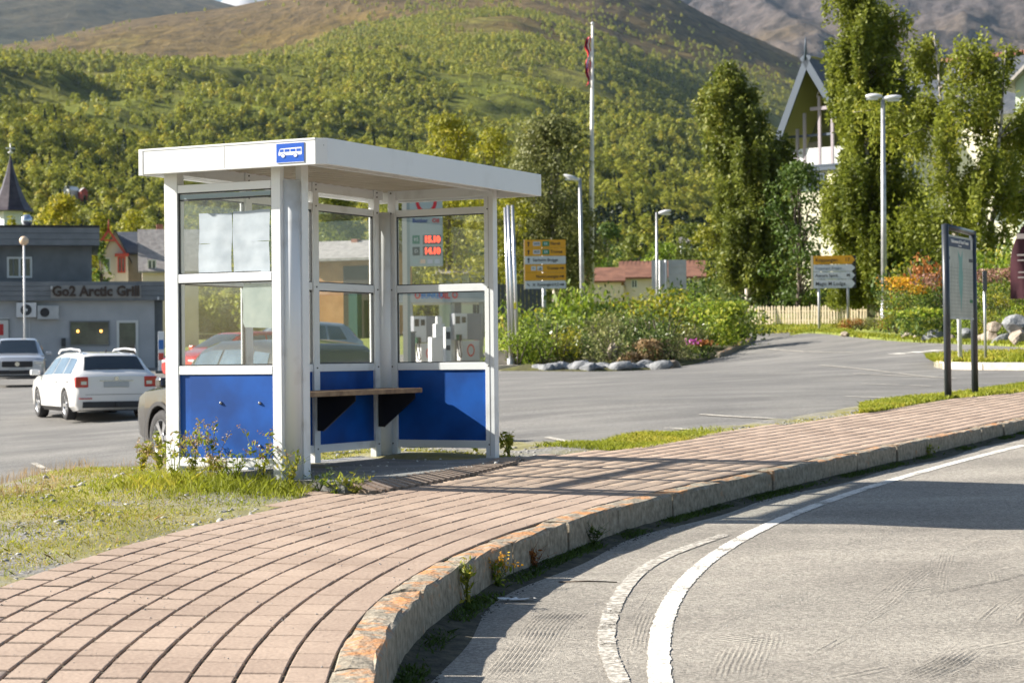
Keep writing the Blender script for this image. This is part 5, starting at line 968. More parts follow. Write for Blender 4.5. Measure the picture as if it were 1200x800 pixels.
lamp('tall double headed street lamp standing alone before the tallest birch', 1036.5, 75, 391, 117, .10, [(1037, 1017.5, 113, 112.5), (1037, 1059, 116, 114.5)], lean=.04)
lamp('single headed street lamp left of the flagpole', 683.5, 90, 390, 209, .10, [(681, 662.5, 211, 205)], lean=-.08)
lamp('small single street lamp before the grey sign backs', 771, 92, 335, 249, .07, [(773, 788, 250, 247.5)])
# globe lamp by the grill
p = gp(29, 82); zt = hfrom(29, 285, 82); t = thing('globe_lamp', 'thin white lamp with a round globe in front of the grill', 'lamp', p, 0); MB().tube([(0, 0, 0), (0, 0, zt)], .045, 8).build('pole', M_lampw, t)
bm = bmesh.new(); bmesh.ops.create_uvsphere(bm, u_segments=16, v_segments=10, radius=.19); me = bpy.data.meshes.new('globe'); bm.to_mesh(me); bm.free(); me.materials.append(mat('warm globe', (.75, .55, .38), rough=.25)); me.polygons.foreach_set('use_smooth', [True] * len(me.polygons)); o = link('globe', me, t); o.location = (0, 0, zt + .1)
# flagpole with limp flag
D = 112; p = gp(693, D); S = D / FPX; zt = hfrom(693, 30, D); t = thing('flagpole', 'tall white flagpole with a limp red flag, between two lamps', 'flagpole', p, facing(p)); lx = 5.0 * S
MB().tube([(0, 0, -.3), (lx * .5, 0, zt * .5), (lx, 0, zt)], [.17, .13, .07], 14).build('pole', mat('white pole', (.66, .62, .58), (.80, .77, .72), scale=1.2, rough=.5), t); MB().tube([(lx, 0, zt), (lx, 0, zt + .12), (lx, 0, zt + .2)], [.05, .11, .02], 10).build('finial', M_lampw, t)
M_fr, M_fw, M_fb = mat('flag red', (.55, .015, .02), rough=.8), mat('flag white', (.7, .68, .68), rough=.8), mat('flag navy', (.01, .02, .12), rough=.8); m = MB(); nz = 26
for j in range(5):
    P = [[(lx * (.96) - .10 - .05 * j * (1 + .3 * math.sin(i * .5)) - (.05 if i % 7 > 3 else 0), .07 * math.sin(j * 2.1 + i * .35) , hfrom(693, 42, D) - i * .107 - .03 * j) for i in range(nz)] for j in (j, j + 1)]; m.grid(P, mi=(0 if j % 2 == 0 else (1 if j == 1 else 2)))
f_ = m.build('flag', [M_fr, M_fw, M_fb], t)
for a, b, mi_ in ((8, 11, M_fw), (9.2, 10, M_fb)): MB().grid([[(lx * .96 - .08 - .06 * j, -.09 + .02 * math.sin(j), hfrom(693, 42, D) - i * .107 - .12 * j) for i in (a, (a + b) / 2, b)] for j in range(5)]).build('flag_cross', mi_, f_)
# three steel poles with their block
D = 62; 
for i, (xa, ya, xb, yb_) in enumerate(((592, 243, 598.5, 425), (595.5, 240.5, 602.5, 426), (600.5, 240.5, 607, 428))):
    D = 61.5 + i * .5; a = wp(xb, yb_, D); b = wp(xa, ya, D); a.z = H(a.x, a.y); t = thing('steel_pole', ['left one of three leaning bright steel poles beside the shelter', 'middle one of three leaning bright steel poles beside the shelter', 'right one of three leaning bright steel poles beside the shelter'][i], 'pole', a, 0, 'leaning steel poles'); MB().tube([(0, 0, 0), tuple((b - a) * .5), tuple(b - a)], [.065, .055, .05], 10).build('tube', mat('bright steel', (.55, .56, .58), rough=.3, metal=.8), t); MB().tube([(0, 0, 0), (0, 0, .35)], .11, 10).build('foot_sleeve', M_galv, t)
    if i == 2: q = (b - a) * ((428 - 355) / 188); MB().box(q.x - .1, q.x + .02, -.12, .12, q.z - .1, q.z + .1).build('yellow_tag', mat('tag yellow', (.8, .7, .05)), t)
M_conc = mat('pale concrete', (.38, .34, .29), (.52, .47, .40), scale=3, rough=.9, bump=.005, bscale=30)
p = gp(601, 61.6); MB().box(-.65, .55, -.25, .5, -.1, .16).build('concrete_slab', M_conc, None, bev=.02, label='low concrete slab under the three steel poles', category='slab').location = p
p = gp(587, 61.9); MB().box(-.42, .22, -.2, .4, .15, .62).build('concrete_block', M_conc, None, bev=.03, label='beige concrete block beside the feet of the steel poles', category='block').location = p
# sign backs
D = 93; p = gp(785, D); S = D / FPX; t = thing('road_sign', 'two grey sign sheets seen from behind above the hedge', 'road sign', p, facing(p)); zt = hfrom(785, 304.5, D)
for a, b in ((764.5, 770), (772, 783), (784, 805)): MB().box((a - 785) * S, (b - 785) * S, -.02, .02, zt - 1.35, zt).build('sign_sheet', M_sback, t)
for a in (774, 781): MB().tube([((a - 785) * S, -.06, 0), ((a - 785) * S, -.06, zt)], .05, 8).build('post', M_lampw, t)
for k in range(3): MB().box((784 - 785) * S, (805 - 785) * S, -.06, -.03, zt - .3 - .4 * k, zt - .25 - .4 * k).build('stiffener', M_galv, t)
# narrow posts behind the map board
p = gp(1155, 43.9); p.z += .12; zt = hfrom(1155, 325, 43.9); t = thing('road_sign', 'sign seen edge-on on a thin post in the small grass island', 'road sign', p, facing(p)); MB().tube([(0, 0, 0), (-.02, 0, zt)], .03, 8).build('post', M_galv, t); MB().box(-.045, .045, -.28, .28, zt - .42, zt + .02).build('sign_plate', M_char, t)
p = gp(1125, 45); p.z += .12; zt = hfrom(1125, 300, 45); t = thing('road_sign', 'white post of a sign hidden behind the map board', 'road sign', p, facing(p)); MB().tube([(0, 0, -.05), (-.03, 0, zt)], .052, 10).build('post', M_lampw, t); MB().box(-.22, .22, -.08, -.05, zt - .5, zt).build('sign_plate', M_sback, t); MB().tube([(0, 0, -.02), (0, 0, .07)], [.16, .12], 10).build('footing', M_conc, t)
# map board
D0 = 29.0; D1 = 30.4; a = gp(1110.5, D0); b = gp(1142, D1); a.z = wp(1111, 466, D0).z; b.z = wp(1142, 461, D1).z; ax = math.atan2(b.y - a.y, b.x - a.x); Lb = math.hypot(b.x - a.x, b.y - a.y); t = thing('map_board', 'tall dark framed information board with a map beside the pavement', 'information board', a, ax)
zt0 = (466 - 263) / FPX * D0; ta = -.075; r = .052
for x, nm in ((0, 0), (Lb, 1)): MB().tube([(x, 0, -.1), (x + ta * .5 * (1 if nm == 0 else .6), 0, zt0 * .5), (x + ta * (1 if nm == 0 else .6), 0, zt0 - .02 * nm)], r, 14).build('post', M_char, t)
MB().tube([(ta, 0, zt0 - .03), (Lb + ta * .6, 0, zt0 - .05)], .045, 12).build('top_rail', M_char, t)
zp1 = zt0 - .14; zp0 = (466 - 371) / FPX * D0; pa, pb = .075 + ta * .7, Lb - .085 - .02
pn = MB().box(pa, pb, -.012, .012, zp0, zp1).build('map_panel', mat('map paper', (.36, .38, .33), (.46, .48, .42), scale=4, rough=.5), t); hh = zp1 - zp0
MB().box(pa, pb, -.02, -.0125, zp0 - .03, zp0 - .001).build('panel_rail', M_galv, t); MB().box(pa + .03, pb - .14, -.0145, -.0125, zp1 - .17, zp1 - .03).build('header', mat('header navy', (.03, .05, .10)), pn)
MB().box(pa + .0, pa + .03, -.0146, -.0125, zp1 - .17, zp1 - .03).build('header_edge', mat('header rust', (.35, .12, .04)), pn); MB().box(pb - .13, pb - .01, -.0146, -.0125, zp1 - .17, zp1 - .03).build('header_box', mat('header grey', (.5, .5, .48)), pn)
txt('Velkommen til Nord-Troms', .075, M_white, pn, (pa + pb - .1) / 2, -.016, zp1 - .085, .001, 'CENTER', sx=(pb - pa - .2) / 1.05); txt('informasjon', .04, M_white, pn, (pa + pb - .1) / 2, -.016, zp1 - .14, 0, 'CENTER')
for x_, w_ in ((pa + .01, .10), (pb - .24, .22)): MB().box(x_, x_ + w_, -.0146, -.0125, zp1 - .36, zp1 - .31).build('map_label', mat('label dark', (.05, .06, .07)), pn)
MB().box(pb - .2, pb - .03, -.0146, -.0125, zp0 + .22, zp0 + .27).build('map_label', mat('label green', (.02, .16, .05)), pn)
cx = (pa + pb) / 2; MB().add([(cx + x_ * 1.0, -.0137, zp0 + z_ * hh) for x_, z_ in ((-.17, .84), (-.12, .80), (.02, .74), (.10, .84), (.12, .80), (.09, .62), (.13, .5), (.10, .35), (.05, .2), (.02, .08), (-.01, .08), (-.02, .22), (-.10, .34), (-.13, .5), (-.09, .66))][::-1], [tuple(range(15))]).build('map_water', mat('map water', (.16, .34, .30), (.20, .40, .35), scale=8), pn)
gm = MB()
for k in range(14): z_ = zp0 + .03 + k * (hh - .45) / 14; gm.box(pa + .005, pb - .005, -.0133, -.0126, z_, z_ + .006)
for k in range(8): x_ = pa + .02 + k * (pb - pa - .03) / 8; gm.box(x_, x_ + .005, -.0134, -.0126, zp0 + .02, zp1 - .4)
gm.build('map_grid', mat('map lines', (.28, .30, .26)), pn, kind=None)
# dark beach banner at the right edge
D = 55; p = gp(1197, D); S = D / FPX; zt = hfrom(1197, 250, D); zb_ = hfrom(1197, 350, D); t = thing('banner_flag', 'dark maroon feather banner cut by the right edge', 'banner', p, facing(p)); MB().tube([(.45, 0, 0), (.42, 0, zt * .8), (.2, 0, zt)], [.03, .02, .01], 6).build('pole', M_char, t)
P = []; nz = 12
for i in range(nz): u = i / (nz - 1); z_ = zb_ + (zt - zb_) * u; xl = -.28 + .62 * max(0, (u - .35) / .65) ** 2.2; P.append([(xl + (.42 - xl) * k / 5, .04 * math.sin(k * 1.3 + i * .5), z_) for k in range(6)])
fl_ = MB().grid(P).build('cloth', mat('maroon cloth', (.05, .012, .02), (.08, .02, .03), scale=3, rough=.8), t)
for z_, h_, w_ in ((zb_ + (zt - zb_) * .70, .14, .42), (zb_ + (zt - zb_) * .5, .05, .40), (zb_ + (zt - zb_) * .44, .04, .36), (zb_ + (zt - zb_) * .3, .04, .3), (zb_ + (zt - zb_) * .24, .04, .34)): MB().box(-.1 + (.42 - w_) * .3, -.1 + w_, -.075, -.06, z_, z_ + h_).build('print_line', mat('banner print', (.45, .38, .36)), fl_)
# picket fence
D = 96; t = thing('picket_fence', 'cream picket fence in front of the hedge', 'fence', gp(955, 92), 0); o0 = t.location.copy(); M_pick = mat('cream fence paint', (.66, .56, .38), (.76, .66, .48), scale=6, rough=.7)
pk = MB(); pk.prism([(-.042, -.012), (.042, -.012), (.042, .012), (-.042, .012)], 0, .80); pk.add([(-.042, -.012, .80), (.042, -.012, .80), (.042, .012, .80), (-.042, .012, .80), (0, 0, .88)], [(0, 1, 4), (1, 2, 4), (2, 3, 4), (3, 0, 4)]); pkm = pk.mesh('picket', M_pick); xs = np.arange(px2x(822, 94), px2x(1044, 90), .12)
fy = lambda x: 93.8 - .5 * (x - 9) + .2 * math.sin((x - 8) * .4)
for x in xs: o = link('picket', pkm, t); o.location = (x - o0.x, fy(x) - o0.y, H(x, fy(x)) + .06 - o0.z); o.rotation_euler = (0, random.gauss(0, .02), -.46); o.scale = (1, 1, random.uniform(.95, 1.05))
for zz_ in (.22, .64): m = MB(); m.grid([[(x - o0.x, fy(x) + .02 + d - o0.y, H(x, fy(x)) + zz_ + e - o0.z) for d, e in ((0, 0), (0, .07), (.03, .07), (.03, 0), (0, 0))] for x in np.linspace(xs[0], xs[-1], 30)], sm=False); m.build('fence_rail', M_pick, t)
for x in xs[::18]: MB().box(x - .05 - o0.x, x + .05 - o0.x, fy(x) + .06 - o0.y, fy(x) + .16 - o0.y, H(x, fy(x)) - .1 - o0.z, H(x, fy(x)) + .85 - o0.z).build('fence_post', M_pick, t)
# ================================================================== BUILDINGS
M_win = mat('window glass', (.03, .045, .04), (.09, .12, .09), scale=1.5, rough=.08, spec=.8); M_wtrim = mat('white trim', (.62, .64, .62), rough=.5)
def wpart(par, name, mt, x0, x1, y0, y1, z0, z1, bev=0): return MB().box(x0, x1, y0, y1, z0, z1).build(name, mt, par, bev=bev)
def window(par, x0, x1, z0, z1, y, fr=.07, mul=1, mt=None, glass=None, bars=0, name='window', dep=.06, nb=0):
    w = MB(); 
    for a, b, c, d in ((x0, x1, z0, z0 + fr), (x0, x1, z1 - fr, z1), (x0, x0 + fr, z0 + fr, z1 - fr), (x1 - fr, x1, z0 + fr, z1 - fr)): w.box(a, b, y - dep, y + .02, c, d)
    for k in range(1, mul): xm = x0 + (x1 - x0) * k / mul; w.box(xm - fr * .5, xm + fr * .5, y - dep + .004, y + .02, z0 + fr, z1 - fr)
    for k in range(1, nb + 1): zm = z0 + (z1 - z0) * k / (nb + 1); w.box(x0 + fr, x1 - fr, y - dep + .008, y + .015, zm - fr * .3, zm + fr * .3)
    o = w.build(name, mt or M_wtrim, par)
    for k in range(mul): a = x0 + (x1 - x0) * k / mul; b = x0 + (x1 - x0) * (k + 1) / mul; MB().box(a + fr * .6, b - fr * .6, y - .012, y + .01, z0 + fr * .8, z1 - fr * .8).build('pane', glass or M_win, o)
    return o
# grill
D = 88; p = gp(96, D); S = D / FPX; G = thing('grill_building', 'grey flat roofed grill with a dark set back upper floor', 'building', p, facing(p)); X = lambda a: (a - 96) * S; Zp = lambda y: hfrom(96, y, D)
M_gw = mat('grey render wall', (.36, .38, .40), (.42, .44, .46), scale=1.2, rough=.8); M_gb = mat('dark grey boards', (.15, .165, .18), (.19, .205, .22), scale=2, rough=.7); M_gd = mat('slate grey cladding', (.15, .165, .175), (.19, .205, .215), scale=2, rough=.7)
wpart(G, 'wall', M_gw, -16, X(180), 0, 12, -.5, Zp(352)); wpart(G, 'wall', M_gb, X(180.2), X(191), 1.2, 11.9, -.5, Zp(352) - .01)
for i in range(4): z1 = Zp(330) - i * .21; wpart(G, 'fascia_board', M_gb, -16, X(191.5), -.35, -.02 + .37, z1 - .205, z1 - .008)
wpart(G, 'roof', M_gb, -15.95, X(191), .36, 12, Zp(352) + .002, Zp(330) - .03)
Sb = 3.2; S2 = (D + Sb) / FPX; X2 = lambda a: (a - 96) * S2; Z2 = lambda y: wp(60, y, D + Sb).z - p.z
wpart(G, 'upper_wall', M_gd, -16, X2(108), Sb, 11, Zp(330) - .04, Z2(289))
for k in range(64):
    x = -16 + k * .265
    if x < X2(107): wpart(G, 'wall_batten', M_gd, x, x + .05, Sb - .035, Sb - .001, Zp(330) - .02, Z2(290))
for i in range(3): z1 = Z2(268) - i * .27; wpart(G, 'fascia_board', M_gb, -16, X2(117), Sb - .7, Sb + .0, z1 - .265, z1 - .01)
wpart(G, 'roof_edge', M_black, -16, X2(117.3), Sb - .74, 11.4, Z2(268), Z2(268) + .09); wpart(G, 'roof', M_gb, -15.9, X2(116.5), Sb + .002, 11.3, Z2(289) + .002, Z2(268) - .002)
window(G, X2(11.5), X2(40), Z2(326), Z2(301.5), Sb, .09, 2)
window(G, X(82), X(128), Zp(405), Zp(376), 0, .05, 1, mt=M_gd); window(G, X(-30), X(14), Zp(405), Zp(373), 0, .05, 1, mt=M_gd)
for a in (91.5, 118): m = MB(); m.tube([(X(a), -.03, Zp(388)), (X(a), -.05, Zp(388))], .06, 8); m.build('warm_lamp', mat('lit bulb', (.9, .5, .1), emit=(1, .45, .08), estr=2.2), G)
dr = window(G, X(136), X(161), Zp(434), Zp(375.5), 0, .11, 1, name='door'); wpart(dr, 'handle', M_galv, X(157), X(158.5), -.12, -.06, Zp(412), Zp(404))
m = MB(); ac = wpart(G, 'air_conditioner', M_lampw, X(22), X(44.5), -.4, -.02, Zp(371.5), Zp(354.5), .01); m.tube([(X(33), -.41, Zp(363)), (X(33), -.415, Zp(363))], .24, 18); m.build('fan_grille', M_gasket, ac); m = MB(); m.tube([(X(33), -.417, Zp(363)), (X(33), -.42, Zp(363))], .07, 10); m.build('fan_hub', M_lampw, ac)
ac = wpart(G, 'air_conditioner', M_sback, X(45.5), X(70), -.35, -.02, Zp(374), Zp(358), .01); m = MB(); m.tube([(X(54), -.36, Zp(366)), (X(54), -.365, Zp(366))], .2, 18); m.build('fan_grille', M_sblk, ac)
wpart(G, 'wall_lamp', M_gasket, X(72.5), X(77.5), -.2, -.01, Zp(406), Zp(396), .01); wpart(G, 'cable', M_lampw, X(36), X(36.6), -.05, -.01, Zp(432), Zp(372))
M_let = mat('brown letters', (.055, .035, .025), rough=.6); wpart(G, 'sign_panel', mat('sign panel grey', (.27, .27, .26)), X(61), X(164.5), -.40, -.352, Zp(349.5), Zp(334.5))
tm = text_mesh('Go2 Arctic Grill', .62, M_let, .022, 'LEFT', .03); o = link('lettering', tm, G); bb = max(v.co.x for v in tm.vertices); o.scale = ((X(162.5) - X(62.5)) / bb, 1, 1); o.location = (X(62.5), -.44, Zp(342)); o.rotation_euler = (math.pi / 2, 0, 0)
wpart(G, 'poster', mat('poster white', (.6, .6, .58)), X(-2), X(13.5), -.03, -.002, Zp(400), Zp(372)); wpart(G, 'poster', mat('poster red', (.5, .03, .03)), X(2), X(7), -.04, -.031, Zp(392), Zp(379)); wpart(G, 'spotlight', M_lampw, X(61), X(63), -.6, -.36, Zp(339), Zp(336))
wpart(G, 'spotlight', M_lampw, X(183), X(185), -.6, -.36, Zp(352), Zp(348.5))
q = wp(31.5, 267, D + 6); m = MB(); cw = thing('chimney_cowl', 'shiny metal chimney cowl on the grill roof', 'chimney', (q.x, q.y, q.z - .5), 0); m.tube([(0, 0, 0), (0, 0, .75)], .16, 12); m.build('flue', mat('bright steel', (.55, .56, .58), rough=.3, metal=.8), cw)
m = MB(); m.tube([(0, 0, .55), (0, 0, .75), (0, 0, .95), (0, 0, 1.12)], [.16, .26, .26, .12], 14); m.build('cowl', mat('cowl steel', (.6, .64, .7), rough=.2, metal=.9), cw)
p = gp(189, 84); pb_ = thing('standee', 'white and blue advertising board beside the grill wall', 'sign', p, -.1); wpart(pb_, 'board', mat('standee white', (.6, .64, .68)), -.13, .13, -.03, .03, .1, 1.75, .01); wpart(pb_, 'print', mat('standee blue', (.03, .14, .42)), -.11, .11, -.04, -.031, 1.0, 1.4); wpart(pb_, 'print', mat('standee red', (.5, .06, .04)), -.11, .11, -.04, -.031, .55, .85); wpart(pb_, 'foot', M_gasket, -.2, .2, -.2, .2, 0, .1)
# gable helper: prism house
def house(par, x0, x1, y0, y1, z0, ze, zr_, wall, roof, ov=.3, th=.14, axis='x', tiles=0):
    """walls to eaves ze, ridge zr_; axis = ridge direction"""
    if axis == 'x': ym = (y0 + y1) / 2; m = MB(); m.add([(x0, y0, z0), (x1, y0, z0), (x1, y1, z0), (x0, y1, z0), (x0, y0, ze), (x1, y0, ze), (x1, y1, ze), (x0, y1, ze), (x0, ym, zr_), (x1, ym, zr_)], [(0, 1, 5, 4), (2, 3, 7, 6), (1, 2, 6, 9, 5), (3, 0, 4, 8, 7), (4, 5, 9, 8), (6, 7, 8, 9)]); m.build('wall', wall, par)
    else: xm = (x0 + x1) / 2; m = MB(); m.add([(x0, y0, z0), (x1, y0, z0), (x1, y1, z0), (x0, y1, z0), (x0, y0, ze), (x1, y0, ze), (x1, y1, ze), (x0, y1, ze), (xm, y0, zr_), (xm, y1, zr_)], [(3, 0, 4, 7), (1, 2, 6, 5), (0, 1, 5, 8, 4), (2, 3, 7, 9, 6), (4, 8, 9, 7), (6, 9, 8, 5)]); m.build('wall', wall, par)
    for sgn in (-1, 1):
        if axis == 'x': c = (y0 + y1) / 2; h = (y1 - y0) / 2; k = (zr_ - ze) / h; a = [(x0 - ov, c, zr_ + .02), (x1 + ov, c, zr_ + .02), (x1 + ov, c + sgn * (h + ov), ze - k * ov + .02), (x0 - ov, c + sgn * (h + ov), ze - k * ov + .02)]
        else: c = (x0 + x1) / 2; h = (x1 - x0) / 2; k = (zr_ - ze) / h; a = [(c, y0 - ov, zr_ + .02), (c, y1 + ov, zr_ + .02), (c + sgn * (h + ov), y1 + ov, ze - k * ov + .02), (c + sgn * (h + ov), y0 - ov, ze - k * ov + .02)]
        m = MB(); m.add([*a, *[(x, y, z + th) for x, y, z in a]], [(0, 1, 2, 3), (4, 5, 6, 7), (0, 1, 5, 4), (1, 2, 6, 5), (2, 3, 7, 6), (3, 0, 4, 7)]); m.fix = True; m.build('roof', roof, par)
M_slate = mat('slate roof', (.05, .06, .075), (.085, .095, .11), scale=2, rough=.6, bump=.02, bscale=5); M_slate2 = mat('weathered slate', (.24, .22, .21), (.34, .32, .30), scale=3, rough=.7, bump=.02, bscale=5); M_cream = mat('cream render', (.60, .52, .44), (.68, .60, .52), scale=1, rough=.8); M_redw = mat('red painted trim', (.45, .06, .04), rough=.6)
M_chim = mat('chimney brick', (.26, .11, .07), (.36, .17, .11), scale=6, rough=.9)
# house with red bargeboards
D = 128; q = wp(138, 330, D); z_ = gp(138, D).z; Hs = thing('gabled_house', 'cream house with red trimmed gable and slate roof behind the grill', 'house', (q.x, D, z_), facing(q)); X = lambda a: (a - 138) * D / FPX; Zp = lambda y: wp(138, y, D).z - z_
house(Hs, X(121), X(150), 0, 5, 0, Zp(300), Zp(271), M_cream, M_slate, .25, .1, 'y'); house(Hs, X(140), X(215), 1.2, 7, 0, Zp(296), Zp(269.5), M_cream, M_slate, .2, .12, 'x')
house(Hs, X(166), X(230), -2, 4, 0, Zp(318), Zp(270), M_cream, M_slate2, .25, .12, 'x')
for s_ in (-1, 1):
    a = Vector((X(128), -.28, Zp(268))); b = Vector((X(128 + s_ * 21.5 if s_ > 0 else 117), -.28, Zp(299 if s_ > 0 else 284))); d_ = (b - a); n_ = Vector((-d_.z, 0, d_.x)).normalized() * .14 * (1 if s_ < 0 else -1)
    m = MB(); v = [a, b, b + n_, a + n_]; m.add([*v, *[x + Vector((0, -.07, 0)) for x in v]], [(0, 1, 2, 3), (4, 5, 6, 7), (0, 1, 5, 4), (1, 2, 6, 5), (2, 3, 7, 6), (3, 0, 4, 7)]); m.fix = True; m.build('bargeboard', M_redw, Hs)
wpart(Hs, 'cross_beam', M_redw, X(118), X(137), -.3, -.2, Zp(283), Zp(281)); MB().tube([(X(128), -.2, Zp(272)), (X(128), -.2, Zp(257))], [.06, .02], 6).build('finial', M_redw, Hs)
wpart(Hs, 'bay_window_wall', M_cream, X(136), X(150), -.6, -.01, 0, Zp(299)); wpart(Hs, 'bay_hood', M_redw, X(135), X(151), -.7, .0, Zp(301), Zp(297.5)); window(Hs, X(138), X(147), Zp(320), Zp(301.5), -.6, .09, 2, mt=M_redw); window(Hs, X(123), X(130), Zp(319), Zp(302), 0, .07, 1)
wpart(Hs, 'chimney', M_chim, X(184), X(192), 2.2, 3.0, Zp(272), Zp(260)); window(Hs, X(172), X(182), Zp(322), Zp(306), -2, .07, 2)
# church
D = 205; p = gp(14, D); Ch = thing('church_tower', 'white church tower with a tall dark spire at the left edge', 'church', p, .5); S = D / FPX; Zp = lambda y: hfrom(14, y, D); r = 15.5 * S
wpart(Ch, 'tower', mat('church white', (.62, .66, .72), rough=.7), -r * .72, r * .72, -r * .72, r * .72, -1, Zp(248)); m = MB(); P = []
for f, k in ((0, 1.75), (.06, 1.5), (.2, 1.12), (.45, .66), (.7, .32), (.92, .09), (1, .035)):
    z = Zp(248) + (Zp(181) - Zp(248)) * f; P.append([(r * k * math.cos(a), r * k * math.sin(a), z) for a in np.linspace(math.pi / 8, 2 * math.pi + math.pi / 8, 9)])
m.grid(P, sm=False); m.build('spire', mat('dark copper roof', (.035, .028, .035), (.075, .06, .07), scale=1.2, rough=.38, metal=.3), Ch); MB().tube([(0, 0, Zp(183)), (0, 0, Zp(168))], .07, 6).build('finial', M_galv, Ch); wpart(Ch, 'cross', M_galv, -.45, .45, -.06, .06, Zp(174.5), Zp(173)); m = MB(); m.tube([(0, 0, Zp(180.5)), (0, 0, Zp(179)), (0, 0, Zp(177.5))], [.1, .3, .1], 10); m.build('spire_ball', M_lampw, Ch)
# huts and roofs in the middle
D = 118; p = gp(700, D); z_ = gp(760, 150).z
D = 165; q = wp(775, 330, D); Rh = thing('red_roofed_house', 'low pale house with a long rusty red roof beyond the hedge', 'house', (q.x, D, q.z - 1.5), facing(q)); X = lambda a: (a - 775) * D / FPX; Zp = lambda y: wp(775, y, D).z - q.z + 1.5
M_rust = mat('rusty roof sheets', (.13, .055, .032), (.22, .10, .06), scale=1.1, rough=.8, bump=.03, bscale=3); house(Rh, X(730), X(822), 0, 8, 0, Zp(325), Zp(305.5), M_cream, M_rust, .4, .15, 'x'); window(Rh, X(740), X(747), Zp(337), Zp(327.5), 0, .07, 2); window(Rh, X(803), X(812), Zp(337), Zp(327.5), 0, .07, 2); house(Rh, X(716), X(731), -.8, 3, 0, Zp(333), Zp(324), M_cream, M_slate2, .2, .1, 'y')
for k in range(20): x = X(729) + k * (X(823) - X(729)) / 19; m = MB(); m.add([(x - .04, -.42, Zp(327) + .05), (x + .04, -.42, Zp(327) + .05), (x + .04, 4, Zp(305.5) + .22), (x - .04, 4, Zp(305.5) + .22)], [(0, 1, 2, 3)]); m.build('roof_seam', M_rust, Rh)
D = 150; q = wp(708, 330, D); Rl = thing('red_roofed_house', 'lower rusty red roof just right of the flagpole', 'house', (q.x, D, q.z - 1.5), facing(q)); X = lambda a: (a - 708) * D / FPX; Zp = lambda y: wp(708, y, D).z - q.z + 1.5
house(Rl, X(688), X(728), 0, 6, 0, Zp(330), Zp(314), M_cream, M_rust, .3, .15, 'x')
for i, (px, y0_, y1_, w_, D, c, lab) in enumerate(((746, 302, 289, 8, 520, 0, 'tiny white gable on the far slope above the lower red roof'), (812, 292, 278, 12, 480, 1, 'tiny grey roofed house on the far slope left of the slim birch'), (86, 228, 219, 8, 620, 0, 'tiny white house on the far hillside right of the spire'), (96, 229, 221, 8, 620, 2, 'tiny red ended house on the far hillside right of the spire'))):
    q = wp(px, y0_, D); t = thing('small_house', lab, 'house', (q.x, q.y, q.z), .6 + i); S = D / FPX; house(t, -w_ * S / 2, w_ * S / 2, -1.5, 3, -2, (y0_ - y1_) * S * .55, (y0_ - y1_) * S, M_wtrim if c < 2 else mat('far red wall', (.45, .08, .06)), M_slate2 if c else M_wtrim, .3, .1, 'y')
# brown hut seen through the back glass
D = 112; q = gp(398, D); Hu = thing('wooden_hut', 'orange brown wooden building with grey roof seen through the back glass', 'building', q, facing(q) - .45); X = lambda a: (a - 398) * D / FPX; Zp = lambda y: hfrom(398, y, D)
M_hut = mat('orange brown boards', (.42, .22, .10), (.52, .29, .14), scale=2, rough=.8); house(Hu, X(350), X(436), 0, 6, -.5, Zp(303), Zp(282), M_hut, M_slate2, .5, .15, 'x')
for k in range(34): x = X(350) + k * .122; wpart(Hu, 'board', M_hut, x + .004, x + .112, -.03, -.001, -.3, Zp(303) - .15)
wpart(Hu, 'chimney', M_chim, X(388), X(396), 2.6, 3.2, Zp(288), Zp(277)); wpart(Hu, 'door', mat('dark opening', (.04, .03, .025)), X(404), X(436), -.06, -.031, -.1, Zp(312)); wpart(Hu, 'cabinet', mat('cabinet green', (.03, .10, .09)), X(418), X(429), -.8, -.2, 0, Zp(345))
q = gp(545, 125); Wb = thing('white_building', 'white wall glimpsed between the trees inside the right pane', 'building', q, facing(q)); house(Wb, -1.6, 3.2, 0, 5, 0, hfrom(545, 322, 125), hfrom(545, 312, 125), mat('pale wall', (.5, .54, .58)), M_slate2, .2, .1, 'x'); window(Wb, .2, 1.4, 2.0, 3.2, 0)
q = gp(578, 100); Bw = thing('blue_grey_wall', 'dark blue grey boarded wall behind the steel poles', 'wall', q, facing(q))
for k in range(18): wpart(Bw, 'board', mat('blue grey board', (.05, .06, .085)), -1 + k * .2, -1 + k * .2 + .185, 0, .05, 0, hfrom(578, 333, 100))
# fuel station
D = 70; q = gp(497, D); Fs = thing('fuel_price_sign', 'tall grey fuel price sign with red digits seen through the right pane', 'price sign', q, facing(q)); X = lambda a: (a - 497) * D / FPX; Zp = lambda y: hfrom(497, y, D)
wpart(Fs, 'pole', mat('pale pylon', (.62, .60, .52)), X(472.5), X(478), -.08, .08, -.1, Zp(205)); wpart(Fs, 'frame', mat('pylon grey', (.26, .32, .31)), X(478), X(481.5), -.1, .1, -.1, Zp(205)); bd = wpart(Fs, 'board', mat('pylon board', (.36, .43, .42)), X(481.5), X(520), -.12, .12, Zp(312), Zp(205), .01)
m = MB(); m.grid([[((X(501)) + rr_ * math.cos(a), -.13, Zp(236) + rr_ * 1.25 * math.sin(a)) for rr_ in (.26, .37)] for a in np.linspace(0, 2 * math.pi, 32)]); m.build('emblem', mat('emblem red', (.55, .02, .03)), bd)
M_bo = mat('fuel blue', (.05, .10, .28)); txt('Bunker', .20, M_bo, bd, X(484.5), -.135, Zp(259), .006, sx=.92); txt('Oil', .20, mat('fuel red', (.6, .05, .05)), bd, X(507.5), -.135, Zp(259), .006, sx=1.0)
M_led = mat('led red', (.9, .05, .03), emit=(1, .05, .02), estr=1.6)
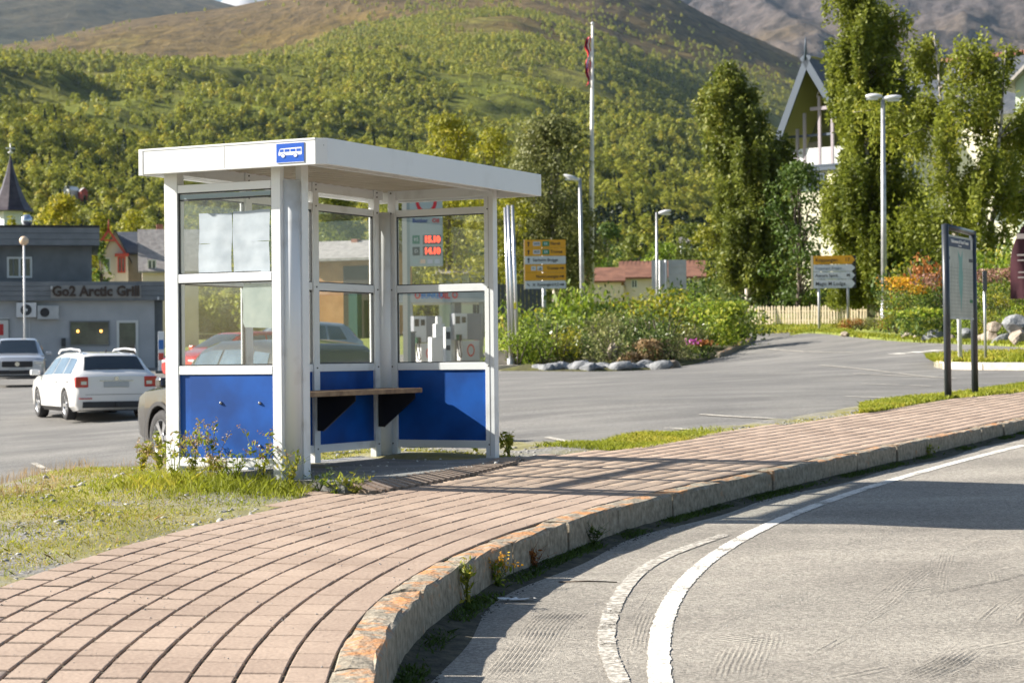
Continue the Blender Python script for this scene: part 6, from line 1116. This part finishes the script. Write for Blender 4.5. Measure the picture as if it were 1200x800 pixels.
for yy_, c, l, pr in ((281, mat('tile green', (.0, .16, .10)), '95', '15.10'), (294.5, mat('tile dark', (.02, .05, .06)), 'D', '14.10')): wpart(bd, 'tile', c, X(484.5), X(493), -.128, -.121, Zp(yy_ + 5), Zp(yy_ - 5)); txt(l, .17, M_sgw, bd, X(488.7), -.134, Zp(yy_), .002, 'CENTER'); wpart(bd, 'display', mat('display back', (.10, .11, .11)), X(496.5), X(518), -.128, -.121, Zp(yy_ + 5.5), Zp(yy_ - 5.5)); txt(pr, .29, M_led, bd, X(507.5), -.136, Zp(yy_), .014, 'CENTER', sx=.86)
for k, c in enumerate(((.35, .45, .43), (.75, .55, .4), (.5, .52, .6), (.5, .55, .62))): wpart(bd, 'card_mark', mat('card %s' % 'abcd'[k], c), X(485 + k * 8.4), X(491 + k * 8.4), -.128, -.121, Zp(309), Zp(304))
D = 86; q = gp(510, D); Fc = thing('fuel_canopy', 'grey fuel canopy beam on posts with blue and red lettering', 'canopy', q, facing(q)); X = lambda a: (a - 510) * D / FPX; Zp = lambda y: hfrom(510, y, D); M_can = mat('canopy grey', (.40, .43, .42), (.46, .49, .48), rough=.6)
wpart(Fc, 'canopy', M_can, X(440), X(568), -.4, 4, Zp(354.5), Zp(340)); 
for a, b in ((478, 484), (528.5, 533), (533.2, 541), (562, 567)): wpart(Fc, 'post', M_can if b - a < 7 else M_gb, X(a), X(b), 0, .3, -.1, Zp(354.5) - .01)
txt('BUNKER', .40, mat('blue lettering', (.12, .30, .62)), Fc, X(507), -.41, Zp(346.5), .012, 'CENTER', sx=.62)
for a, tx in ((490, 'O'), (521, 'OIL'), (533.5, 'O')): m = txt(tx, .42, mat('red lettering', (.75, .10, .08)), Fc, X(a), -.41, Zp(346.5), .018, 'CENTER', sx=.75)
def pump(px, D, label, w, z1, white):
    q = gp(px, D); t = thing('fuel_pump', label, 'fuel pump', q, facing(q) + .35); S = D / FPX; M_pg = mat('pump grey', (.22, .23, .26), rough=.5); M_pw = mat('pump white', (.62, .62, .62), rough=.4)
    wpart(t, 'base', M_conc, -.9, 1.0, -.6, .8, -.1, .15); wpart(t, 'lower_cabinet', M_pw, -.3, .5, -.32, .3, .15, 1.0, .02); u_ = wpart(t, 'head', M_pg, -.62, .62, -.3, .32, 1.02, 2.15, .02); f_ = wpart(u_, 'face', M_pw, -.625, -.05, -.33, -.302, 1.05, 2.13, .01); wpart(f_, 'display', M_sblk, -.58, -.38, -.345, -.331, 1.72, 2.02); wpart(f_, 'display', M_sblk, -.3, -.12, -.345, -.331, 1.75, 2.0)
    m = MB(); m.grid([[(.1 + r_ * math.cos(a), -.335, .58 + r_ * 1.6 * math.sin(a)) for r_ in (.12, .17)] for a in np.linspace(0, 6.283, 26)]); m.build('ring_mark', mat('pump red', (.7, .06, .05)), t)
    for k in range(2): m = MB(); m.tube([(-.5 + .12 * k, -.36, 1.2), (-.56 + .12 * k, -.48, .9), (-.5 + .12 * k, -.5, .35), (-.38, -.4, .28)], .025, 6); m.build('hose', M_sblk, t); wpart(t, 'nozzle', mat('nozzle green', (.02, .12, .06)) if k == 0 else M_sblk, -.56 + .12 * k, -.46 + .12 * k, -.44, -.31, 1.0, 1.25)
    return t
pump(498, 85, 'left fuel pump with a red ring mark, seen through the right pane', 1, 1, 1); pump(546, 85.5, 'right fuel pump with a red ring mark, seen through the right pane', 1, 1, 1)
def cab(px, D, y1_, w, dep, mt, name, label, extra=None): q = gp(px, D); S = D / FPX; t = thing(name, label, 'cabinet', q, facing(q) + .3); h = hfrom(px, y1_, D); wpart(t, 'body', mt, -w / 2, w / 2, -dep / 2, dep / 2, 0, h, .02); (extra and extra(t, h, w, dep)); return t
cab(512, 83, 395, .62, .5, mat('pump white', (.62, .62, .62)), 'island_cabinet', 'white cabinet between the two fuel pumps', lambda t, h, w, d: (wpart(t, 'dispenser', M_lampw, -.12, .3, -.2, .2, h, h + .55, .02), wpart(t, 'terminal', mat('pump white', (.62, .62, .62)), -.02, .2, -.12, .12, h + .56, h + .85, .01)))
cab(524, 82, 383, .24, .3, mat('pump white', (.62, .62, .62)), 'pay_terminal', 'slim white pay terminal between the two fuel pumps', lambda t, h, w, d: (wpart(t, 'screen', M_sblk, -.09, .09, -.165, -.151, h - .5, h - .2), wpart(t, 'slot', M_sblk, -.09, .09, -.165, -.151, h - .95, h - .75)))
cab(480, 82, 390, .38, .45, mat('dark cabinet', (.09, .12, .15)), 'waste_cabinet', 'dark blue grey cabinet left of the fuel pumps', lambda t, h, w, d: wpart(t, 'lid', M_gb, -.22, .22, -.25, .25, h, h + .06))
cab(561, 88, 378, .3, .4, mat('red box', (.6, .04, .05)), 'red_box', 'red box right of the fuel pumps by the post', lambda t, h, w, d: wpart(t, 'print', M_sgw, -.1, .1, -.215, -.201, h * .5, h * .7))
# ---- timber villa among the birches
D = 116; q = gp(985, D); q.z = wp(985, 372, D).z; Vl = thing('timber_villa', 'large pale timber villa with pointed balcony gable and slate roof behind the birches', 'house', q, facing(q) - .5); X = lambda a: (a - 985) * D / FPX * 1.3 + .75; Zp = lambda y: wp(985, y, D).z - q.z
M_vw = mat('cream boarding', (.62, .60, .44), (.70, .67, .50), scale=1, rough=.7); M_vg = mat('pale green boarding', (.42, .50, .40), (.50, .57, .46), scale=1, rough=.7); M_vt = mat('dark slate blue trim', (.05, .075, .11), rough=.5); M_vpost = mat('pinkish posts', (.34, .30, .33), rough=.6)
house(Vl, X(940), X(1185), 4, 14, 0, Zp(135), Zp(62), M_vw, M_slate, .5, .2, 'x')
house(Vl, X(1150), X(1290), -1, 9, 0, Zp(120), Zp(40), M_vg, M_slate2, .5, .2, 'y')
for s_ in range(30): a = X(985 + s_ * 4.6); (wpart(Vl, 'ridge_tile', mat('ridge tile', (.24, .11, .07), rough=.8), a, a + .2, 8.8, 9.2, Zp(62) + .15, Zp(62) + .42))
# balcony pavilion with open gable
gx0, gx1 = X(921), X(984); gm_ = (gx0 + gx1) / 2 - .1; y0_ = -.5
wpart(Vl, 'pavilion_wall', M_vw, gx0 + .6, gx1 - .2, y0_ + .3, 4, 0, Zp(194)); wpart(Vl, 'balcony_floor', M_vt, gx0 + .5, gx1 - .1, y0_ + .1, 4, Zp(194), Zp(192)); wpart(Vl, 'balcony_rail', M_lampw, gx0 + .55, gx1 - .15, y0_ + .15, y0_ + .25, Zp(192) + .01, Zp(172)); wpart(Vl, 'band', M_vt, gx0 + .55, gx1 - .15, y0_ + .1, y0_ + .29, Zp(199), Zp(194.5)); wpart(Vl, 'back_wall', mat('olive boarding', (.16, .17, .06), (.22, .23, .09), scale=2), gx0 + .6, gx1 - .2, 2.6, 2.8, Zp(192), Zp(150))
az_ = Zp(68); lz = Zp(163); hw = X(987) - X(950); cx = X(950)
m = MB(); m.add([(cx, 2.7, az_), (cx - hw * .85, 2.7, Zp(158)), (cx + hw * .85, 2.7, Zp(150))], [(0, 1, 2)]); m.build('gable_back', mat('olive boarding', (.16, .17, .06), (.22, .23, .09), scale=2), Vl)
for s_, ex, ey in ((-1, X(915.5), Zp(164)), (1, X(987), Zp(140))):
    a = Vector((cx, 0, az_ + .25)); b = Vector((ex, 0, ey)); d_ = (b - a).normalized(); n_ = Vector((-d_.z, 0, d_.x)); n_ = n_ if n_.z < 0 else -n_
    for nm, w_, ya, yb2, mt in (('gable_roof', .16, y0_ - .5, 9, M_slate), ('bargeboard', .42, y0_ - .62, y0_ - .52, M_vt)):
        v = [a, b, b + n_ * w_, a + n_ * w_]; m = MB(); m.add([(p_.x, ya, p_.z) for p_ in v] + [(p_.x, yb2, p_.z) for p_ in v], [(0, 1, 2, 3), (4, 5, 6, 7), (0, 1, 5, 4), (1, 2, 6, 5), (2, 3, 7, 6), (3, 0, 4, 7)]); m.fix = True; m.build(nm, mt, Vl)
    v = [a + n_ * .17, b + n_ * .17, b + n_ * .2, a + n_ * .2]; m = MB(); m.add([(p_.x, y0_ - .45, p_.z) for p_ in v] + [(p_.x, 2.5, p_.z) for p_ in v], [(0, 1, 2, 3), (4, 5, 6, 7), (0, 1, 5, 4), (1, 2, 6, 5), (2, 3, 7, 6), (3, 0, 4, 7)]); m.fix = True; m.build('gable_soffit', mat('olive soffit', (.20, .20, .06)), Vl)
MB().tube([(cx, y0_ - .55, az_ - .1), (cx, y0_ - .55, az_ + .9), (cx, y0_ - .55, Zp(42))], [.12, .06, .02], 8).build('finial', M_vt, Vl)
for a in (934, 941.5, 957, 970): wpart(Vl, 'gable_post', M_vpost, X(a) - .08, X(a) + .08, y0_ + .12, y0_ + .28, Zp(192), Zp(112 if 950 < a < 965 else (130 if a > 940 else 148)))
wpart(Vl, 'gable_beam', M_vpost, X(948), X(975), y0_ + .1, y0_ + .22, Zp(128), Zp(124)); wpart(Vl, 'gable_beam', M_vt, X(922), X(978), y0_ + .3, y0_ + .42, Zp(158), Zp(155))
m = MB(); 
for k in range(8): a0_, a1_ = math.pi * k / 8, math.pi * (k + 1) / 8; m.tube([(X(962) + .45 * math.cos(a0_), y0_ + .17, Zp(113) + .5 * math.sin(a0_)), (X(962) + .45 * math.cos(a1_), y0_ + .17, Zp(113) + .5 * math.sin(a1_))], .05, 6)
m.build('arch', M_vpost, Vl)
for k in range(3): window(Vl, X(936 + k * 9), X(943 + k * 9), Zp(222), Zp(202), y0_ + .29, .07, 1, mt=M_vt)
for a, b, c, d, yy_ in ((1066, 1080, 205, 170, 4), (1094, 1108, 205, 170, 4), (1012, 1024, 210, 175, 4), (1066, 1080, 265, 235, 4), (1094, 1110, 265, 232, 4), (1180, 1196, 235, 205, -1), (1180, 1196, 150, 118, -1), (1120, 1134, 262, 232, 4)): window(Vl, X(a), X(b), Zp(c), Zp(d), yy_, .09, 2, mt=M_vt if a > 1150 else M_wtrim, nb=1)
wpart(Vl, 'dormer_wall', M_vw, X(1062), X(1098), 3.2, 3.98, Zp(215), Zp(167)); wpart(Vl, 'string_course', M_vt, X(1152), X(1288), -1.06, -1.002, Zp(157), Zp(153)); wpart(Vl, 'string_course', M_vt, X(1000), X(1150), 3.92, 3.998, Zp(222), Zp(218))
cm = wpart(Vl, 'chimney', M_chim, X(1125), X(1138), 7, 8.2, Zp(100), Zp(46)); wpart(Vl, 'chimney', mat('pink stone', (.45, .24, .17)), X(1056), X(1062), 8, 9.5, Zp(72), Zp(58))
for k in range(16): wpart(Vl, 'ridge_tile', mat('ridge tile', (.24, .11, .07), rough=.8), X(1220) - .14, X(1220) + .14, -1.4 + k * .64, -1.4 + k * .64 + .6, Zp(40) + .14, Zp(40) + .4)
MB().tube([(X(1197), 2, Zp(50)), (X(1197), 2, Zp(24))], .04, 6).build('roof_vane', M_vt, Vl)
M_pv = mat('verge board', (.12, .13, .14), rough=.6)
# ================================================================== CARS
def lathe(prof, n=28, ax='y'):              # prof (r, y)
    m = MB(); m.grid([[(r_ * math.cos(a), y_, r_ * math.sin(a)) for r_, y_ in prof] for a in np.linspace(0, 2 * math.pi, n + 1)]); return m
M_tyre = mat('tyre rubber', (.018, .018, .02), (.035, .035, .036), scale=12, rough=.85); M_rim = mat('alloy rim', (.45, .46, .48), rough=.3, metal=.8); M_hub = mat('brake dark', (.03, .03, .03), rough=.6); M_cgl = mat('car glass', (.012, .018, .022), rough=.04, spec=1.0, coat=.6); M_cglb = mat('car side glass', (.03, .05, .07), (.10, .15, .20), scale=1.3, rough=.05, spec=1.0, coat=.6)
M_tr = mat('black car trim', (.02, .02, .022), rough=.55); M_tail = mat('tail lamp red', (.42, .01, .012), rough=.15, coat=.8); M_head = mat('headlamp', (.55, .58, .6), rough=.1, metal=.4, coat=1); M_plate = mat('blank number plate', (.40, .42, .42), rough=.5); M_chr = mat('chrome', (.6, .6, .62), rough=.15, metal=1)
def wheel_meshes(r, w=.21, nsp=5):
    ty = lathe([(r * .66, -w / 2), (r * .78, -w / 2 - .006), (r * .93, -w / 2), (r, -w / 2 + .035), (r, w / 2 - .035), (r * .93, w / 2), (r * .78, w / 2 + .006), (r * .66, w / 2)]).mesh('tyre', M_tyre)
    m = lathe([(r * .66, w / 2 - .005), (r * .63, w / 2 - .004), (r * .60, w / 2 - .05), (r * .60, -w / 2)])
    for k in range(nsp):
        a = 2 * math.pi * k / nsp
        for s_ in (-.11, .11): b = a + s_; c, s = math.cos(b), math.sin(b); c2, s2 = math.cos(a + s_ * .4), math.sin(a + s_ * .4); h = .022; m.add([(c2 * .04 - s * h, w / 2 - .025, s2 * .04 + c * h), (c2 * .04 + s * h, w / 2 - .025, s2 * .04 - c * h), (c * r * .63 + s * h * .8, w / 2 - .008, s * r * .63 - c * h * .8), (c * r * .63 - s * h * .8, w / 2 - .008, s * r * .63 + c * h * .8)], [(0, 1, 2, 3)])
    m.tube([(0, w / 2 - .05, 0), (0, w / 2 - .012, 0)], .06, 14); rm = m.mesh('rim', M_rim); bk = MB(); bk.tube([(0, w / 2 - .09, 0), (0, w / 2 - .07, 0)], r * .6, 20); return ty, rm, bk.mesh('brake_disc', M_hub)
def car(label, loc, ang, st, paint, hw, wb, wr, wins, ws, rw, cat='car', group=None, front=True, estate=False, nsp=5):
    """st rows: x, z_low, z_belt, z_top, half_belt, half_top"""
    t = thing('parked_car', label, cat, loc, ang, group); st = np.array(st, float); xs = np.unique(np.concatenate([st[:, 0], np.linspace(st[0, 0], st[-1, 0], 44)])); I = lambda c, x: np.interp(x, st[:, 0], st[:, c])
    def ring(x):
        zl, zb, zt, hb, ht = [float(I(c, x)) for c in range(1, 6)]; ct = min(.09, (zt - zb) * .5)
        return [(0, zl), (hb * .88, zl), (hb * .975, zl + .10), (hb * .995, zl + (zb - zl) * .45), (hb, zl + (zb - zl) * .72), (hb * .975, zb), (ht + .02, zt - ct), (ht * .86, zt - .012), (ht * .45, zt), (0, zt)]
    R_ = []
    for x in xs: h_ = ring(x); R_.append([(x, y, z) for y, z in h_] + [(x, -y, z) for y, z in h_[-2:0:-1]])
    n = len(R_[0]); bm = bmesh.new(); vs = [[bm.verts.new(p) for p in r_] for r_ in R_]
    for i in range(len(vs) - 1):
        for j in range(n): bm.faces.new((vs[i][j], vs[i][(j + 1) % n], vs[i + 1][(j + 1) % n], vs[i + 1][j]))
    bm.faces.new(vs[0][::-1]); bm.faces.new(vs[-1]); bmesh.ops.recalc_face_normals(bm, faces=bm.faces); me = bpy.data.meshes.new('body'); bm.to_mesh(me); bm.free()
    tmp = bpy.data.objects.new('tmp', me); COL.objects.link(tmp); cut = []
    for wx in wb:
        m = MB(); m.tube([(wx, -hw - .2, wr), (wx, -hw + .30, wr)], wr * 1.16, 26); m.tube([(wx, hw - .30, wr), (wx, hw + .2, wr)], wr * 1.16, 26); m.fix = True; c = bpy.data.objects.new('cut', m.mesh('cut', M_tr)); COL.objects.link(c); cut.append(c); b = tmp.modifiers.new('b', 'BOOLEAN'); b.object = c; b.operation = 'DIFFERENCE'; b.solver = 'EXACT'
    me2 = bpy.data.meshes.new_from_object(tmp.evaluated_get(bpy.context.evaluated_depsgraph_get())); bpy.data.objects.remove(tmp); [bpy.data.objects.remove(c) for c in cut]
    me2.materials.clear(); me2.materials.append(paint); me2.polygons.foreach_set('use_smooth', [True] * len(me2.polygons)); me2.set_sharp_from_angle(angle=.6); body = link('body', me2, t)
    for sgn in (1, -1):
        for (a0, a1, b0, b1) in wins:           # bottom from a0..a1, top b0..b1
            P = []
            for f in np.linspace(.06, .93, 5):
                row = []
                for u in np.linspace(0, 1, 9): x = a0 + (a1 - a0) * u + ((b0 + (b1 - b0) * u) - (a0 + (a1 - a0) * u)) * f; h_ = ring(x); p5, p6 = h_[5], h_[6]; row.append((x, sgn * (p5[0] + (p6[0] - p5[0]) * f + .006), p5[1] + (p6[1] - p5[1]) * f))
                P.append(row)
            MB().grid(P).build('side_window', M_cglb, t)
    for nm, (xa, xb), kk in (('windscreen', ws, 1), ('rear_window', rw, 1)):
        P = []
        for x in np.linspace(xa, xb, 8):
            h_ = ring(x); P.append([(x, y, float(np.interp(abs(y), [q[0] for q in h_[:5:-1]], [q[1] for q in h_[:5:-1]])) + .008) for y in np.linspace(-h_[7][0] * 1.02, h_[7][0] * 1.02, 9)])
        MB().grid(P).build(nm, M_cgl, t)
    ty, rm, bk = wheel_meshes(wr, nsp=nsp)
    for wx in wb:
        for sgn in (1, -1):
            w_ = link('wheel', bk, t); w_.location = (wx, sgn * (hw - .125), wr); w_.rotation_euler = (0, random.random() * 6, 0 if sgn > 0 else math.pi); link('tyre', ty, w_); link('rim', rm, w_)
    x0, x1 = st[0, 0], st[-1, 0]; B = lambda nm, mt, *b, bev=.008: MB().box(*b).build(nm, mt, t, bev=bev)
    for sgn in (1, -1):
        xm = float(ws[1]) - .28; hb = float(I(4, xm)); zb = float(I(2, xm)); m = MB(); m.box(xm - .08, xm + .10, sgn * hb if sgn > 0 else -hb - .20, hb + .20 if sgn > 0 else -hb, zb + .02, zb + .15); m.build('mirror', paint if not estate else paint, t, bev=.03)
        m = MB(); xs2 = np.linspace(wb[0] + wr * 1.2, wb[1] - wr * 1.2, 8); m.grid([[(x, sgn * (ring(x)[k_][0] + .005), ring(x)[k_][1]) for k_ in (1, 2)] for x in xs2]); m.build('sill', M_tr, t)
        for dx in (.0, 1.0): xh = (wins[0][0] + .15) + dx; m = MB(); m.box(xh, xh + .18, sgn * float(I(4, xh)) - .004, sgn * float(I(4, xh)) + .016 * sgn, float(I(2, xh)) - .16, float(I(2, xh)) - .135) if sgn > 0 else m.box(xh, xh + .18, -float(I(4, xh)) - .016, -float(I(4, xh)) + .004, float(I(2, xh)) - .16, float(I(2, xh)) - .135); m.build('door_handle', M_chr, t, bev=.004)
        for xd in (wins[0][0] + .06, (wins[0][1] + wins[1][0]) / 2, wins[-1][1]): m = MB(); m.grid([[(xd + d, sgn * (ring(xd)[k_][0] + .0025), ring(xd)[k_][1]) for d in (-.004, .004)] for k_ in (2, 3, 4, 5)]); m.build('door_seam', M_tr, t)
    return t, B, ring, body
M_whp = mat('white car paint', (.70, .70, .69), rough=.25, coat=1); M_silp = mat('pale silver paint', (.48, .50, .53), rough=.28, metal=.3, coat=1); M_brz = mat('dark bronze grey paint', (.035, .031, .028), rough=.3, metal=.35, coat=1); M_redp = mat('red car paint', (.42, .012, .02), rough=.25, coat=1); M_blup = mat('pale blue grey paint', (.32, .38, .44), rough=.3, metal=.3, coat=1)
EST = [(0, .36, .90, .93, .80, .70), (.05, .27, .93, .98, .86, .74), (.14, .22, .96, 1.04, .89, .76), (.30, .20, .97, 1.20, .90, .70), (.50, .19, .97, 1.385, .905, .64), (.62, .19, .97, 1.42, .905, .63), (1.2, .18, .96, 1.455, .905, .64), (2.2, .18, .95, 1.46, .905, .64), (2.75, .18, .94, 1.42, .905, .63), (3.0, .18, .935, 1.32, .905, .66), (3.62, .18, .92, .99, .90, .74), (4.2, .2, .82, .87, .87, .70), (4.5, .24, .70, .76, .80, .62), (4.62, .30, .58, .62, .70, .55)]
def mk(px, D, ang, **k): p = gp(px, D); p.z += .012; return p
c, B, ring, body = car('white estate car seen from behind, parked before the grill', Vector((-8.38, 42.5, H(-9.2, 44) + .012)), math.radians(115.5), EST, M_whp, .905, (.92, 3.62), .325, [(.38, 1.12, .62, 1.16), (1.2, 2.05, 1.22, 2.02), (2.12, 3.05, 2.08, 2.72)], (2.85, 3.58), (.17, .47), estate=True, nsp=5)
B('tow_bar', M_tr, -.12, -.0, -.03, .03, .30, .36); B('lower_bumper', M_tr, -.02, .06, -.72, .72, .27, .40); B('number_plate', M_plate, -.022, -.001, -.27, .27, .70, .82); B('plate_strip', M_chr, -.02, -.001, -.36, .36, .835, .85, bev=.002); B('bumper_seam', M_tr, -.004, .0, -.66, .66, .545, .553, bev=0)
for s_ in (1, -1):
    l_ = B('tail_lamp', M_tail, -.02, .24, s_ * .60 if s_ > 0 else -.872, .872 if s_ > 0 else -.60, .70, .925, bev=.02); MB().box(-.026, -.019, s_ * .64 if s_ > 0 else -.76, .76 if s_ > 0 else -.64, .76, .83).build('lamp_lens', M_head, l_); B('reflector', M_tail, -.022, .05, s_ * .52 if s_ > 0 else -.80, .80 if s_ > 0 else -.52, .455, .48)
    m = MB(); m.tube([(.62, s_ * .60, 1.42), (.72, s_ * .60, 1.49), (1.6, s_ * .60, 1.525), (2.5, s_ * .60, 1.50), (2.7, s_ * .60, 1.43)], .02, 8); m.build('roof_rail', M_lampw, c)
B('rear_wiper', M_tr, .17, .19, -.1, .35, 1.07, 1.09, bev=.004); m = MB(); m.tube([(-.012, 0, .885), (-.024, 0, .885)], .045, 16); m.build('round_badge', M_chr, c); m = MB(); m.tube([(.9, 0, 1.44), (.84, 0, 1.51)], [.02, .008], 6); m.build('antenna', M_tr, c)
SUV = [(0, .45, 1.0, 1.04, .82, .72), (.06, .34, 1.04, 1.10, .88, .76), (.18, .28, 1.06, 1.20, .92, .74), (.42, .26, 1.06, 1.50, .925, .66), (.6, .25, 1.06, 1.59, .93, .65), (1.4, .24, 1.05, 1.655, .93, .66), (2.3, .24, 1.04, 1.65, .93, .66), (2.7, .24, 1.03, 1.59, .93, .65), (3.35, .24, 1.02, 1.12, .925, .78), (4.0, .26, .98, 1.05, .91, .76), (4.3, .3, .90, .99, .87, .72), (4.42, .36, .80, .86, .80, .66)]
WINS = [(.50, 1.05, .72, 1.10), (1.12, 1.95, 1.15, 1.92), (2.02, 2.98, 1.98, 2.62)]
f_ = Vector((math.cos(math.radians(-77)), math.sin(math.radians(-77)))); q = Vector((px2x(20, 67), 67)) - f_ * 4.42
c, B, ring, body = car('pale silver car facing the camera at the left edge', Vector((q.x, q.y, H(px2x(20, 67), 68) + .012)), math.radians(-77), SUV, M_silp, .93, (.82, 3.48), .36, WINS, (2.72, 3.34), (.2, .55))
B('grille', M_tr, 4.36, 4.46, -.50, .50, .66, .86, bev=.03); B('lower_grille', M_tr, 4.38, 4.45, -.62, .62, .42, .56, bev=.03); B('number_plate', M_plate, 4.45, 4.475, -.26, .26, .55, .65); m = MB(); m.tube([(4.45, 0, .76), (4.475, 0, .76)], .075, 18); m.build('round_badge', M_chr, c); B('skid_plate', M_tr, 4.34, 4.44, -.7, .7, .34, .40)
for s_ in (1, -1): B('headlamp', M_head, 4.12, 4.43, s_ * .55 if s_ > 0 else -.86, .86 if s_ > 0 else -.55, .74, .88, bev=.03); B('fog_lamp', M_head, 4.36, 4.44, s_ * .66 if s_ > 0 else -.76, .76 if s_ > 0 else -.66, .46, .54, bev=.02)
ag = math.radians(124); f_ = Vector((math.cos(ag), math.sin(ag))); ct = Vector((-3.23, 26.19)); q = ct - f_ * 2.21
c, B, ring, body = car('dark bronze grey car parked right behind the shelter', Vector((q.x, q.y, -.17)), ag, SUV, M_brz, .93, (.82, 3.48), .37, WINS, (2.72, 3.34), (.2, .55), nsp=6)
for s_ in (1, -1):
    B('tail_lamp', M_tail, -.02, .26, s_ * .55 if s_ > 0 else -.885, .885 if s_ > 0 else -.55, .82, .98, bev=.02); B('headlamp', M_head, 4.2, 4.43, s_ * .50 if s_ > 0 else -.74, .74 if s_ > 0 else -.50, .74, .85, bev=.03)
    for wx in (.82, 3.48): m = MB(); m.grid([[(wx + r_ * math.cos(a), s_ * (.935), .37 + r_ * math.sin(a)) for r_ in (.43, .485)] for a in np.linspace(-.15, math.pi + .15, 18)]); m.build('arch_trim', M_tr, c)
B('number_plate', M_plate, -.022, -.001, -.27, .27, .78, .89)
B('grille', M_tr, 4.36, 4.45, -.5, .5, .62, .84, bev=.03)
ag = math.radians(226); f_ = Vector((math.cos(ag), math.sin(ag), 0)); q = gp(207, 55); q = Vector((q.x, q.y, 0)) - f_ * 4.62; q.z = H(q.x - 1.6, q.y - 1.6) + .012
c, B, ring, body = car('red car seen through the left window pane', q, ag, EST, M_redp, .905, (.92, 3.62), .325, [(.38, 1.12, .62, 1.16), (1.2, 2.05, 1.22, 2.02), (2.12, 3.05, 2.08, 2.72)], (2.85, 3.58), (.17, .47))
for s_ in (1, -1): B('headlamp', M_head, 4.3, 4.6, s_ * .45 if s_ > 0 else -.74, .74 if s_ > 0 else -.45, .56, .68, bev=.03)
q = gp(420, 62); q.z += .02; c, B, ring, body = car('pale blue grey car behind the red one, seen through the left pane', q, math.radians(195), SUV, M_blup, .93, (.82, 3.48), .36, WINS, (2.72, 3.34), (.2, .55))
for s_ in (1, -1): B('headlamp', M_head, 4.12, 4.43, s_ * .55 if s_ > 0 else -.86, .86 if s_ > 0 else -.55, .78, .90, bev=.03)

# litter
def on_road(px, py):
    D = 10.
    for _ in range(30): d = ray(px, py); D = .5 * D + .5 * (zr(D) - CZ) / d.z * d.y
    return wp(px, py, D)
M_lit = mat('litter white', (.6, .6, .58), (.72, .72, .7), scale=20, rough=.8)
p_ = on_road(606, 704); g = np.random.default_rng(4); P = [[(p_.x + .10 * (i - 3.5) / 3.5 + .01 * g.normal(), p_.y + .03 * (j - 1) + .008 * g.normal(), p_.z + .008 + .012 * g.random()) for j in range(3)] for i in range(8)]; link('paper_scrap', MB().grid(P, sm=False).mesh('paper_scrap', M_lit), None, label='torn white paper scrap on the road just off the kerb', category='litter')
p_ = on_road(688, 683); MB().tube([(p_.x - .16, p_.y + .03, p_.z + .006), (p_.x, p_.y, p_.z + .012), (p_.x + .17, p_.y - .01, p_.z + .006)], [.004, .005, .003], 6).build('twig', M_bark, None, label='thin dry twig lying on the road near the kerb', category='twig')
def padpts(g, n):
    u = g.uniform(.2, 3.1, n); v = g.uniform(-.5, .9, n); x = FL.x + du.x * u + dv.x * v; y = FL.y + du.y * u + dv.y * v; return x, y, np.full(n, PZ), np.ones(n)
gravel('floor_litter', padpts, 70, .004, .016, M_lit, 91); gravel('floor_grit', padpts, 500, .002, .006, M_grav, 92)
def pavpts(g, n): s = S_REF + g.uniform(-2, 16, n); q = g.uniform(.2, 1.9, n); x, y = K(s, q); return x, y, zpav(x, y, q), np.ones(n)
gravel('pavement_grit', pavpts, 1500, .0015, .0055, M_grav, 93)
def roadpts(g, n): s = S_REF + g.uniform(-2, 14, n); q = -g.uniform(0, 1, n) ** 1.5 * 3; x, y = K(s, q); return x, y, zr(y), np.ones(n)
gravel('road_grit', roadpts, 2500, .0015, .005, M_grav, 94)
# ================================================================== HAZE
m = bpy.data.materials.new('haze'); m.use_nodes = True; t_ = m.node_tree; t_.nodes.remove(t_.nodes['Principled BSDF']); v = t_.nodes.new('ShaderNodeVolumePrincipled'); v.inputs['Color'].default_value = (.55, .76, 1, 1); v.inputs['Density'].default_value = 1.9e-5; v.inputs['Anisotropy'].default_value = .25
t_.links.new(v.outputs[0], t_.nodes['Material Output'].inputs['Volume']); MB().box(-6500, 6500, -200, 9500, -60, 1480).build('haze', m, kind='stuff')
